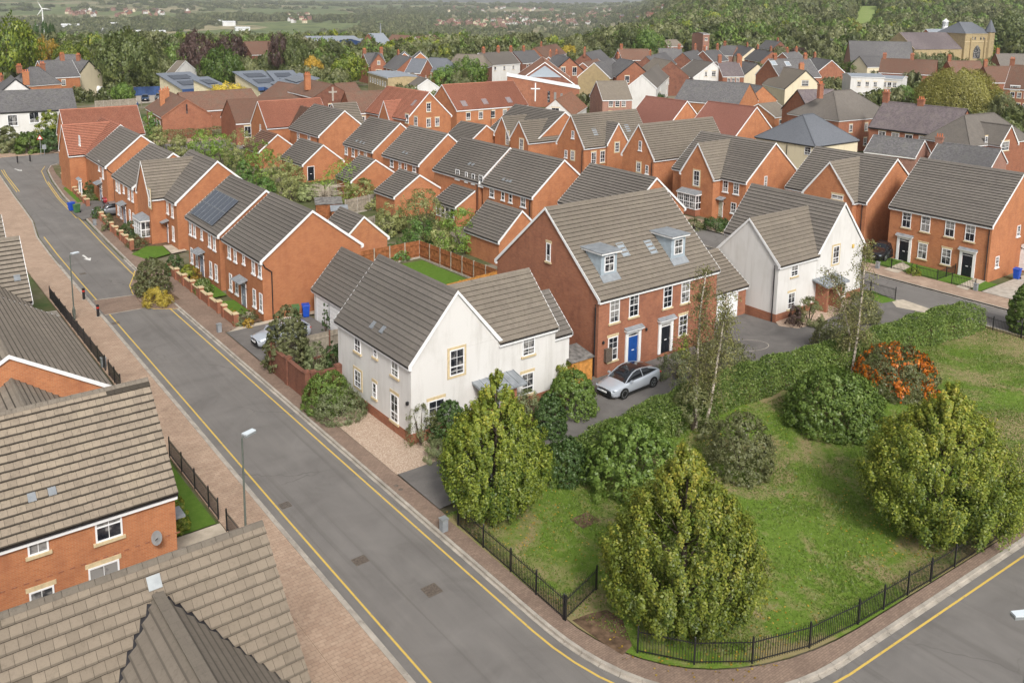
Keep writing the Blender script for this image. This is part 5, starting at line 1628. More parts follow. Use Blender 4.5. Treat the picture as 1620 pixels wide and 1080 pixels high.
gable_front('cream gabled house with black barge boards and tan roof', 1275, 112.5, 9.5, 10.5, 14, 5.0, 'render_cream', 'tile_tan', -30, 'black_paint', ((0, 6.4, 1.9, 1.5), (-2, 2.5, 2.4, 1.8)), (3, 9, 1.2))
gable_front('white rendered gable house with two small dark windows', 1128, 99.5, 9.2, 11.5, 14, 5.0, 'render_white', 'tile_grey', -26, 'white_paint', ((-2.0, 6, .8, 1.4), (.4, 6, 1.3, 1.7)))
gable_front('pale gabled house with a tile-hung brick bay', 1199, 101.5, 9.0, 9.5, 12, 5.2, 'render_cream', 'tile_slate', -28, 'black_paint', (), (-3, 6, 1.6))
gable_front('dark brick gable house with one white window and grey roof', 1062, 97, 9.8, 11, 15, 5.4, 'brick_old', 'tile_tan', -28, None, ((-1, 4.0, 1.1, 1.6),))
gable_front('orange brick gable house with two sashes near the chapel', 1004, 98, 10, 10, 14, 6, 'brick_red', 'tile_slate', -28, 'black_paint', ((-2, 5.2, 1.3, 1.9), (2.2, 5.2, 1.1, 1.6)))
gable_front('brick gable with two purple framed windows', 901, 91.5, 10.2, 9.5, 14, 6.2, 'brick_red', 'tile_slate', -25, 'black_paint', ((-1.8, 6.3, 1.3, 2.4), (1.6, 6.3, 1.3, 2.4)))
gable_front('small brick gable behind the long slate hall', 1207, 137, 6.8, 8, 10, 3.6, 'brick_orange', 'tile_slate', -20, None, ())
RH('long slate roofed hall with brick gable ends', 1086, 126.5, 1186, 133, 8.2, 4.0, 12.5, 'brick_orange', 'tile_slate', -1, wf=0, barge=None)
RH('low tan roofed annexe in front of the hipped brick house', 1200, 165, 1228, 162, 5.8, 3.6, 8, 'brick_orange', 'tile_tan', -1, wf=2, storeys=1, wz=(2.2,))
# chapel with white cross
def chapel():
    P = G(862, 105.5, 9.6); D_ = depth(P) / FPX
    h = House('modern brick chapel with a white cross and glazed gable', (P[0], P[1]), math.radians(-38), name='chapel', cat='chapel')
    h.vol(-7.5, 7.5, 0, 24, 5.2, 10.6, 'y', 'brick_old', 'tile_brown_pan', -1, ov=.4)
    p = h.to_local(G(862, 118, 7.4))
    MB().prism([(-4.3, -.03, 6.9), (4.3, -.03, 6.9), (0, -.03, 9.8)], (0, -.05, 0)).build('gable_glazing', MATS['glass_pale'], h.root)
    # front wing with raking parapet
    b = MB()
    b.prism([(-9.5, -7, 0), (8.5, -7, 0), (8.5, -7, 4.6), (-9.5, -7, 7.6)], (0, 6.9, 0))
    w = b.build('front_wing', MATS['brick_red'], h.root)
    MB().prism([(-9.7, -7.2, 7.62), (8.7, -7.2, 4.62), (8.7, -7.2, 4.95), (-9.7, -7.2, 7.95)], (0, 7.0, 0)).build('parapet', MATS['white_paint'], w)
    MB().box(-2.6, -2.3, -7.12, -7.001, 1.4, 6.0).build('cross', MATS['white_paint'], w)
    MB().box(-3.6, -1.3, -7.14, -7.121, 4.4, 4.7).build('cross_arm', MATS['white_paint'], w)
    for i in range(4):
        MB().box(.6 + i * 1.6, 1.2 + i * 1.6, -7.08, -7.001, 1.2, 4.0 - i * .25).build('window', MATS['glass'], w)
    MB().box(-9.58, -9.501, -5.5, -2.5, 3.2, 6.6).build('tall_window', MATS['glass_pale'], w)
    MB().box(-12.5, -9.62, -6, 2, 0, 3.2).build('side_porch', MATS['brick_red'], h.root)
    MB().box(-12.9, -9.63, -6.4, 2.4, 3.2, 3.5).build('porch_roof', MATS['lead'], h.root)
    FARB.append((P[0], P[1] + 8, 20))
chapel()
h = gable_front('white ended building with a brown roof below the chapel', 879, 158, 6.4, 7, 17, 3.4, 'render_white', 'tile_brown_pan', -52, None, ((0, 4.2, 1.6, 1.1),))
RH('tan roofed brick house with scaffold poles', 944, 129, 990, 128.5, 8.6, 5.0, 8, 'brick_pink', 'tile_tan', -1, wf=3, wz=(4.0, 1.6))
RH('grey slate house row with stone walls behind the chapel', 940, 100, 968, 93, 9.5, 5.6, 9, 'stone_buff', 'tile_slate', -1, wf=2)
RH('brown roof beside the chapel gable', 922, 100, 945, 93.5, 8.4, 5.0, 9, 'brick_red', 'tile_brown', -1, wf=3, storeys=1)
RH('white cottage row with small windows at the dark gable', 1016, 119, 1042, 101, 8.6, 5.6, 7, 'render_white', 'tile_grey', -1, wf=2, chim=())
# terraces stepping back to the trees
rows = [
 ((757, 84.5, 808, 82), 'white gabled terrace with white chimneys', 'render_white', 'tile_grey', ((.15, 1.6), (.6, 1.8), (1, 1.6))),
 ((845, 76, 880, 70), 'brown tiled steep house with a brick stack', 'brick_red', 'tile_brown', ((.3, 1.5),)),
 ((811, 82, 845, 80), 'grey roof row beside the white chimneys', 'brick_old', 'tile_slate', ((.5, 1.4),)),
 ((868, 91, 892, 86), 'orange brick house with stacked chimneys', 'brick_red', 'tile_slate', ((.1, 1.8), (.5, 1.6))),
 ((925, 84, 950, 79), 'grey terrace end with a white verge', 'brick_old', 'tile_slate', ((.0, 1.6),)),
 ((968, 92, 1000, 96), 'dark slate terrace right of the white verge', 'brick_old', 'tile_slate', ((.3, 1.5),)),
 ((978, 78, 1025, 78), 'long flat hedge-covered terrace roof', 'brick_old', 'tile_brown', ((.1, 1.5),)),
 ((1042, 77, 1078, 77.5), 'pale walled terrace with dark slate roof', 'render_cream', 'tile_slate', ((.9, 1.4),)),
 ((1080, 84, 1102, 79), 'slate roof with two terracotta stacks', 'brick_old', 'tile_slate', ((.9, 2.0),)),
 ((1112, 81, 1136, 79), 'dark slate roof row between red stacks', 'brick_old', 'tile_slate', ((.1, 1.6), (.95, 2.0))),
 ((1142, 72, 1166, 73), 'grey roof with a small brick gable', 'brick_pink', 'tile_slate', ((.2, 1.4),)),
 ((1168, 72, 1192, 76), 'pale grey slate terrace roof near the tree line', 'render_cream', 'tile_slate', ((.6, 1.4),)),
 ((1135, 99, 1168, 99), 'brown slate house with a tall banded stack', 'brick_red', 'tile_purple', ((.1, 1.9), (1.0, 2.1))),
 ((1196, 78, 1222, 82), 'slate terrace right of the grey gable roofs', 'brick_red', 'tile_slate', ((.1, 1.5), (.9, 1.5))),
 ((1212, 64, 1235, 66), 'far blue slate roof under the trees', 'brick_old', 'tile_slate', ((.8, 1.3),)),
 ((1238, 84, 1262, 82), 'roof row behind the red villa', 'brick_old', 'tile_slate', ((.3, 1.5), (.9, 1.6))),
 ((1285, 57, 1312, 58), 'hipped school house near the field', 'brick_pink', 'tile_slate', ()),
 ((1313, 62, 1332, 63), 'grey roof beside the hipped school house', 'brick_pink', 'tile_slate', ()),
 ((1286, 91, 1316, 96), 'slate house with a skylight behind the cream gable', 'brick_red', 'tile_slate', ((.1, 1.4),)),
 ((1022, 90, 1052, 83), 'slate roof with pale verge left of the dark gable', 'brick_old', 'tile_slate', ((.2, 1.5),)),
 ((628, 86.5, 650, 91), 'narrow brick house with a slate roof and bay', 'brick_red', 'tile_slate', ((.1, 1.2),)),
 ((652, 93, 676, 94), 'slate roofed brick wing by the round shrubs', 'brick_red', 'tile_slate_new', ()),
 ((680, 91.5, 708, 93), 'hipped slate brick house with a white dormer', 'brick_red', 'tile_slate_new', ()),
 ((722, 86, 765, 87), 'tan hipped roof house left of the white terrace', 'brick_old', 'tile_tan', ()),
 ((575, 84.5, 603, 84), 'red brick villa with a gabled bay and slate roof', 'brick_red', 'tile_slate', ((.05, 1.2), (1.0, 1.5))),
 ((637, 122, 662, 112), 'low grey hipped roof among the school buildings', 'brick_old', 'tile_tan', ()),
]
for i, (a, lab, wl_, tl, ch) in enumerate(rows):
    hip_ = 2.2 if 'hipped' in lab else 0
    RH(lab, *a, 9.2 if 'low' not in lab else 5.5, 5.6 if 'low' not in lab else 3.4, 8.5, wl_, tl, -1, wf=3 if a[1] > 80 else 2, storeys=1, wz=(4.3,), chim=ch, hip=hip_, barge='white_paint' if i % 3 == 0 else None)
gable_front('brick gable with a white verge, left of two behind the school', 640, 84, 8.8, 8, 11, 5.4, 'brick_orange', 'tile_slate', -30)
gable_front('brick gable with a white verge, right of two behind the school', 665, 84, 8.8, 8, 11, 5.4, 'brick_orange', 'tile_slate', -30)
h = gable_front('small brick gable of the red villa with a bay', 599, 86, 9.2, 5, 8, 6.0, 'brick_red', 'tile_slate', -20, 'brick_old', ((0, 6.5, .9, 1.1), (0, 3.2, 1.8, 2.2)))
# old school
h = gable_front('brick school wing with a brown roof and arrow slit in its gable', 294.8, 158, 7.2, 8.8, 16, 4.2, 'brick_red', 'tile_brown', -6, 'brick_red', ())
h.wins('W', 5, 2.2, 1.1, 2.0)
MB().box(-.12, .12, -.05, -.001, 4.6, 6.4).build('slit_window', MATS['glass'], h.root)
h.chimney(-2.6, 9, 5.0, 8.2, .9, .7, pots=2); h.chimney(-1.2, 12, 5.4, 8.2, .9, .7, pots=2)
P1 = G(300, 215, 0)
h = House('flat roofed brick school porch with white windows', (P1[0], P1[1]), math.radians(-6), name='porch_block', cat='building')
h.vol(-3.2, 3.0, 0, 6, 3.3, 3.6, 'x', 'brick_red', 'felt_roof', -1, flatroof=True)
h.win_p((.4, 0, 1.9), 'S', 1.0, 1.8); h.win_p((2.2, 0, 1.9), 'S', .9, 2.0)
h = RH('long brown roofed school range with two tall white windows', 360, 158, 462, 153.5, 7.6, 4.0, 11, 'brick_red', 'tile_brown', -1, hip=0, wf=6, storeys=1, wz=(2.3,), ww=1.2, wh=2.0, barge=None)
RH('rear brown roofed school range behind the yellow tree', 282, 147.5, 397, 141, 7.0, 3.9, 11, 'brick_red', 'tile_brown', -1, wf=0, barge=None)
h = RH('school range with tall white windows right of the cross gable', 546, 145.5, 619, 143.5, 7.6, 4.0, 11, 'brick_red', 'tile_brown', -1, wf=5, storeys=1, wz=(2.2,), ww=1.3, wh=2.0, barge=None)
h = gable_front('stone fronted school gable with a pale cross', 526, 134, 8.6, 8.4, 14, 6.2, 'brick_old', 'tile_brown', -3, None, ((-3.0, 3.4, 1.4, 2.2), (0, 3.2, 2.0, 2.8), (3.0, 3.4, 1.4, 2.2)), (-3, 6, 1.8))
MB().box(-.18, .18, -.09, -.001, 5.2, 8.1).build('cross', MATS['concrete'], h.root); MB().box(-.9, .9, -.11, -.091, 6.9, 7.25).build('cross_arm', MATS['concrete'], h.root)
RH('brown hipped school roof left of the cross gable', 440, 129.8, 500, 139, 7.4, 4.0, 11, 'brick_red', 'tile_brown', -1, wf=0, barge=None)
RH('small red roof behind the cross gable', 529, 132.6, 562, 131, 6.8, 4.0, 9, 'brick_red', 'tile_brown', -1, wf=0, barge=None)
RH('buff brick flat building with a row of dark windows', 607, 112, 640, 121, 6.2, 5.9, 9, 'stone_buff', 'roof_metal', -1, wf=7, storeys=1, wz=(4.0,), ridge=False, barge=None)
RH('white walled cottage behind the school', 660, 121, 676, 126, 6.0, 4.0, 6, 'render_white', 'tile_grey', -1, wf=0)
# modern school: mono-pitch wings with blue fascias and solar panels
for i, (x1, y1, x2, y2, w) in enumerate(((252, 117, 300, 114.5, 12), (306, 124, 330, 122, 10), (372, 114, 415, 112, 13), (425, 113, 462, 112, 12), (470, 116, 500, 124, 9))):
    P1 = G(x1, y1, 6.5); P2 = G(x2, y2, 6.5)
    a_ = math.atan2(P2[1] - P1[1], P2[0] - P1[0]); L = float(np.hypot(*(P2 - P1)[:2]))
    h = House(('westmost low blue-trimmed school wing by the white gazebo', 'low grey school wing in front of the copper beeches', 'blue-trimmed school wing behind the green maple', 'blue-trimmed school wing with cream clerestory', 'sloping end wing of the blue-trimmed school')[i], (P1[0], P1[1]), a_, name='school_wing', cat='school')
    b = MB(); b.box(0, L, -w, 0, 0, 3.2); b.prism([(0, -.001, 3.2), (0, -w, 3.2), (0, -.001, 6.0)], (L, 0, 0)); b.build('wall', MATS['cream_panel'], h.root)
    rf = MB().prism([(-.5, .8, 6.4), (-.5, -w - .5, 3.25), (-.5, -w - .5, 3.45), (-.5, .8, 6.6)], (L + 1, 0, 0)).build('roof', MATS['school_roof'], h.root)
    MB().box(-.5, L + .5, -w - .62, -w - .51, 2.6, 3.5).build('blue_fascia', MATS['blue_panel'], h.root)
    MB().box(.2, L - .2, -w - .05, -w - .001, .9, 2.4).build('window_band', MATS['glass'], h.root)
    for k in range(2):
        yy = -w * (.28 + .4 * k)
        zz = 3.45 + (yy + w + .5) / (w + 1.3) * 3.15
        MB().prism([(L * .15, yy - 1.6, zz - .34 + .05), (L * .8, yy - 1.6, zz - .34 + .05), (L * .8, yy + 1.6, zz + .45), (L * .15, yy + 1.6, zz + .45)], (0, 0, .08)).build('solar_array', MATS['solar'], rf)
    FARB.append((P1[0] + L/2 * math.cos(a_), P1[1] + L/2 * math.sin(a_), L * .7))
RH('big dark red school hall behind the copper beeches', 386, 66.5, 432, 65.5, 9.5, 5, 12, 'brick_old', 'tile_brown', -1, wf=0, barge=None)
RH('white house with a grey roof seen between the beeches', 281, 96.5, 293, 97, 8.5, 5.6, 9, 'render_white', 'tile_tan', -1, wf=0)
# left edge
h = RH('long white terrace with a grey slate roof behind the hedge', -60, 147, 114, 140.6, 8.2, 4.9, 9.5, 'render_white', 'tile_slate', -1, wf=0, barge=None, fascia='black_paint')
for q in ((20, 190.5), (54, 186)): h.win('S', q[0], q[1], 1.6, 2.0, nx=2, ny=1, head=None, sill='white')
b = MB(); h.pipe('S', h.vols[0]['x1'] - h.vols[0]['x0'] - 16, 4.8)
RH('brick house with a slate roof and tall stacks beyond the white terrace', 60, 97, 113, 95, 9.6, 5.8, 9, 'brick_orange', 'tile_slate', -1, wf=1, chim=((.72, 1.6),), ww=1.0)
RH('cream rendered house with a dark slate roof', 114, 95.5, 140, 96.5, 9.2, 5.4, 9, 'render_cream', 'tile_slate', -1, wf=1, chim=((.4, 1.5),), barge='black_paint')
RH('slate roof with a hip above the cream house', 96, 86.5, 122, 87, 10.4, 6, 10, 'brick_old', 'tile_slate', -1, hip=3, wf=0, chim=())
gable_front('black edged gable with chimney stacks over the white terrace', 24.4, 126, 9.3, 9.5, 10, 5.2, 'render_white', 'tile_slate', -4, 'black_paint', (), (2.2, 4, 1.2))
RH('grey hipped slate roof left of the brick house', 45, 107, 62, 106, 9.2, 5.4, 9, 'brick_orange', 'tile_slate', -1, hip=2.5, wf=0, chim=((.0, .6), (.8, .8)))
RH('low slate roof with terracotta stacks at the edge', -10, 128, 12, 129, 8.0, 5, 8, 'brick_old', 'tile_slate', -1, wf=0, chim=((.5, 1.3),))
# middle distance sheds and houses in the trees
def shed(label, x0, x1, y1, D, z, wall, tile, ze=None):
    return RH(label, x0, y1, x1, y1 - .5, z, ze or z * .75, D, wall, tile, -1, wf=0, barge=None, fascia=None, name='shed_building', cat='building', ridge=False)
shed('long grey works roof in the trees', 482, 560, 57.5, 25, 8, 'cream_panel', 'roof_metal')
h = shed('blue sided works unit with parked vehicles', 555, 580, 62, 20, 8, 'blue_panel', 'roof_metal', 7)
h = RH('brick mission hall with a grey roof and thin spire', 583, 53.5, 606, 53, 11, 6, 14, 'brick_red', 'roof_metal', -1, wf=0, barge=None)
P_ = h.to_local(G(602, 51, 11)); D_ = depth(G(602, 51, 11)) / FPX
MB().lathe([(1.2 * D_, 10), (1.2 * D_, 11 + 5 * D_), (.1, 11 + 14 * D_)], 6, (P_[0], P_[1])).build('spire', MATS['lead'], h.root)
RH('cream semi with a brown roof behind the works', 620, 55.5, 648, 56.5, 8.5, 5.5, 9, 'render_cream', 'tile_brown', -1, wf=3, storeys=1, barge=None)
RH('white semi with a brown roof behind the works', 657, 58.5, 688, 56, 8.5, 5.5, 9, 'render_white', 'tile_brown', -1, wf=3, storeys=1, barge=None)
RH('tan roofed house before the wooded hill', 1046, 63.5, 1070, 63, 8.5, 5.6, 9, 'brick_pink', 'tile_tan', -1, wf=2, storeys=1, barge=None)
RH('square brown block of flats below the wood', 1104, 51.5, 1114, 51.5, 13, 12.4, 9, 'brick_pink', 'felt_roof', -1, wf=2, storeys=2, wz=(10, 6), barge=None, ridge=False)
h = thing('chimney_tower', 'striped brick and white school chimney among the trees', 'chimney', tuple(G(488, 84, 0)))
D_ = depth(h.location) / FPX
MB().box(-3.5 * D_, 3.5 * D_, -2 * D_, 2 * D_, 0, 26 - 68 * D_).build('stack', MATS['brick_orange'], h)
for x in (-2, 0, 2): MB().box(x * D_ * 1.4 - .3 * D_, x * D_ * 1.4 + .3 * D_, -2.05 * D_, -2.001 * D_, 8, 26 - 69 * D_).build('pilaster', MATS['white_paint'], h)
# white industrial roofs in the valley
for i, (x0, x1, y, z) in enumerate(((98, 126, 47.5, 7), (136, 150, 49, 5), (146, 172, 50, 5), (176, 188, 47, 8), (214, 262, 51, 4), (340, 352, 43, 6), (352, 372, 44, 6), (28, 60, 48, 6), (372, 395, 48, 4))):
    P1 = G(x0, y + 1.5, -50); P2 = G(x1, y + 1.5, -50)
    c = (P1 + P2) / 2; L = float(np.hypot(*(P2 - P1)[:2])); a_ = math.atan2(P2[1] - P1[1], P2[0] - P1[0])
    o = thing('warehouse', ('first', 'second', 'third', 'fourth', 'sixth', 'seventh', 'eighth', 'leftmost', 'rightmost')[i] + ' pale warehouse roof in the valley, counted from the poplars', 'warehouse', (c[0], c[1], float(terrain_z(c[0], c[1])) - .5), a_, 'white warehouses in the valley')
    z *= 1.6; b = MB(); b.box(-L/2, L/2, -12, 12, 0, z); b.build('wall', MATS['shed_white'], o)
    MB().prism([(-L/2 - .5, -12.5, z), (-L/2 - .5, 12.5, z), (-L/2 - .5, 0, z + 3)], (L + 1, 0, 0)).build('roof', MATS['shed_white'], o)
# ------------------------------------------------------------------ vegetation
def leaf_mesh(name, P, Nn, size, tint, mat, aspect=.62, seed=0):
    """diamond leaf for every point P with facing Nn"""
    r = np.random.default_rng(seed)
    n = len(P)
    Nn = Nn / (np.linalg.norm(Nn, axis=1, keepdims=True) + 1e-9)
    a = r.normal(size=(n, 3)); a -= (a * Nn).sum(1, keepdims=True) * Nn
    a /= np.linalg.norm(a, axis=1, keepdims=True) + 1e-9
    b = np.cross(Nn, a)
    L = (size * r.uniform(.7, 1.3, n))[:, None] / 2
    V = np.empty((n, 4, 3), np.float32)
    V[:, 0] = P - a * L; V[:, 1] = P - b * L * aspect; V[:, 2] = P + a * L; V[:, 3] = P + b * L * aspect
    V[:, 1] += Nn * L * .25; V[:, 3] += Nn * L * .25
    me = bpy.data.meshes.new(name)
    me.vertices.add(4 * n); me.vertices.foreach_set('co', V.ravel())
    me.loops.add(4 * n); me.loops.foreach_set('vertex_index', np.arange(4 * n, dtype=np.int32))
    me.polygons.add(n); me.polygons.foreach_set('loop_start', np.arange(0, 4 * n, 4, dtype=np.int32))
    at = me.attributes.new('tint', 'FLOAT', 'POINT')
    at.data.foreach_set('value', np.repeat(np.clip(tint, 0, 1), 4).astype(np.float32))
    me.materials.append(MATS[mat])
    me.update()
    return me

PROF = {
 'hornbeam': lambda t: np.interp(t, [0, .06, .15, .3, .45, .55, .7, .8, .9, 1.0], [.42, .62, .84, 1.0, .92, .79, .53, .33, .16, .03]),
 'round': lambda t: np.sqrt(np.clip(1 - (2 * t - .95) ** 2 / 1.1, 0, 1)),
 'dome': lambda t: np.sqrt(np.clip(1 - t ** 2.2, 0, 1)) * np.where(t < .12, .82 + 1.5 * t, 1),
 'cone': lambda t: np.clip(1 - t, 0, 1) ** .9,
 'column': lambda t: np.clip(np.sin(np.pi * (t * .9 + .08)), 0, 1) ** .5,
 'tree': lambda t: np.clip(np.sin(np.pi * np.clip(t, .01, .99) ** .85), 0, 1) ** .55,
}
def crown_points(seed, prof, n, R=1.0, H=1.0, clump=.16, clumps=90, inner=.2, up=.35, jag=.12, shell=.74, yellow_top=0.0, stretch=0.0):
    r = np.random.default_rng(seed)
    f = PROF[prof]
    # clump centres spread over the surface
    t = r.uniform(0, 1, clumps * 6)
    keep = r.uniform(0, 1, len(t)) < (f(t) + .08)
    t = t[keep][:clumps]
    th = r.uniform(0, 2 * np.pi, len(t))
    lob = 1 + jag * np.sin(3 * th + r.uniform(0, 6)) * .6 + jag * r.normal(size=len(t)) * .7
    rad = R * f(t) * lob * (shell + (1 - shell) * r.uniform(0, 1, len(t)))
    C = np.stack([rad * np.cos(th), rad * np.sin(th), t * H], 1)
    ci = r.integers(0, len(t), n)
    csz = clump * R * r.uniform(.6, 1.3, len(t))
    if stretch: csz *= .45 + .55 * f(t)
    d = r.normal(size=(n, 3)); d /= np.linalg.norm(d, axis=1, keepdims=True)
    out = np.stack([np.cos(th), np.sin(th), np.full(len(t), up)], 1)[ci]
    flip = (d * out).sum(1) < -.25
    d[flip] *= -1
    P = C[ci] + d * (csz[ci] * r.uniform(.55, 1.0, n))[:, None]
    if stretch:
        ax = out * np.array([.55, .55, 1.0]) + np.array([0, 0, .5]); ax /= np.linalg.norm(ax, axis=1, keepdims=True)
        P += ax * (r.uniform(-1, 1, n) * csz[ci] * stretch)[:, None]
    Nn = d + out * .5 + r.normal(size=(n, 3)) * .35
    ctint = r.uniform(0, 1, len(t))
    tint = .30 + .28 * (ctint[ci] - .5) + .22 * r.uniform(-1, 1, n) + yellow_top * np.clip(P[:, 2] / H - .35, 0, 1)
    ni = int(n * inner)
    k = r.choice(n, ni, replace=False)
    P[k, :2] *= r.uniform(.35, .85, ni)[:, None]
    tint[k] *= .6  # inner leaves darkened: shade inside the crown put into the tint
    P[:, 2] = np.maximum(P[:, 2], .02 * H)
    return P, Nn, tint

SHARED = {}
def shared_crown(kind, mat, n=5200, seed=1, leaf=.085, **kw):
    key = (kind, mat, n, seed)
    if key not in SHARED:
        P, Nn, ti = crown_points(seed, kind, n, 1.0, 1.0 if kind != 'tree' else 1.0, **kw)
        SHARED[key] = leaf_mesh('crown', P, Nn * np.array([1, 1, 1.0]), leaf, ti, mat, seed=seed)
    return SHARED[key]

def trunk_mesh(h, r, limbs=5, seed=0, spread=1.5):
    rr = random.Random(seed)
    b = MB()
    b.tube([(0, 0, -.1), (rr.uniform(-.05, .05) * h, rr.uniform(-.05, .05) * h, h * .45), (rr.uniform(-.06, .06) * h, rr.uniform(-.06, .06) * h, h)], [r * 1.25, r * .85, r * .3], 8)
    for i in range(limbs):
        a = 2 * math.pi * (i + rr.random() * .6) / limbs
        z = h * rr.uniform(.35, .7)
        e = spread * rr.uniform(.6, 1.0)
        b.tube([(0, 0, z), (math.cos(a) * e * .5, math.sin(a) * e * .5, z + e * .5), (math.cos(a) * e, math.sin(a) * e, z + e * 1.15)], [r * .5, r * .32, r * .12], 6)
    return b.mesh('trunk', MATS['bark'], True)

def spot(x0, x1, yt, yb, lean=.3, z0=0.0):
    """where a plant stands, how wide and tall it is, from its outline in the photograph"""
    p = G((x0 + x1) / 2, yb, z0)
    w = (x1 - x0) * depth(p) / FPX
    d = np.hypot(p[0], p[1]); n = p[:2] / d
    c = p[:2] + n * w * lean
    z = height_at((c[0], c[1]), (x0 + x1) / 2, yt)
    return c, w, max(z - z0, .3)

def tree(label, x0, x1, yt, yb, mat='leaf_wood', kind='tree', group=None, z0=0.0, variant=None, name='tree', lean=0.0, base=.22, n=5200, leaf=.085, color=None):
    c, w, h = spot(x0, x1, yt, yb, lean, z0)
    v = variant if variant is not None else random.randint(1, 3)
    root = thing(name, label, 'tree', (c[0], c[1], z0), random.uniform(0, 6.28), group)
    me = shared_crown(kind, mat, n, v, leaf, clump=.2, clumps=95, jag=.16)
    o = inst('crown', me, root)
    o.location = (0, 0, h * base); o.scale = (w * .5, w * .5, h * (1 - base))
    o.color = (*(color or [random.uniform(1.0, 1.35)] * 3), 1)
    tm = cached(('trunk', v), lambda: trunk_mesh(1.0, .035, 5, v, .22))
    t_ = inst('trunk', tm, root); t_.scale = (h * .72,) * 3
    FARB.append((c[0], c[1], w * .3))
    return root

def shrub(label, x0, x1, yt, yb, mat='leaf_green', kind='dome', n=5000, leaf=.11, lean=.3, name='shrub', z0=.1, jag=.12, clumps=None, extra=None, group=None, cat='shrub', sq=1.0):
    c, w, h = spot(x0, x1, yt, yb, lean, z0)
    root = thing(name, label, cat, (c[0], c[1], z0), 0, group)
    R = w / 2
    cl = clumps or (int(40 + 30 * R) if n < 6000 else 460)
    P, Nn, ti = crown_points(random.randint(0, 99999), kind, n, R, h, clump=(.24 if R < 2 else .16) if n < 6000 else .105, clumps=cl, jag=jag * (1 if n < 6000 else .7), inner=.12, shell=.74 if n < 6000 else .84)
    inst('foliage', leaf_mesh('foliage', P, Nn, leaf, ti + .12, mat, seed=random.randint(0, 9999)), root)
    b = MB()
    for i in range(4):
        a = i * 1.6 + random.random()
        b.tube([(0, 0, -.05), (R * .25 * math.cos(a), R * .25 * math.sin(a), h * .35), (R * .5 * math.cos(a), R * .5 * math.sin(a), h * .75)], [.05, .035, .012], 5)
    inst('stem', b.mesh('stem', MATS['bark']), root)
    if extra:
        q_ = np.sin(P[:, 0] * 2.1 + 1) * np.sin(P[:, 1] * 2.4) + np.sin(P[:, 2] * 3 + P[:, 0]) * .5
        k = np.random.default_rng(5).choice(np.where(q_ > (.1 if 'orange' in extra[0] else -9))[0], extra[1])
        Pk = P[k] * np.array([1.03, 1.03, 1.02]); 
        inst('berries', leaf_mesh('berries', Pk, Nn[k], extra[2], np.random.default_rng(3).uniform(0, 1, len(k)), extra[0], .9), root)
    return root

# three clipped hornbeams on the lawn
def hornbeam(label, x0, x1, yt, yb, seed, n=60000, warm=0.0, lean=.3):
    c, w, h = spot(x0, x1, yt, yb, lean, .13)
    root = thing('hornbeam_tree', label, 'tree', (c[0], c[1], .13), 0, 'yellowing hornbeams on the lawn')
    P, Nn, ti = crown_points(seed, 'hornbeam', n, w / 2, h - .25, clump=.085, clumps=620, inner=.08, up=.9, jag=.06, shell=.70, stretch=2.0)
    P[:, 2] += .25
    zt = P[:, 2] / h
    ti = ti - .10 + .34 * np.clip(zt - .2, 0, 1) + warm
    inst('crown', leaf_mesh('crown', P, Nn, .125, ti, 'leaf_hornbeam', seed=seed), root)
    b = MB()
    b.tube([(0, 0, -.1), (.05, .02, h * .4), (0, 0, h * .9)], [.16, .11, .03], 8)
    r_ = random.Random(seed)
    for i in range(22):
        a = r_.uniform(0, 6.28); z = h * r_.uniform(.06, .7); e = w * .42 * (1 - z / h * .8)
        b.tube([(0, 0, z), (math.cos(a) * e * .5, math.sin(a) * e * .5, z + e * .45), (math.cos(a) * e * .95, math.sin(a) * e * .95, z + e * 1.0)], [.05, .03, .008], 5)
    inst('trunk', b.mesh('trunk', MATS['bark'], True), root)
hornbeam('yellow-green hornbeam in front of the white house porch', 692, 872, 592, 838, 11, 66000, .0, .26)
hornbeam('golden tipped hornbeam at the lawn corner over the soil patch', 943, 1205, 708, 1036, 12, 78000, .08, .33)
hornbeam('yellow-green hornbeam by the railings, right of the round bush', 1346, 1607, 608, 895, 13, 74000, .06, .43)

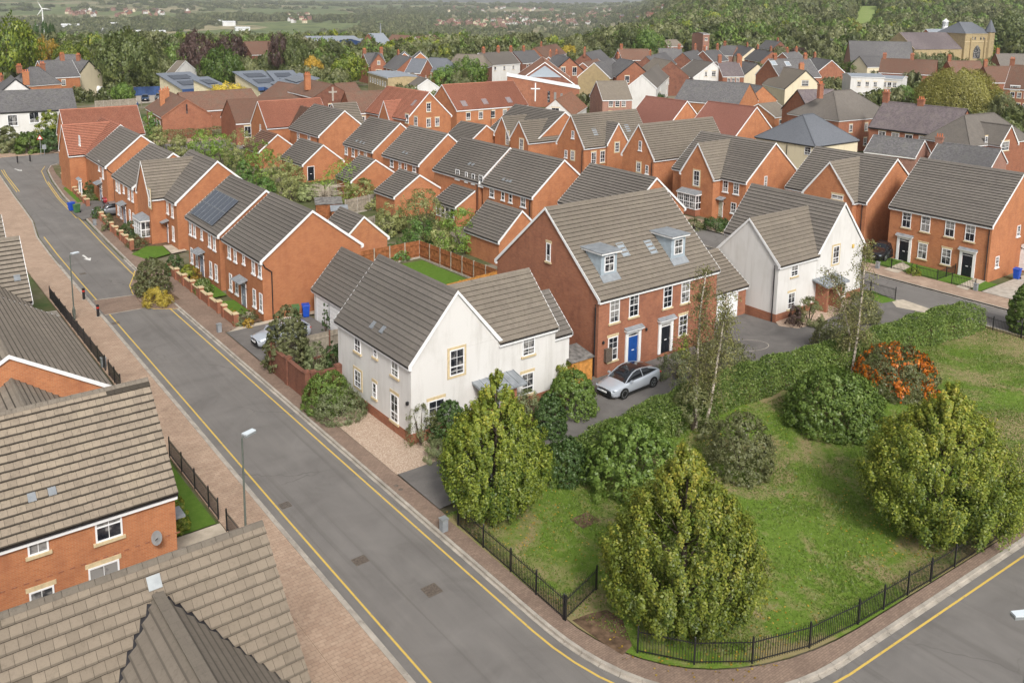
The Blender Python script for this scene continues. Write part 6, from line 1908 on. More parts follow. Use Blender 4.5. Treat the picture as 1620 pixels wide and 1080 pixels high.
def hedge(label, pts, w, h, mat='leaf_green', n_per_m2=150, leaf=.10, name='hedge', z0=.13, rag=.12):
    """clipped hedge along a line of world points"""
    r = np.random.default_rng(len(label))
    P = [np.array(p, float) for p in pts]
    c = sum(P) / len(P)
    root = thing(name, label, 'hedge', (c[0], c[1], z0))
    allP, allN = [], []
    seg = [np.linalg.norm(P[i + 1] - P[i]) for i in range(len(P) - 1)]
    for i, L in enumerate(seg):
        d = (P[i + 1] - P[i]) / L; nn = np.array([-d[1], d[0]])
        W = w[i] if hasattr(w, '__len__') else w
        Hh = h[i] if hasattr(h, '__len__') else h
        for kind, area in (('top', L * W), ('a', L * Hh), ('b', L * Hh)):
            n = int(area * n_per_m2)
            u = r.uniform(0, L, n); 
            if kind == 'top':
                v = r.uniform(-W/2, W/2, n); z = Hh + r.normal(size=n) * rag * .6 - np.abs(v / W * 2) ** 4 * .15; nrm = np.tile([0, 0, 1.0], (n, 1))
            else:
                s_ = 1 if kind == 'a' else -1
                z = r.uniform(0.02, Hh, n); v = s_ * (W/2 - np.abs(r.normal(size=n)) * rag * .8) * (1 - .1 * (z / Hh) ** 3); nrm = np.tile([nn[0] * s_, nn[1] * s_, .35], (n, 1))
            bulge = 1 + .07 * np.sin(u * 1.3 + i) + .05 * np.sin(u * 3.1 + 2 * i)
            xy = P[i] + np.outer(u, d) + np.outer(v * bulge, nn)
            allP.append(np.column_stack([xy - c, z * (1 + .05 * np.sin(u * 1.9)) ])); allN.append(nrm + r.normal(size=(n, 3)) * .55)
    A = np.concatenate(allP); B = np.concatenate(allN)
    n1 = np.sin(A[:, 0] * 2.3) * np.sin(A[:, 1] * 2.9 + 1) * .12
    ti = .50 + n1 + r.uniform(-.35, .35, len(A))
    inst('foliage', leaf_mesh('foliage', A, B, leaf, ti, mat, seed=3), root)
    b = MB()
    for i in range(len(P) - 1):
        W = (w[i] if hasattr(w, '__len__') else w) * .34; Hh = (h[i] if hasattr(h, '__len__') else h) * .8
        k = max(1, int(seg[i] / .6))
        for j in range(k):
            q = P[i] + (P[i + 1] - P[i]) * (j + .5) / k - c
            b.tube([(q[0], q[1], -.05), (q[0] + random.uniform(-.1, .1), q[1] + random.uniform(-.2, .2), Hh)], [.04, .015], 5)
    inst('stems', b.mesh('stems', MATS['bark']), root)['kind'] = 'stuff'
    return root
hedge('long clipped hedge between the drive and the lawn', [(29.0, 34.8), (33.5, 34.7), (38.5, 35.1), (44, 35.5), (50, 35.2)], [2.0, 2.3, 2.5, 2.6], [1.35, 1.45, 1.5, 1.5], 'leaf_green', 330, .13)
hedge('neat tall end of the hedge by the side street', [(50, 35.2), (58, 34.1), (66, 33.4), (73.2, 32.6)], [2.4, 2.4, 2.6], [1.55, 1.65, 1.75], 'leaf_green', 270, .14)

# shrubs on and around the lawn
shrub('large round green bush on the lawn', 1240, 1396, 588, 692, 'leaf_green', 'dome', 17000, .17, jag=.07)
shrub('firethorn covered in orange berries beside the round bush', 1352, 1478, 548, 630, 'leaf_olive', 'dome', 9000, .14, extra=('leaf_orange', 5200, .15))
shrub('dark olive shrub under the birch stems', 1116, 1222, 656, 762, 'leaf_olive', 'dome', 9000, .13)
shrub('bright leaved viburnum bush in front of the hedge', 925, 1075, 668, 790, 'leaf_green', 'dome', 13000, .18, jag=.2)
shrub('dark green bush between the hornbeam and the viburnum', 856, 930, 692, 768, 'leaf_dark', 'dome', 6500, .13)
shrub('low mixed shrub at the foot of the birches', 1060, 1130, 610, 690, 'leaf_olive', 'dome', 5000, .12, jag=.25)
shrub('green bush beside the parked silver car', 862, 946, 588, 664, 'leaf_green', 'dome', 11000, .12, jag=.06)
shrub('yellow-green bush against the white wall near the shed', 872, 915, 574, 618, 'leaf_hornbeam', 'dome', 4000, .11)
shrub('dark glossy shrub left of the round bush by the drive', 842, 895, 622, 694, 'leaf_dark', 'dome', 6500, .13)
shrub('grey lavender clump under the white house window', 812, 858, 618, 662, 'leaf_sage', 'dome', 3500, .08)
shrub('dark evergreen by the white house porch', 682, 742, 636, 702, 'leaf_dark', 'dome', 6500, .13, jag=.2)
shrub('loose straggly shrub at the white house corner', 640, 692, 642, 712, 'leaf_olive', 'dome', 2600, .09, jag=.35)
shrub('low grey-green mound beside the gravel', 672, 716, 700, 732, 'leaf_sage', 'dome', 3500, .08)
shrub('bright green round bush by the garden wall end', 478, 560, 588, 656, 'leaf_green', 'dome', 10000, .10, jag=.05)
shrub('grey-green mound in front of the white house', 496, 580, 616, 670, 'leaf_sage', 'dome', 8500, .09, jag=.07)
shrub('variegated bush above the brick garden wall', 422, 490, 484, 592, 'leaf_olive', 'dome', 15000, .13, jag=.15)
shrub('silvery bush behind the brick garden wall', 478, 522, 540, 596, 'leaf_sage', 'dome', 4500, .10)
shrub('thin upright climber by the garage doors', 510, 522, 480, 540, 'leaf_dark', 'column', 1500, .10)
shrub('green clipped block hedge by the white house wall', 512, 545, 540, 590, 'leaf_dark', 'dome', 4200, .09)
shrub('weeping tree-like shrub on the build-out', 214, 268, 408, 470, 'leaf_olive', 'dome', 9000, .13, jag=.2)
shrub('yellow flowering plant on the build-out', 228, 272, 456, 486, 'leaf_yellow', 'dome', 4500, .09)
shrub('dark shrub spilling over the low wall', 262, 292, 404, 436, 'leaf_dark', 'dome', 3600, .11)
shrub('yellow-green shrub behind the low wall', 285, 312, 420, 446, 'leaf_hornbeam', 'dome', 3000, .10)
shrub('gold leaved shrub below the solar panel house', 302, 320, 424, 450, 'leaf_gold', 'dome', 2000, .09)
shrub('white flowering shrub on the small front lawn', 306, 336, 440, 466, 'leaf_green', 'dome', 3000, .10, extra=('leaf_sage', 260, .12))
for i, (px, py, mt, lab) in enumerate(((368, 498, 'leaf_gold', 'orange flowers near the wall gap'), (394, 513, 'leaf_gold', 'orange flowers near the drive'), (380, 497, 'leaf_green', 'green grassy clump in the flower bed'), (398, 500, 'leaf_olive', 'bushy plant against the brick front'), (378, 510, 'leaf_sage', 'pale silver cushion in the flower bed'))):
    shrub(lab, px - 9, px + 9, py - 9, py + 6, mt, 'dome', 700, .09, name='flower_clump', cat='plant')
shrub('clipped box hedge under the bay window', 188, 226, 352, 378, 'leaf_dark', 'dome', 4200, .11)
shrub('round bush by the two parked cars', 163, 182, 338, 366, 'leaf_olive', 'dome', 2600, .11)
shrub('second round bush by the two parked cars', 146, 168, 328, 346, 'leaf_dark', 'dome', 2200, .11)
shrub('low heather shrub before the bay window', 200, 232, 372, 392, 'leaf_olive', 'dome', 2000, .10)
shrub('conical conifer by the far grey door', 121, 135, 284, 310, 'leaf_dark', 'cone', 1800, .12)
shrub('round conifer right of the conical one', 134, 154, 286, 310, 'leaf_dark', 'dome', 2200, .12)
shrub('tussock plants in the far front garden', 128, 152, 304, 318, 'leaf_olive', 'dome', 1200, .10)
shrub('clipped topiary beside the near brick wall', 270, 300, 788, 846, 'leaf_hornbeam', 'dome', 4500, .07, jag=.03)
shrub('reddish shrub in the gravel by the second white house', 1244, 1268, 484, 518, 'leaf_copper', 'dome', 2200, .10)
shrub('green shrub in the gravel by the second white house', 1258, 1300, 472, 516, 'leaf_olive', 'dome', 4500, .11)
shrub('shrub screening the second white house door', 1332, 1390, 462, 512, 'leaf_olive', 'dome', 5500, .12)
shrub('yellow-green hedge stretch under the second birch', 1284, 1360, 508, 560, 'leaf_olive', 'dome', 6500, .13)
shrub('small yellow shrub in the front garden behind rails', 1436, 1455, 423, 436, 'leaf_hornbeam', 'dome', 1600, .09)
shrub('green bush cut by the picture edge', 1594, 1660, 446, 530, 'leaf_green', 'dome', 15000, .17)
shrub('conical yellow conifer beside the second door', 1070, 1092, 524, 570, 'leaf_hornbeam', 'cone', 2200, .10)
shrub('mixed planting in front of the black door', 1040, 1100, 560, 606, 'leaf_sage', 'dome', 4000, .11, jag=.3)
shrub('leafy planting by the garage of the dormer house', 1100, 1190, 540, 600, 'leaf_olive', 'dome', 6000, .12, jag=.3)
shrub('small bush under the black bay house door', 1140, 1152, 345, 362, 'leaf_dark', 'dome', 1200, .14)
shrub('green front hedge of the bay window house', 1112, 1150, 344, 366, 'leaf_dark', 'dome', 2600, .14)
shrub('low shrubs beneath the white bay', 1082, 1112, 348, 364, 'leaf_olive', 'dome', 1600, .13)
# between the rows
mid = [(592, 640, 322, 372, 'leaf_olive', 'grey-green garden bush beside the old fence'), (630, 712, 300, 368, 'leaf_olive', 'tall feathery garden bush behind the brick garage'), (640, 690, 345, 398, 'leaf_dark', 'dark garden bush by the fence corner'), (690, 772, 330, 402, 'leaf_green', 'big leafy garden bush above the orange fence'), (672, 720, 362, 400, 'leaf_olive', 'olive garden bush in front of the feathery one'),
       (742, 775, 372, 400, 'leaf_green', 'bright bush at the dark driveway'), (735, 760, 318, 350, 'leaf_green', 'small green bush by the sunroom'), (752, 784, 330, 362, 'leaf_copper', 'purple smoke bush beside the garage roof'),
       (600, 650, 391, 412, 'leaf_dark', 'low dark shrub in the white house garden'), (500, 588, 256, 316, 'leaf_green', 'dense green bush in front of the brick garage'), (545, 600, 285, 322, 'leaf_olive', 'scrub beside the grey plank fence'),
       (330, 372, 212, 262, 'leaf_green', 'scrub bush at the school end of the gardens'), (352, 412, 205, 268, 'leaf_olive', 'pale willow scrub between the rows'), (385, 440, 222, 290, 'leaf_green', 'leafy scrub bush behind the solar roof'), (420, 474, 245, 305, 'leaf_olive', 'feathery scrub bush near the brick garage'), (440, 485, 262, 318, 'leaf_olive', 'tall grass-like scrub behind the lilac-door house'), (372, 402, 255, 300, 'leaf_dark', 'dark bush behind the solar panel ridge'), (400, 436, 282, 318, 'leaf_dark', 'dark bush behind the second ridge'), (300, 345, 205, 248, 'leaf_green', 'garden bush beyond the front gable house'), (268, 300, 215, 246, 'leaf_olive', 'rounded garden bush near the school'), (238, 268, 200, 238, 'leaf_olive', 'tree-like bush by the red roof'), (225, 262, 178, 212, 'leaf_green', 'bright green bush right of the broad red roof'), (236, 254, 186, 222, 'leaf_dark', 'dark conifer right of the broad red roof'),
       (470, 500, 292, 318, 'leaf_sage', 'pale shrub left of the pampas'), (575, 612, 306, 330, 'leaf_olive', 'shrub at the far fence end')]
for x0, x1, yt, yb, mt, lab in mid:
    shrub(lab, x0, x1, yt, yb, mt, 'dome', 3200, .20, jag=.22, group='garden bushes between the brick rows').children[0].color = (1.7, 1.7, 1.5, 1)
# silver pampas: arching blades
c, w, hh = spot(486, 548, 288, 330, .3, .05)
root = thing('pampas_grass', 'silvery pampas grass with arching plumes behind the brick house', 'plant', (c[0], c[1], 0))
b = MB(); r_ = random.Random(4)
for i in range(110):
    a = r_.uniform(0, 6.28); e = w * .5 * r_.uniform(.3, 1.1); z = hh * r_.uniform(.6, 1.1)
    b.tube([(0, 0, 0), (math.cos(a) * e * .4, math.sin(a) * e * .4, z * .8), (math.cos(a) * e, math.sin(a) * e, z * .85)], [.02, .045, .01], 3, False)
b.build('plumes', MATS['paving_slab'], root)

# birches with open hanging foliage
def birch(label, stems, x0, x1, yt, n, seed):
    base = G(*stems[0][0]); r = np.random.default_rng(seed)
    root = thing('birch_tree', label, 'tree', (base[0], base[1], .1), 0, 'white barked birches by the drive')
    for s_ in stems:
        p0 = G(*s_[0]); D_ = math.hypot(p0[0], p0[1])
        pts = []
        for px, py, dd in s_[1]:
            d = ray(px, py); t = (D_ + dd) / math.hypot(d[0], d[1]); pts.append(EYE + d * t - base)
        pts = [p0 - base + np.array([0, 0, -.1])] + pts
        k = len(pts)
        MB().tube(pts, [.105 * (1 - i / k * .8) for i in range(k)], 8).build('stem', MATS['birch_bark'], root, (0, 0, -.1))
        # hanging branchlets round the upper stem
        Pl, Nl = [], []
        tb = MB()
        top = pts[-1]; low = pts[1] if k > 2 else pts[0]
        zmax = top[2]
        nb = int(n / 34)
        for i in range(nb):
            f = r.uniform(.28, 1.0)
            j = f * (k - 1); a_ = pts[int(min(j, k - 2))]; q = a_ + (pts[int(min(j, k - 2)) + 1] - a_) * (j - int(min(j, k - 2)))
            an = r.uniform(0, 6.28); e = r.uniform(.5, 2.3) * (1.15 - .75 * f)
            mid_ = q + np.array([math.cos(an) * e * .6, math.sin(an) * e * .6, e * .5])
            end = q + np.array([math.cos(an) * e, math.sin(an) * e, e * .25 - r.uniform(.2, 1.1)])
            tb.tube([q, mid_, end], [.018, .01, .004], 3, False)
            for g_ in range(34):
                u = r.uniform(.25, 1.1)
                pt = (1 - u) ** 2 * q + 2 * u * (1 - u) * mid_ + u * u * end
                Pl.append(pt + r.normal(size=3) * .13); Nl.append(r.normal(size=3))
        tb.build('branches', MATS['bark'], root)
        P = np.array(Pl)
        inst('foliage', leaf_mesh('foliage', P, np.array(Nl), .12, r.uniform(.1, .9, len(P)), 'leaf_birch', seed=seed), root)
birch('twin stemmed birch in front of the dormer house', [((1101, 680), [(1102, 620, .1), (1104, 560, .2), (1108, 490, .4), (1118, 425, .6)]), ((1114, 682), [(1124, 640, .1), (1132, 590, .2), (1140, 540, .3), (1150, 470, .6)])], 1050, 1180, 430, 4300, 1)
birch('tall thin birch in front of the second white house', [((1346, 592), [(1352, 560, .1), (1358, 520, .2), (1365, 455, .3), (1371, 385, .5)]), ((1341, 590), [(1343, 555, .1), (1345, 530, .2), (1330, 470, .6), (1310, 430, .9)])], 1260, 1420, 380, 3000, 2)

# garden trees, hedges and the trees of the town
T = [(-28, 58, 35, 135, 'leaf_hornbeam', 'tree', 'great dark lime tree at the picture edge'), (57, 98, 64, 118, 'leaf_gold', 'tree', 'golden autumn tree behind the slate roofs'), (92, 142, 70, 120, 'leaf_hornbeam', 'tree', 'yellow-green tree behind the cream house'), (158, 244, 54, 152, 'leaf_wood', 'tree', 'big rounded chestnut beside the white gazebo'),
 (290, 338, 54, 122, 'leaf_copper', 'tree', 'tall copper beech behind the school, left of the pair'), (342, 388, 58, 112, 'leaf_copper', 'tree', 'copper beech behind the green maple'), (321, 383, 79, 145, 'leaf_green', 'tree', 'green maple in front of the copper beeches'), (426, 458, 58, 118, 'leaf_copper', 'tree', 'narrow copper beech by the dark red hall'), (444, 486, 63, 118, 'leaf_wood', 'tree', 'pale green tree right of the narrow beech'), (480, 509, 92, 128, 'leaf_gold', 'tree', 'yellow bushy tree by the end school wing'),
 (332, 392, 134, 172, 'leaf_yellow', 'tree', 'bright yellow tree between the school roofs'), (526, 578, 88, 138, 'leaf_hornbeam', 'tree', 'yellowing tree in front of the red villa'), (682, 728, 108, 150, 'leaf_green', 'tree', 'dark green tree behind the red roofed block'), (716, 772, 94, 146, 'leaf_green', 'tree', 'light green tree behind the red roofed block'), (700, 748, 112, 150, 'leaf_olive', 'tree', 'olive tree between two green ones'),
 (503, 545, 68, 106, 'leaf_wood', 'tree', 'tree behind the striped chimney'), (887, 912, 73, 98, 'leaf_yellow', 'tree', 'small yellow tree among the terraces'), (972, 1012, 45, 92, 'leaf_wood', 'tree', 'tall tree behind the hedge-covered roof'), (1000, 1052, 52, 96, 'leaf_green', 'tree', 'round tree right of the tall one'), (1096, 1178, 40, 84, 'leaf_wood', 'tree', 'broad tree above the terrace chimneys'), (1172, 1218, 46, 82, 'leaf_green', 'tree', 'dark round tree by the far slate roof'), (1214, 1246, 40, 72, 'leaf_wood', 'tree', 'tree behind the red villa'), (1238, 1276, 38, 72, 'leaf_olive', 'tree', 'pale tree behind the red villa'), (1262, 1306, 60, 86, 'leaf_olive', 'tree', 'olive tree by the hipped school house'), (1248, 1276, 76, 94, 'leaf_copper', 'tree', 'purple tree behind the villa roof'),
 (1300, 1348, 33, 70, 'leaf_wood', 'tree', 'spreading tree below the field'), (1334, 1368, 40, 84, 'leaf_willow', 'tree', 'weeping tree left of the church hall'), (1366, 1392, 42, 68, 'leaf_willow', 'tree', 'weeping tree above the church hall'), (1388, 1452, 24, 62, 'leaf_wood', 'tree', 'wide chestnut behind the church'), (1488, 1540, 10, 56, 'leaf_dark', 'tree', 'dark tree behind the church tower'), (1558, 1632, 24, 96, 'leaf_wood', 'tree', 'tall trees right of the church turret'), (1336, 1380, 96, 124, 'leaf_green', 'tree', 'grey-green tree before the white extensions'),
 (1404, 1452, 138, 172, 'leaf_green', 'tree', 'round green tree left of the willow'), (1372, 1410, 144, 170, 'leaf_hornbeam', 'tree', 'yellow-green bush by the terrace chimney'), (1206, 1254, 132, 162, 'leaf_green', 'tree', 'bright shrub tree before the cream gable'), (1228, 1258, 142, 164, 'leaf_hornbeam', 'tree', 'lime green shrub by the brick gable'), (612, 652, 138, 186, 'leaf_olive', 'tree', 'olive tree left of the tall brick gable'), (366, 412, 168, 220, 'leaf_olive', 'tree', 'autumn tinged tree at the broad red roof'), (120, 160, 100, 132, 'leaf_green', 'tree', 'tree behind the cream house gable'), (178, 214, 134, 164, 'leaf_green', 'tree', 'bushy tree by the school gate'), (1030, 1056, 150, 172, 'leaf_dark', 'tree', 'dark shrub tree by the white cottages'), (1112, 1140, 46, 80, 'leaf_wood', 'tree', 'tree beside the block of flats'), (1150, 1200, 82, 104, 'leaf_olive', 'tree', 'garden tree between the red stacks'), (1340, 1362, 76, 94, 'leaf_olive', 'tree', 'shrubby tree at the hall end'), (1560, 1600, 150, 205, 'leaf_olive', 'tree', 'shaggy tree right of the willow'), (1476, 1500, 104, 128, 'leaf_wood', 'tree', 'tree top behind the willow')]
for x0, x1, yt, yb, mt, kd, lab in T:
    tree(lab, x0, x1, yt, yb, mt, kd, 'trees standing among the town roofs')
def willow():
    c, w, h = spot(1446, 1574, 112, 196, .1)
    root = thing('willow_tree', 'big yellow-green weeping willow among the brick houses', 'tree', (c[0], c[1], 0))
    r = np.random.default_rng(8); n = 26000
    th = r.uniform(0, 6.28, n); u = r.uniform(0, 1, n) ** .6
    R = w / 2 * (.25 + .75 * u) * (1 + .12 * np.sin(5 * th) + .07 * np.sin(9 * th + 1))
    ztop = h * (1 - .42 * u ** 2.2) * (1 + .06 * np.sin(7 * th))
    drop = r.uniform(0, 1, n) ** 1.3 * h * (.15 + .6 * u)
    P = np.stack([R * np.cos(th), R * np.sin(th), np.maximum(ztop - drop, .4)], 1)
    Nn = np.stack([np.cos(th), np.sin(th), np.full(n, .3)], 1) + r.normal(size=(n, 3)) * .4
    ti = .35 + .25 * np.sin(th * 23) * r.uniform(0, 1, n) + r.uniform(-.2, .35, n)
    inst('crown', leaf_mesh('crown', P, Nn, .42, ti, 'leaf_willow', .4, 3), root)
    inst('trunk', trunk_mesh(h * .8, .5, 6, 3, w * .25), root)
    FARB.append((c[0], c[1], 9))
willow()
for i, (x, t_, lab) in enumerate(((59, 38, 'leftmost of three tall poplars'), (73, 37, 'middle one of three tall poplars'), (84, 40, 'rightmost of three tall poplars'))):
    tree(lab, x - 5, x + 5, t_, 84, 'leaf_dark', 'column', 'tall poplars in the valley', name='poplar_tree')
hd = [(-10, 34, 200, 243, 'leaf_olive', 'autumn tinged roadside hedge at the picture edge'), (26, 66, 208, 244, 'leaf_green', 'green roadside hedge bush below the white terrace'), (58, 104, 176, 222, 'leaf_hornbeam', 'yellow-green bush against the white terrace'), (60, 104, 205, 242, 'leaf_dark', 'dark roadside hedge by the sign')]
for x0, x1, yt, yb, mt, lab in hd:
    shrub(lab, x0, x1, yt, yb, mt, 'dome', 5200, .26, jag=.12, lean=.4)
hedge('far hedge running behind the white terrace lawn', [g2(-20, 236), g2(40, 236), g2(100, 232)], 2.5, 2.2, 'leaf_dark', 40, .25)
hedge('garden hedge in front of the long school range', [g2(262, 222), g2(330, 216), g2(400, 212)], 1.5, 1.6, 'leaf_olive', 50, .2)

# fine grass on the lawn
def grass():
    r = np.random.default_rng(21)
    n = 170000
    x = r.uniform(23.1, 73.5, n); y = r.uniform(17.2, 35.4, n)
    poly = [(23.2, 35.2), (23.1, 26), (24.2, 22.9), (26.5, 20.2), (29.5, 18.7), (33, 18.0), (46.5, 17.3), (73.5, 16.9), (73.5, 32)]
    ins = np.zeros(n, bool)
    j = len(poly) - 1
    for i in range(len(poly)):
        xi, yi = poly[i]; xj, yj = poly[j]
        ins ^= ((yi > y) != (yj > y)) & (x < (xj - xi) * (y - yi) / (yj - yi + 1e-9) + xi)
        j = i
    x, y = x[ins], y[ins]; n = len(x)
    lush = .5 + .5 * np.sin(x * .7 + 2 * np.sin(y * .5)) * np.sin(y * .8 + 1.3)
    k = r.uniform(0, 1, n) < .35 + .65 * lush
    x, y, lush = x[k], y[k], lush[k]; n = len(x)
    hgt = .05 + .07 * lush * r.uniform(.3, 1, n)
    a = r.uniform(0, 6.28, n); wd = .035
    V = np.empty((n, 3, 3), np.float32)
    V[:, 0] = np.stack([x - np.cos(a) * wd, y - np.sin(a) * wd, np.full(n, .128)], 1)
    V[:, 1] = np.stack([x + np.cos(a) * wd, y + np.sin(a) * wd, np.full(n, .128)], 1)
    V[:, 2] = np.stack([x + r.normal(size=n) * .05, y + r.normal(size=n) * .05, .128 + hgt], 1)
    me = bpy.data.meshes.new('grass')
    me.vertices.add(3 * n); me.vertices.foreach_set('co', V.ravel())
    me.loops.add(3 * n); me.loops.foreach_set('vertex_index', np.arange(3 * n, dtype=np.int32))
    me.polygons.add(n); me.polygons.foreach_set('loop_start', np.arange(0, 3 * n, 3, dtype=np.int32))
    at = me.attributes.new('tint', 'FLOAT', 'POINT'); at.data.foreach_set('value', np.repeat(r.uniform(.2, .9, n), 3).astype(np.float32))
    me.materials.append(MATS['grass_blade']); me.update()
    tag(inst('grass', me), 'short tufted grass of the lawn', None, None, 'stuff')
grass()
def fallen_leaves():
    r = np.random.default_rng(5)
    cs = [(25.6, 33.2, 3.6, 500), (27.0, 21.9, 4.2, 700), (41.5, 19.4, 4.6, 700), (42.3, 33.5, 4.0, 350), (57, 31.5, 4, 250)]
    P = np.concatenate([np.column_stack([r.normal(c[0], c[2] * .6, c[3]), r.normal(c[1], c[2] * .6, c[3]), np.full(c[3], .15)]) for c in cs])
    k = (P[:, 1] > 18.4) & (P[:, 1] < 35.5) & (P[:, 0] > 23.2)
    P = P[k]
    me = leaf_mesh('fallen_leaves', P, np.tile([0, 0, 1.0], (len(P), 1)) + r.normal(size=P.shape) * .3, .11, r.uniform(0, 1, len(P)), 'leaf_gold', .7, 2)
    tag(inst('fallen_leaves', me), 'yellow fallen leaves scattered under the lawn trees', None, None, 'stuff')
fallen_leaves()

# ------------------------------------------------------------------ woods and far country
def terrain_hit(px, py):
    d = ray(px, py); hd_ = math.hypot(d[0], d[1])
    rs = np.geomspace(300, 9000, 900)
    x = d[0] / hd_ * rs; y = d[1] / hd_ * rs; z = EYE[2] + d[2] / hd_ * rs
    below = z < terrain_z(x, y)
    k = int(np.argmax(below)) if below.any() else len(rs) - 1
    return np.array([x[k], y[k], float(terrain_z(x[k], y[k]))])

def scatter_object(name, label, pts, scl, rotz, mesh):
    me = bpy.data.meshes.new(name)
    me.from_pydata(pts.tolist(), [], [])
    a1 = me.attributes.new('scl', 'FLOAT_VECTOR', 'POINT'); a1.data.foreach_set('vector', np.asarray(scl, np.float32).ravel())
    a2 = me.attributes.new('rot', 'FLOAT_VECTOR', 'POINT'); a2.data.foreach_set('vector', np.column_stack([np.zeros(len(pts)), np.zeros(len(pts)), rotz]).astype(np.float32).ravel())
    src = bpy.data.objects.new(name + '_source', mesh)       # never linked to the scene
    o = inst(name, me)
    ng = bpy.data.node_groups.new(name, 'GeometryNodeTree')
    ng.interface.new_socket('Geometry', in_out='INPUT', socket_type='NodeSocketGeometry')
    ng.interface.new_socket('Geometry', in_out='OUTPUT', socket_type='NodeSocketGeometry')
    gi = ng.nodes.new('NodeGroupInput'); go = ng.nodes.new('NodeGroupOutput')
    oi = ng.nodes.new('GeometryNodeObjectInfo'); oi.inputs['Object'].default_value = src; oi.inputs['As Instance'].default_value = True
    ip = ng.nodes.new('GeometryNodeInstanceOnPoints')
    s1 = ng.nodes.new('GeometryNodeInputNamedAttribute'); s1.data_type = 'FLOAT_VECTOR'; s1.inputs[0].default_value = 'scl'
    s2 = ng.nodes.new('GeometryNodeInputNamedAttribute'); s2.data_type = 'FLOAT_VECTOR'; s2.inputs[0].default_value = 'rot'
    ng.links.new(gi.outputs[0], ip.inputs['Points']); ng.links.new(oi.outputs['Geometry'], ip.inputs['Instance'])
    ng.links.new(s1.outputs[0], ip.inputs['Scale']); ng.links.new(s2.outputs[0], ip.inputs['Rotation'])
    ng.links.new(ip.outputs[0], go.inputs[0])
    md = o.modifiers.new('scatter', 'NODES'); md.node_group = ng
    return tag(o, label, None, None, 'stuff')

def low_crown(mat, seed, n=1700):
    P, Nn, ti = crown_points(seed, 'tree', n, 1.0, 1.0, clump=.27, clumps=42, jag=.2, inner=.05)
    P[:, 2] = P[:, 2] * 1.0
    return leaf_mesh('crown', P, Nn, .14, ti + .12, mat, .8, seed)
FB = np.array(FARB)
def clear_of_buildings(x, y, pad=3):
    ok = np.ones(len(x), bool)
    for bx, by, br in FB:
        ok &= (x - bx) ** 2 + (y - by) ** 2 > (br + pad) ** 2
    return ok
def in_view(x, y, z, mx=60):
    v = np.column_stack([x, y, z]) - EYE
    w = v @ _F
    px = 810 + FPX * (v @ _R) / w; py = CYP - FPX * (v @ _U) / w
    return (w > 1) & (px > -mx) & (px < 1620 + mx), px, py
def polar(n, r0, r1, a0, a1, seed):
    r = np.random.default_rng(seed)
    R = np.sqrt(r.uniform(r0 ** 2, r1 ** 2, n)); A = np.radians(r.uniform(a0, a1, n)) + YAW
    return R * np.sin(A), R * np.cos(A), R, np.degrees(A - YAW)
def woods(name, label, n, r0, r1, a0, a1, seed, size, mats, keep=None, hfac=1.9):
    x, y, R, A = polar(n, r0, r1, a0, a1, seed)
    z = terrain_z(x, y)
    ok, px, py = in_view(x, y, z)
    ok &= clear_of_buildings(x, y, 4)
    if keep is not None: ok &= keep(x, y, R, A, px, py)
    x, y, z, R = x[ok], y[ok], z[ok], R[ok]
    r = np.random.default_rng(seed + 1)
    kind = r.choice(len(mats), len(x), p=[m[1] for m in mats])
    for k, (mt, _) in enumerate(mats):
        q = kind == k
        s_ = size * r.uniform(.65, 1.35, q.sum()) * (1 + R[q] / 6000)
        sc_ = np.column_stack([s_, s_, s_ * hfac * r.uniform(.8, 1.2, q.sum())])
        if q.sum():
            scatter_object(name, label[k], np.column_stack([x[q], y[q], z[q] - .6]), sc_, r.uniform(0, 6.28, q.sum()), SH_LOW.setdefault(mt, low_crown(mt, 40 + k)))
SH_LOW = {}
def belt_keep(x, y, R, A, px, py):
    lim = np.interp(A, [-32, -20, -12, -5, 0, 6, 10, 32], [350, 340, 340, 360, 410, 430, 440, 440])
    return (R > lim) & ~((px > 540) & (px < 600) & (py > 62) & (py < 78))
woods('woodland_belt', ('green trees of the wooded belt behind the town', 'olive trees of the wooded belt behind the town', 'yellowing trees of the wooded belt', 'dark trees of the wooded belt'), 4300, 270, 760, -33, 14, 31, 4.6, (('leaf_wood', .45), ('leaf_olive', .25), ('leaf_hornbeam', .05), ('leaf_green', .25)), belt_keep, 1.35)
def hill_keep(x, y, R, A, px, py):
    field = (px > 1346 - (py - 12) * .3) & (px < 1398) & (py > 9) & (py < 66)
    return ~field
woods('hill_wood', ('green trees covering the hill', 'olive trees covering the hill', 'pale trees covering the hill', 'dark trees covering the hill'), 8200, 440, 1350, 5, 33, 32, 6.8, (('leaf_wood', .5), ('leaf_olive', .25), ('leaf_hornbeam', .03), ('leaf_green', .22)), hill_keep, 1.3)
def hill_field():
    rows_ = []
    for py in np.linspace(52, 11, 16):
        x0 = 1350 - (py - 12) * .25; x1 = 1396 - max(0, 20 - py) * 1.2
        rows_.append([terrain_hit(px, py) + np.array([0, 0, .5]) for px in np.linspace(x0, x1, 8)])
    b = MB()
    for i in range(len(rows_) - 1):
        for k in range(7): b.poly([rows_[i][k], rows_[i][k + 1], rows_[i + 1][k + 1], rows_[i + 1][k]])
    tag(b.build('field', MATS['meadow']), 'pale green meadow cut into the wooded hill', None, None, 'structure')
hill_field()
def far_keep(x, y, R, A, px, py):
    nse = np.sin(x / 140 + 1.3 * np.sin(y / 210)) + np.sin(y / 170 + 1.7 * np.sin(x / 260)) + .6 * np.sin(x / 47) * np.sin(y / 53)
    town = (px > 560) & (px < 1060) & (py > 18) & (py < 60)
    return ((nse > .35) | (np.abs(nse) < .05)) & (~town | (nse > .1))
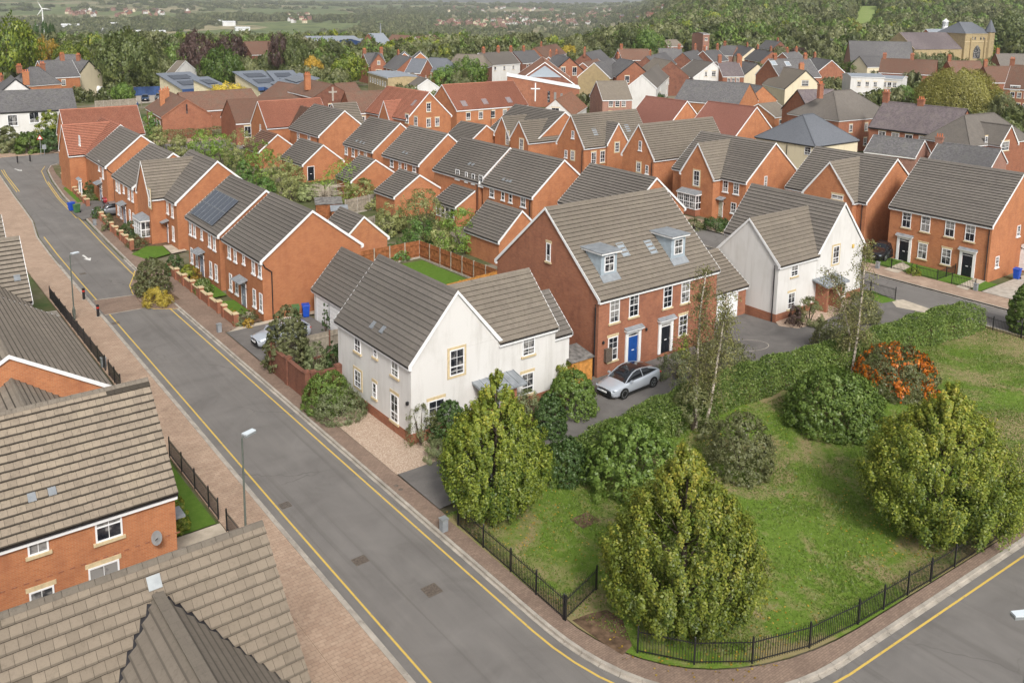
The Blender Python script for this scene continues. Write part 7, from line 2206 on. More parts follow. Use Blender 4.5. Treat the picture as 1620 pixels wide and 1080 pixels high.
woods('far_woodland', ('far green copses and hedgerows across the valley', 'far olive copses and hedgerows across the valley'), 19000, 1100, 2700, -33, 18, 33, 6.0, (('leaf_wood', .6), ('leaf_olive', .4)), far_keep, 1.4)
woods('horizon_woodland', ('blue-green copses near the skyline', 'dull copses near the skyline'), 5000, 2700, 5600, -33, 22, 34, 8, (('leaf_wood', .6), ('leaf_olive', .4)), far_keep, .8)
def town_trees_keep(x, y, R, A, px, py):
    return (px > 560) & (px < 1070) & (py > 14) & (py < 64)
woods('valley_town_trees', ('garden trees between the distant houses', 'pale garden trees between the distant houses'), 1500, 1500, 3800, -10, 12, 35, 4.2, (('leaf_wood', .7), ('leaf_olive', .3)), town_trees_keep, 1.6)
woods('garden_greenery', ('small trees filling the gardens of the town', 'olive shrubs filling the gardens of the town'), 1300, 185, 440, -31, 31, 36, 3.0, (('leaf_wood', .6), ('leaf_olive', .4)), lambda x, y, R, A, px, py: (px > 640) | (R > 240), 1.5)

# distant houses of the valley towns
def tiny_house(wall, tile, seed):
    b = MB()
    b.box(-4.5, 4.5, -3.6, 3.6, -1, 5.2, False)
    b.cm = 1
    b.poly([(-4.8, -4, 5.0), (4.8, -4, 5.0), (4.8, 0, 8.0), (-4.8, 0, 8.0)]); b.poly([(4.8, 4, 5.0), (-4.8, 4, 5.0), (-4.8, 0, 8.0), (4.8, 0, 8.0)])
    b.cm = 0
    b.poly([(-4.5, 3.6, 5.2), (-4.5, -3.6, 5.2), (-4.5, 0, 7.85)]); b.poly([(4.5, -3.6, 5.2), (4.5, 3.6, 5.2), (4.5, 0, 7.85)])
    b.box(2.0, 3.0, -.4, .4, 7.2, 9.0)
    b.cm = 2
    for x in (-2.4, 1.6):
        for z in (1.2, 3.6): b.box(x - .6, x + .6, -3.66, -3.601, z - .6, z + .6)
    return b.mesh('distant_house', [MATS[wall], MATS[tile], MATS['glass']])
th = [tiny_house('render_white', 'tile_brown', 1), tiny_house('brick_pink', 'tile_brown', 2), tiny_house('render_cream', 'tile_maroon', 3), tiny_house('brick_red', 'tile_slate', 4)]
lab_t = ('distant white house in the valley', 'distant pink brick house in the valley', 'distant cream house in the valley', 'distant dark brick house in the valley')
r = np.random.default_rng(77)
def towns(n, x0, x1, y0, y1, wts, grp):
    for i in range(n):
        px = r.uniform(x0, x1); py = r.uniform(y0, y1)
        p = terrain_hit(px, py)
        k = r.choice(4, p=wts)
        o = inst('distant_house', th[k], None, tuple(p), float(r.uniform(-.6, .6) - YAW + (1.57 if r.uniform() < .3 else 0)), scale=(1.35, 1.35, 1.35))
        tag(o, lab_t[k] + ' ' + grp, 'house', grp)
towns(70, 800, 935, 24, 42, (.5, .25, .2, .05), 'on the slope above the wooded belt')
towns(70, 690, 800, 34, 50, (.15, .6, .15, .1), 'in the terraces beyond the mission hall')
towns(40, 930, 1060, 12, 34, (.35, .35, .2, .1), 'near the edge of the wooded hill')
towns(35, 690, 880, 12, 24, (.3, .4, .2, .1), 'on the ridge below the skyline')
towns(40, 100, 300, 17, 27, (.3, .4, .2, .1), 'in the village under the far hill')
towns(16, 440, 490, 24, 38, (.4, .4, .2, .0), 'beside the far meadow')
# ------------------------------------------------------------------ street furniture, walls and fences
def railing(label, pts, h=1.05, sp=.115, bay=2.0, z0=.12, name='railing', group=None):
    P = [np.array(p, float) for p in pts]
    root = thing(name, label, 'railing', (P[0][0], P[0][1], z0), 0, group)
    bar = cached(('bar', r3(h)), lambda: MB().box(-.009, .009, -.009, .009, .03, h + .04).mesh('bar', MATS['black_paint']))
    post = cached(('rpost', r3(h)), lambda: MB().box(-.032, .032, -.032, .032, -.1, h + .1).lathe([(.045, h + .1), (.03, h + .16), (.005, h + .19)], 6).mesh('post', MATS['black_paint']))
    for i in range(len(P) - 1):
        L = np.linalg.norm(P[i + 1] - P[i]); d = (P[i + 1] - P[i]) / L; ang = math.atan2(d[1], d[0])
        nb = max(1, int(round(L / bay)))
        for k in range(nb + (1 if i == len(P) - 2 else 0)):
            q = P[i] + d * L * k / nb - P[0]
            inst('post', post, root, (q[0], q[1], 0), ang)
        q0 = P[i] - P[0]
        MB().box(0, L, -.012, .012, .10, .135).build('rail', MATS['black_paint'], root, (q0[0], q0[1], 0), ang)
        MB().box(0, L, -.012, .012, h - .12, h - .085).build('rail', MATS['black_paint'], root, (q0[0], q0[1], 0), ang)
        n = int(L / sp)
        for k in range(1, n):
            q = q0 + d * L * k / n
            inst('bar', bar, root, (q[0], q[1], 0), ang)
    return root
railing('black railings beside the brown footway, left side of the lawn', [(23.12, 34.0), (23.0, 29.5), (22.85, 25.6)])
railing('short black railing turning in from the footway corner', [(22.87, 25.5), (25.3, 26.2)])
railing('curved black railings along the lawn by the lower road', [(23.95, 22.3), (25.3, 20.5), (27.2, 19.15), (29.8, 18.3), (32.7, 17.9), (38, 17.52), (44, 17.2), (48.5, 17.05)])
railing('black railings at the street end of the lawn', [(73.6, 33.2), (73.6, 24.5)], bay=2.2)
railing('black railings beside the small grass patch by the side street', [(74.2, 44.6), (74.2, 39.8)])
railing('black railings along the wide tan footway', [(13.78, 83.0), (13.78, 64.2)], h=1.0, sp=.12)
railing('short black railing beyond the gap in the footway railings', [(13.78, 63.2), (13.78, 60.2)], h=1.0, sp=.12)
railing('black railings beside the near grass strip', [(13.72, 49.5), (13.72, 43.0), (13.72, 41.6)], h=1.0, sp=.12)
railing('short black railing next to the slab path', [(13.72, 40.4), (13.72, 37.8)], h=1.0, sp=.12)
railing('low black rail before the plain black door', [(83.15, 47.4), (83.15, 43.2)], h=.9, sp=.14)
railing('low black rail before the left front lawn', [(83.15, 42.7), (83.15, 40.6), (86.6, 40.6)], h=.9, sp=.14)
railing('low black rail before the right front lawn', [(83.15, 39.2), (83.15, 37.0)], h=.9, sp=.14)

def wall_run(label, pts, h=.75, t=.22, pier=2.1, mat='brick_red', cap='stone_cream', ph=1.0, name='garden_wall'):
    P = [np.array(p, float) for p in pts]
    root = thing(name, label, 'wall', (P[0][0], P[0][1], .1))
    for i in range(len(P) - 1):
        L = np.linalg.norm(P[i + 1] - P[i]); d = (P[i + 1] - P[i]) / L; ang = math.atan2(d[1], d[0])
        nb = max(1, int(round(L / pier))); s_ = L / nb
        wm = MB().box(.2, s_ - .2, -t/2, t/2, -.1, h).mesh('wall_panel', MATS[mat])
        cm_ = MB().box(.2, s_ - .2, -t/2 - .03, t/2 + .03, h + .001, h + .07).mesh('coping', MATS[cap])
        pm = MB().box(-.2, .2, -.2, .2, -.1, ph).mesh('pier', MATS[mat])
        pc = MB().box(-.24, .24, -.24, .24, ph + .001, ph + .06).prism([(-.2, -.2, ph + .061), (.2, -.2, ph + .061), (0, 0, ph + .16)], (0, .001, 0)).box(-.2, .2, -.2, .2, ph + .06, ph + .1).mesh('pier_cap', MATS[cap])
        for k in range(nb):
            q = P[i] + d * s_ * k - P[0]
            w_ = inst('wall_panel', wm, root, (q[0], q[1], 0), ang); inst('coping', cm_, w_)
            p_ = inst('pier', pm, root, (q[0], q[1], 0), ang); inst('pier_cap', pc, p_)
        if i == len(P) - 2:
            q = P[-1] - P[0]
            p_ = inst('pier', pm, root, (q[0], q[1], 0), ang); inst('pier_cap', pc, p_)
wall_run('low brick garden wall with stone capped piers by the flower bed', [(24.35, 67.5), (24.35, 70.0)])
wall_run('low brick garden wall with stone capped piers along the small lawn', [(24.35, 71.2), (24.35, 84.6)])
wall_run('low brick garden wall below the bay window', [(23.75, 95.2), (23.95, 104), (24.35, 111.5)])
wall_run('far low brick garden wall with stepped stone caps', [(24.7, 118.5), (25.0, 127), (25.7, 138)], ph=.9, h=.6)
wall_run('short far garden wall by the broad red roof', [(27.0, 141), (28.2, 146)], ph=.9, h=.6)
wall_run('tall brick garden wall beside the white house', [(23.2, 57.6), (23.2, 51.7)], 1.75, .24, 3.0, 'brick_old', 'brick_old', 1.9)
wall_run('brick return wall joining the white house corner', [(23.55, 51.5), (25.35, 51.5)], 1.75, .24, 1.8, 'brick_old', 'brick_old', 1.9)

def timber_fence(label, a, b, h=1.8, mat='wood_fence', post='concrete', z0=0.0, name='timber_fence'):
    a = np.array(a, float); b = np.array(b, float); L = np.linalg.norm(b - a); d = (b - a) / L; ang = math.atan2(d[1], d[0])
    root = thing(name, label, 'fence', (a[0], a[1], z0), ang)
    n = max(1, int(round(L / 1.9))); s_ = L / n
    def pm():
        bb = MB(); k = int((s_ - .1) / .145); w = (s_ - .1) / k
        for i in range(k):
            bb.box(.05 + i * w, .05 + i * w + w - .006, -.012 + (.006 if i % 2 else 0), .012 + (.006 if i % 2 else 0), .15, h)
        return bb.mesh('board_panel', MATS[mat])
    me = pm()
    pst = MB().box(-.05, .05, -.05, .05, -.1, h + .08).mesh('post', MATS[post])
    rl = MB().box(.05, s_ - .05, -.06, -.02, .35, .43).box(.05, s_ - .05, -.06, -.02, h - .4, h - .32).box(.05, s_ - .05, -.02, .02, h + .001, h + .03).mesh('rail', MATS[mat])
    gb = MB().box(.05, s_ - .05, -.025, .025, -.05, .149).mesh('gravel_board', MATS[post])
    for i in range(n):
        inst('board_panel', me, root, (i * s_, 0, 0)); inst('rail', rl, root, (i * s_, 0, 0)); inst('gravel_board', gb, root, (i * s_, 0, 0)); inst('post', pst, root, (i * s_, 0, 0))
    inst('post', pst, root, (L, 0, 0))
timber_fence('orange timber fence across the back of the white house garden', (36.0, 75.4), (46.7, 75.8))
timber_fence('orange timber fence with concrete posts beside the bright lawn', (46.7, 75.8), (47.4, 55.6))
timber_fence('pale orange fence between the white house roof and the dormer house', g2(700, 452, 1.8), g2(806, 424, 1.8), 1.8, 'wood_shed', 'wood_shed')
timber_fence('weathered grey plank fence behind the brick garage', g2(546, 318, 1.8), g2(602, 306, 1.8), 1.9, 'wood_grey')
timber_fence('second weathered grey fence by the patio', g2(560, 350, 1.8), g2(592, 342, 1.8), 1.8, 'wood_grey')
timber_fence('grey panel fence near the white gazebo', g2(150, 160, 1.8), g2(215, 156, 1.8), 1.8, 'wood_grey')
timber_fence('timber fence with brick piers by the bins drive', (23.6, 57.9), (30.0, 57.9), 1.85, 'wood_grey', 'brick_old')

def lamp_post(label, x, y, h=5.75, rot=0.0):
    root = thing('lamp_post', label, 'lamp post', (x, y, .1), rot, 'green-grey street lamps')
    MB().lathe([(.09, -.1), (.09, 1.0), (.055, 1.05), (.04, h)], 10).build('column', MATS['post_green'], root)
    MB().tube([(0, 0, h - .02), (.12, 0, h + .04), (.2, 0, h + .05)], .03, 6).build('bracket', MATS['post_green'], root)
    hd_ = MB().prism([(.1, -.17, h), (.75, -.14, h), (.75, .14, h), (.1, .17, h)], (0, 0, .10)).build('lantern', MATS['metal_grey'], root)
    MB().prism([(.12, -.16, h + .102), (.73, -.13, h + .102), (.73, .13, h + .102), (.12, .16, h + .102)], (0, 0, .05)).build('lantern_cover', MATS['lamp_glass'], hd_)
    MB().box(-.1, .1, -.08, .08, .35, .85).build('access_door', MATS['post_green'], root)
x, y = g2(118, 507); lamp_post('street lamp on the tan footway near the two bollards', x, y, height_at((x, y), 111, 404) - .1, .35)
x, y = g2(390, 870); lamp_post('street lamp on the tan footway beside the near tiled roof', x, y, height_at((x, y), 388, 692) - .1, .35)
p = G(1634, 976, 5.8); lamp_post('street lamp cut by the lower picture edge near the lower road', p[0], p[1], 5.75, 2.6)

def bollard(label, px, py, band=True, h=1.0):
    x, y = g2(px, py)
    root = thing('bollard', label, 'bollard', (x, y, .1))
    MB().lathe([(.11, -.05), (.11, h - .12), (.12, h - .1), (.12, h - .03), (.05, h)], 12).build('post', MATS['black_paint'], root)
    if band: MB().lathe([(.114, h - .32), (.116, h - .31), (.116, h - .2), (.114, h - .19)], 12).build('red_band', MATS['reflector_red'], root)
    MB().lathe([(.2, -.02), (.2, .012)], 12).build('base_plate', MATS['concrete'], root)
bollard('black bollard with a red band, farther of two at the crossing', 133, 475)
bollard('black bollard with a red band, nearer of two at the crossing', 155.5, 502)
bollard('dark bollard at the far junction, left of two', 28, 259, False, 1.1)
bollard('dark bollard at the far junction, right of two', 48, 257, False, 1.1)
def box_post(label, px, py, s_=.32, h=.62):
    x, y = g2(px, py)
    root = thing('planter_box', label, 'planter', (x, y, .11))
    MB().box(-s_/2, s_/2, -s_/2, s_/2, -.02, h).build('body', MATS['lead'], root)
    MB().box(-s_/2 - .03, s_/2 + .03, -s_/2 - .03, s_/2 + .03, h + .001, h + .06).build('rim', MATS['metal_grey'], root)
box_post('square grey box at the end of the lawn railings', 702, 842)
box_post('square grey box by the low wall of the flower bed', 347, 527)
box_post('square grey box at the end of the footway railings', 164, 582)
box_post('square grey box by the two parked cars', 150, 358)
box_post('square grey box by the white-panelled door', 1543, 461)
box_post('grey flower pot by the plain black door rail', 1388, 426)
def road_sign():
    x, y = g2(65, 246)
    root = thing('road_sign', 'red bordered triangular road sign on a grey pole at the far junction', 'sign', (x, y, .1))
    MB().tube([(0, 0, -.1), (0, 0, 3.3)], .045, 8).build('pole', MATS['metal_grey'], root)
    a = math.atan2(-x, y) 
    pl = MB().prism([(-.45, -.06, 2.55), (.45, -.06, 2.55), (0, -.06, 3.35)], (0, .02, 0)).build('sign_plate', MATS['reflector_red'], root, (0, 0, 0), a)
    MB().prism([(-.28, -.075, 2.65), (.28, -.075, 2.65), (0, -.075, 3.15)], (0, .01, 0)).build('sign_face', MATS['white_paint'], pl)
    x2, y2 = g2(68, 246)
    MB().box(-.3, .3, -.2, .2, .9, 1.6).build('cabinet', MATS['metal_grey'], root, (.55, .1, 0), a)
    MB().tube([(.55, .1, -.1), (.55, .1, .9)], .05, 6).build('cabinet_post', MATS['metal_grey'], root)
road_sign()

def wheelie_bin(label, px, py, col, rot=0.0):
    x, y = g2(px, py)
    root = thing('wheelie_bin', label, 'bin', (x, y, .12), rot)
    b = MB()
    v0 = [(-.23, -.24, .06), (.23, -.24, .06), (.23, .24, .06), (-.23, .24, .06)]; v1 = [(-.29, -.34, .98), (.29, -.34, .98), (.29, .32, .98), (-.29, .32, .98)]
    i = 0
    for k in range(4):
        b.poly([v0[k], v0[(k + 1) % 4], v1[(k + 1) % 4], v1[k]])
    b.poly(v0[::-1]); b.build('body', MATS[col], root)
    MB().prism([(-.31, -.37, .985), (-.31, .36, .985), (-.31, .34, 1.08), (-.31, -.35, 1.04)], (.62, 0, 0)).build('lid', MATS[col], root)
    MB().tube([(-.26, .38, 1.0), (.26, .38, 1.0)], .02, 6).build('handle', MATS[col], root)
    for s_ in (-1, 1):
        o = MB().lathe([(.1, -.025), (.1, .025)], 12).build('wheel', MATS['rubber'], root, (s_ * .27, .26, .1)); o.rotation_euler = (0, math.pi / 2, 0)
wheelie_bin('green wheelie bin against the brick gable', 468, 505, 'bin_green', -.3)
wheelie_bin('blue wheelie bin next to the green one by the brick gable', 484, 503, 'bin_blue', -.3)
wheelie_bin('blue wheelie bin by the far driveway', 113.5, 335, 'bin_blue', -1.2)
wheelie_bin('green wheelie bin by the far driveway', 122, 338, 'bin_green', -1.2)
wheelie_bin('blue wheelie bin beside the garage of the brick pair', 1608, 443, 'bin_blue', -1.5)
def garden_shed(label, X, Y, w, d, h, rot=0.0, mat='wood_shed', name='garden_shed', roofmat='felt_roof'):
    root = thing(name, label, 'shed', (X, Y, .05), rot)
    n = 9
    for i in range(n):
        z = h * i / n
        MB().box(-w/2 + .002 * (i % 2), w/2 - .002 * (i % 2), -d/2, d/2, z, z + h / n - .012).build('board', MATS[mat], root)
    MB().box(-w/2 + .03, w/2 - .03, -d/2 + .03, d/2 - .03, .0, h - .01).build('frame', MATS[mat], root)
    MB().prism([(-w/2 - .12, -d/2 - .12, h + .002), (-w/2 - .12, d/2 + .12, h + .35), (-w/2 - .12, d/2 + .12, h + .4), (-w/2 - .12, -d/2 - .12, h + .06)], (w + .24, 0, 0)).build('roof', MATS[roofmat], root)
garden_shed('small orange timber shed between the white house and the brick house', 39.55, 43.9, 1.9, 1.7, 1.75)
x, y = g2(520, 345); garden_shed('grey roofed garden shed behind the lilac-door house', x, y, 3, 2.2, 1.9, -.4, 'wood_fence')
x, y = g2(537, 352); garden_shed('small timber store by the patio behind the brick house', x, y, 1.8, 1.4, 1.5, -.4, 'wood_fence', roofmat='lead')
def gazebo():
    p = G(149, 150, 0)
    root = thing('gazebo', 'white peaked gazebo tent in the gardens by the chestnut', 'gazebo', (p[0], p[1], 0), -.5)
    D_ = depth(p) / FPX; w = 13 * D_
    for sx in (-1, 1):
        for sy in (-1, 1): MB().tube([(sx * w * .9, sy * w * .6, 0), (sx * w * .9, sy * w * .6, 2.0)], .05, 6).build('leg', MATS['metal_grey'], root)
    b = MB(); z = 2.0
    b.poly([(-w, -w * .7, z), (w, -w * .7, z), (w * .0, 0, z + 1.5)]); b.poly([(w, -w * .7, z), (w, w * .7, z), (0, 0, z + 1.5)]); b.poly([(w, w * .7, z), (-w, w * .7, z), (0, 0, z + 1.5)]); b.poly([(-w, w * .7, z), (-w, -w * .7, z), (0, 0, z + 1.5)])
    b.build('canopy', MATS['white_paint'], root)
    MB().box(-w, w, -w * .7, -w * .7 + .03, .3, z).build('side_sheet', MATS['white_paint'], root); MB().box(-w, -w + .03, -w * .68, w * .7, .3, z).build('side_sheet', MATS['white_paint'], root)
gazebo()
def blue_fence():
    P1 = G(212, 152, 0); P2 = G(285, 149, 0); P3 = G(440, 141, 0)
    root = thing('blue_fence', 'long blue school fence beyond the yard', 'fence', tuple(P1))
    for a, b in ((P1, P2), (P2, P3)):
        n = 12
        for i in range(n):
            q0 = a + (b - a) * i / n - P1; q1 = a + (b - a) * (i + .97) / n - P1
            MB().beam(q0 + [0, 0, 1.2], q1 + [0, 0, 1.2], .06, 2.3).build('panel', MATS['blue_panel'], root)
blue_fence()

# ------------------------------------------------------------------ cars
def car(label, P, rot, paint='paint_silver', kind='fastback', roofglass=False, group=None, z0=.14):
    L, W, Hh = (4.8, 1.95, 1.56) if kind == 'fastback' else (4.3, 1.8, 1.5)
    root = thing('car', label, 'car', (P[0], P[1], z0), rot, group)
    st = [(0, .36, .66, .66), (.015, .24, .70, .80), (.06, .19, .78, .90), (.16, .18, .88, .96), (.28, .18, .97, .98), (.42, .18, 1.0, .98), (.6, .18, 1.02, .98), (.78, .18, 1.06, .98), (.9, .20, 1.08, .95), (.97, .26, 1.06, .88), (1.0, .40, .95, .78)]
    def ring(x, zb, zh, wf):
        w = W / 2 * wf
        return [(x, -w * .90, zb), (x, -w, zb + .12), (x, -w * 1.0, zb + (zh - zb) * .55), (x, -w * .975, zb + (zh - zb) * .80), (x, -w * .90, zh - .02), (x, -w * .5, zh + .02), (x, 0, zh + .03),
                (x, w * .5, zh + .02), (x, w * .90, zh - .02), (x, w * .975, zb + (zh - zb) * .80), (x, w, zb + (zh - zb) * .55), (x, w, zb + .12), (x, w * .90, zb)]
    def loft(rs, closed=True):
        b = MB(); n = len(rs[0])
        for r_ in rs: b.v += [tuple(map(float, q)) for q in r_]
        for i in range(len(rs) - 1):
            for k in range(n if closed else n - 1):
                k2 = (k + 1) % n
                b.f.append((i * n + k, i * n + k2, (i + 1) * n + k2, (i + 1) * n + k)); b.m.append(0)
        b.f.append(tuple(range(n))); b.m.append(0)
        b.f.append(tuple((len(rs) - 1) * n + k for k in range(n))[::-1]); b.m.append(0)
        return b
    body = loft([ring((s_[0] - .5) * L, *s_[1:]) for s_ in st]).build('body', MATS[paint], root, smooth=True)
    if kind == 'fastback':
        cb = [(.25, .97, .84, .97, .80), (.33, 1.0, .86, 1.24, .72), (.42, 1.0, .87, 1.47, .66), (.50, 1.0, .87, Hh, .63), (.62, 1.02, .87, Hh - .005, .63), (.74, 1.04, .86, Hh - .10, .62), (.86, 1.06, .82, Hh - .28, .62), (.96, 1.08, .74, 1.10, .66)]
    else:
        cb = [(.26, .96, .84, .97, .80), (.34, 1.0, .86, 1.25, .72), (.42, 1.0, .87, 1.45, .68), (.5, 1.0, .87, Hh, .66), (.7, 1.02, .87, Hh, .66), (.86, 1.05, .85, Hh - .06, .65), (.95, 1.06, .80, 1.2, .7), (.98, 1.06, .78, 1.08, .74)]
    def cring(x, zb, wb, zt, wt, k=1.0):
        a, b_ = W / 2 * wb * k, W / 2 * wt * k
        return [(x, -a, zb - .03), (x, -(a + b_) / 2 - .02, (zb + zt) / 2), (x, -b_, zt - .03), (x, -b_ * .6, zt), (x, b_ * .6, zt), (x, b_, zt - .03), (x, (a + b_) / 2 + .02, (zb + zt) / 2), (x, a, zb - .03)]
    gh = loft([cring((c_[0] - .5) * L, *c_[1:]) for c_ in cb]).build('glasshouse', MATS['glass_car'], root, smooth=True)
    # roof skin and pillars in body colour
    b = MB()
    rr = [c_ for c_ in cb if (.42 <= c_[0] <= (.97 if kind == 'fastback' else .96))]
    top = MATS['glass_car'] if roofglass else MATS[paint]
    for i in range(len(rr) - 1):
        a, c_ = cring((rr[i][0] - .5) * L, *rr[i][1:]), cring((rr[i + 1][0] - .5) * L, *rr[i + 1][1:])
        e = np.array([0, 0, .012])
        b.poly([np.array(a[2]) + e, np.array(c_[2]) + e, np.array(c_[3]) + e, np.array(a[3]) + e]); b.poly([np.array(a[3]) + e, np.array(c_[3]) + e, np.array(c_[4]) + e, np.array(a[4]) + e]); b.poly([np.array(a[4]) + e, np.array(c_[4]) + e, np.array(c_[5]) + e, np.array(a[5]) + e])
    b.build('roof', top, root, smooth=True)
    b = MB()
    for sd_ in (-1, 1):
        def pt(c_, f):
            x, zb, wb, zt, wt = (c_[0] - .5) * L, c_[1], c_[2], c_[3], c_[4]
            return (x, sd_ * W / 2 * (wb + (wt - wb) * f + .015), zb - .03 + (zt - zb) * f)
        for i in range(len(cb) - 1):
            b.beam(pt(cb[i], 1.0), pt(cb[i + 1], 1.0), .06, .05)
        mid_ = cb[4]
        b.beam(pt((.60, 1.02, .87, Hh, .63), 0), pt((.585, 1.02, .87, Hh, .63), 1), .07, .03)
        b.beam(pt(cb[-1], 0), pt(cb[-3], .9), .09, .03)
    b.build('pillars', MATS[paint], root)
    b = MB()
    for sd_ in (-1, 1):
        b.box(-.3 * L, .32 * L, sd_ * W / 2 * .985 - .02, sd_ * W / 2 * .985 + .02, .18, .34)
    b.box(-.505 * L, -.46 * L, -W * .33, W * .33, .24, .42)
    b.build('sill_trim', MATS['rubber'], root)
    tyre = cached('tyre', lambda: MB().lathe([(.22, -.11), (.33, -.11), (.355, -.06), (.355, .06), (.33, .11), (.22, .11), (.22, .03), (.02, .02)], 20).mesh('tyre', MATS['rubber'], True))
    def rimm():
        b = MB(); b.lathe([(.05, -.10), (.05, .10)], 10)
        for k in range(5):
            a = k * 2 * math.pi / 5
            b.beam((0, 0, .095), (.22 * math.cos(a), .22 * math.sin(a), .095), .07, .03, (0, 0, 1))
        b.lathe([(.215, .02), (.245, .09), (.245, .112), (.225, .112), (.205, .03)], 20, caps=False)
        return b.mesh('rim', MATS['metal_grey'])
    rim = cached('rim', rimm)
    arch = cached('arch', lambda: MB().lathe([(.40, -.02), (.41, .02), (.36, .025)], 20).mesh('wheel_arch', MATS['rubber']))
    for fx in (-.305, .305):
        for sd_ in (-1, 1):
            M_ = Matrix.Translation((fx * L, sd_ * (W / 2 - .10), .355)) @ Matrix.Rotation(-sd_ * math.pi / 2, 4, 'X')
            w_ = inst('wheel', arch, root, mat4=M_ @ Matrix.Translation((0, 0, .095)))
            inst('tyre', tyre, w_, (0, 0, -.09)); inst('rim', rim, w_, (0, 0, -.085))
    for sd_ in (-1, 1):
        b = MB(); b.prism([(-.492 * L, sd_ * W * .28, .60), (-.492 * L, sd_ * W * .40, .62), (-.465 * L, sd_ * W * .445, .68), (-.47 * L, sd_ * W * .30, .66)], (-.02, 0, .05)); b.build('headlight', MATS['glass_pale'], root)
        MB().box(.478 * L, .497 * L, sd_ * W * .33 - .22, sd_ * W * .33 + .16, .82, .90).build('tail_light', MATS['reflector_red'], root)
        b = MB(); b.box(-.19 * L, -.19 * L + .16, sd_ * W * .53 - .08, sd_ * W * .53 + .08, 1.0, 1.12); b.build('mirror', MATS[paint], root)
    MB().box(-.512 * L, -.506 * L, -.26, .26, .44, .55).build('number_plate', MATS['white_paint'], root)
    MB().box(.502 * L, .507 * L, -.26, .26, .6, .71).build('number_plate', MATS['line_yellow'], root)
    return root
a_, b_ = G(982, 636), G(1038, 613)
ang = math.atan2(b_[1] - a_[1], b_[0] - a_[0])
cx, cy = (a_[0] + b_[0]) / 2 - math.sin(ang) * .95, (a_[1] + b_[1]) / 2 + math.cos(ang) * .95
car('silver fastback car with a glass roof parked before the blue door', (cx, cy), ang, 'paint_silver', 'fastback', True)
p = G(406, 556); car('grey-blue car nose showing behind the garden wall pier', (p[0] + 2.2, p[1] + .6), .03, 'paint_silver', 'hatch')
p = G(142, 345); car('silver grey hatchback on the far driveway', (p[0] + 2.5, p[1] - .2), -.1, 'paint_grey', 'hatch')
p = G(150, 327); car('dark red car behind the silver grey hatchback', (p[0] + 3.2, p[1] + .3), -.1, 'paint_red', 'hatch')
p = G(1382, 414); car('black car parked beside the brick pair', (p[0] + 2.2, p[1] + .3), .1, 'paint_black', 'fastback')
for i, (px, py, col, rt, lab) in enumerate(((230, 160, 'paint_blue', 1.3, 'dark pickup in the school yard'), (252, 158, 'paint_grey', 1.2, 'grey van-like car in the school yard'))):
    p = G(px, py); car(lab, (p[0], p[1]), rt, col, 'hatch')
for i, px in enumerate((566, 576, 588, 598, 612, 622)):
    p = terrain_hit(px, 74) if False else G(px, 76.5, 0)
    car(('white', 'yellow-white', 'pale', 'silver', 'grey', 'white')[i] + ' vehicle parked by the blue works, number ' + ('one', 'two', 'three', 'four', 'five', 'six')[i] + ' from the left', (p[0], p[1]), .9, ('paint_white', 'paint_white', 'paint_silver', 'paint_silver', 'paint_grey', 'paint_white')[i], 'hatch', group='vehicles by the blue works')

# two people walking in the school yard
def person(label, px, py, mat):
    p = G(px, py)
    root = thing('person', label, 'person', (p[0], p[1], .02), random.uniform(0, 6))
    vv = [(0, 0, .95), (0, 0, 1.2), (0, 0, 1.42), (0, 0, 1.52), (0, 0, 1.62), (0, 0, 1.74), (.10, 0, .92), (.11, .06, .5), (.11, -.02, .08), (.11, .14, .03), (-.10, 0, .92), (-.11, -.1, .5), (-.11, -.2, .1), (-.11, -.06, .03), (.19, 0, 1.40), (.25, -.06, 1.12), (.24, .1, .88), (-.19, 0, 1.40), (-.25, .04, 1.12), (-.24, .16, .9)]
    ee = [(0, 1), (1, 2), (2, 3), (3, 4), (4, 5), (0, 6), (6, 7), (7, 8), (8, 9), (0, 10), (10, 11), (11, 12), (12, 13), (2, 14), (14, 15), (15, 16), (2, 17), (17, 18), (18, 19)]
    rr = [.15, .14, .15, .06, .10, .085, .1, .07, .05, .04, .1, .07, .05, .04, .07, .05, .04, .07, .05, .04]
    me = bpy.data.meshes.new('body'); me.from_pydata(vv, ee, [])
    o = inst('body', me, root)
    sk = o.modifiers.new('skin', 'SKIN'); o.modifiers.new('sub', 'SUBSURF').levels = 1
    lay = me.skin_vertices[0] if me.skin_vertices else me.attributes.new
    if not me.skin_vertices:
        bm = bmesh.new(); bm.from_mesh(me); bm.verts.layers.skin.verify(); bm.to_mesh(me); bm.free()
    for i, v in enumerate(me.skin_vertices[0].data): v.radius = (rr[i], rr[i]); v.use_root = (i == 0)
    me.materials.append(MATS[mat])
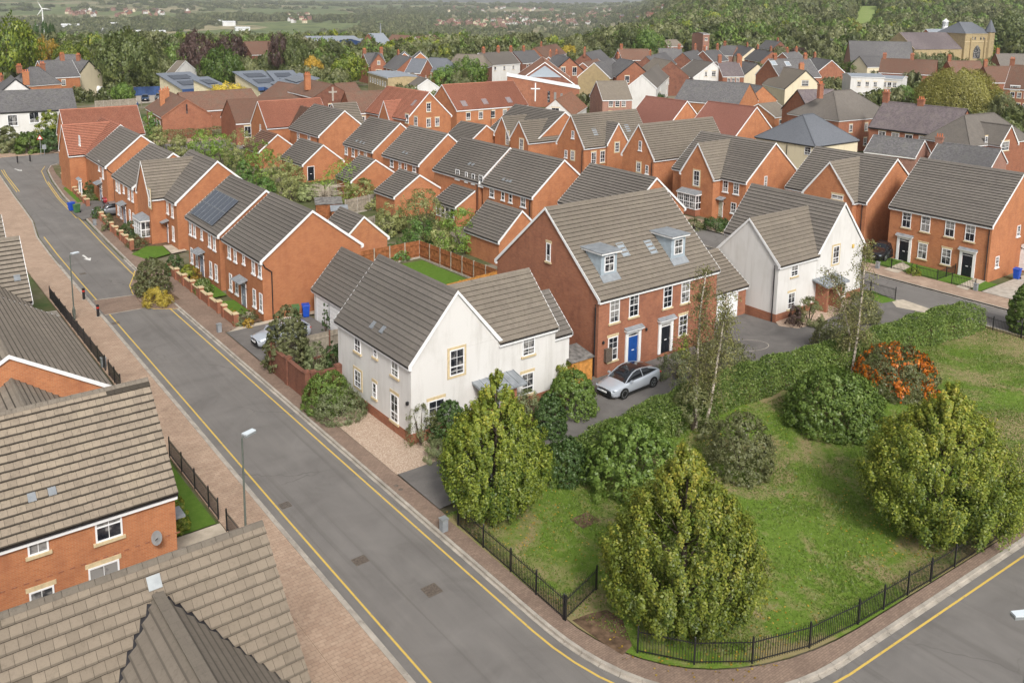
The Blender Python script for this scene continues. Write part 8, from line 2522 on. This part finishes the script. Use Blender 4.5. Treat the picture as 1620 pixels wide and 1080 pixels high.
person('person in dark clothes walking in the school yard', 218, 173, 'paint_blue')
person('person in pale clothes walking in the school yard', 224, 172, 'wood_grey')

# wind turbine in the valley
d = ray(70, 60); R_ = 1800; hd_ = math.hypot(d[0], d[1]); tx, ty = d[0] / hd_ * R_, d[1] / hd_ * R_
tz = float(terrain_z(tx, ty)); D_ = depth((tx, ty, 0)) / FPX
root = thing('wind_turbine', 'white three-bladed wind turbine in the valley', 'wind turbine', (tx, ty, tz), 0)
hz_ = height_at((tx, ty), 68, 14) - tz
MB().lathe([(1.3 * D_ * 1.1, 0), (.8 * D_, hz_)], 10).build('tower', MATS['white_paint'], root)
a = -YAW + .35
MB().box(-1.2 * D_, 1.2 * D_, -2 * D_, 2 * D_, hz_ - .8 * D_, hz_ + 1.0 * D_).build('nacelle', MATS['white_paint'], root, (0, 0, 0), a)
for k in range(3):
    t = math.radians(-5 + 120 * k)
    e = np.array([math.cos(t), 0, math.sin(t)]); s_ = np.array([-math.sin(t), 0, math.cos(t)])
    L = 14.5 * D_
    b = MB(); b.prism([e * .5 * D_ + s_ * .5 * D_, e * L * .25 + s_ * 1.0 * D_, e * L, e * L * .25 - s_ * .35 * D_, e * .5 * D_ - s_ * .4 * D_], (0, .35 * D_, 0))
    b.build('blade', MATS['white_paint'], root, (math.sin(a) * 2.1 * D_, -math.cos(a) * 2.1 * D_, hz_), a)

# ------------------------------------------------------------------ damp air over the valley
def haze():
    b = MB(); b.box(-9700, 9700, -9700, 9700, -75, 135)
    m = bpy.data.materials.new('haze'); m.use_nodes = True
    nt = m.node_tree; nt.nodes.clear()
    out = nt.nodes.new('ShaderNodeOutputMaterial'); v = nt.nodes.new('ShaderNodeVolumePrincipled')
    v.inputs['Density'].default_value = 0.000095; v.inputs['Color'].default_value = (.93, .95, 1.0, 1); v.inputs['Anisotropy'].default_value = 0.2
    nt.links.new(v.outputs[0], out.inputs['Volume'])
    o = b.build('haze', m)
    tag(o, 'thin grey haze over the whole valley', None, None, 'stuff')
haze()
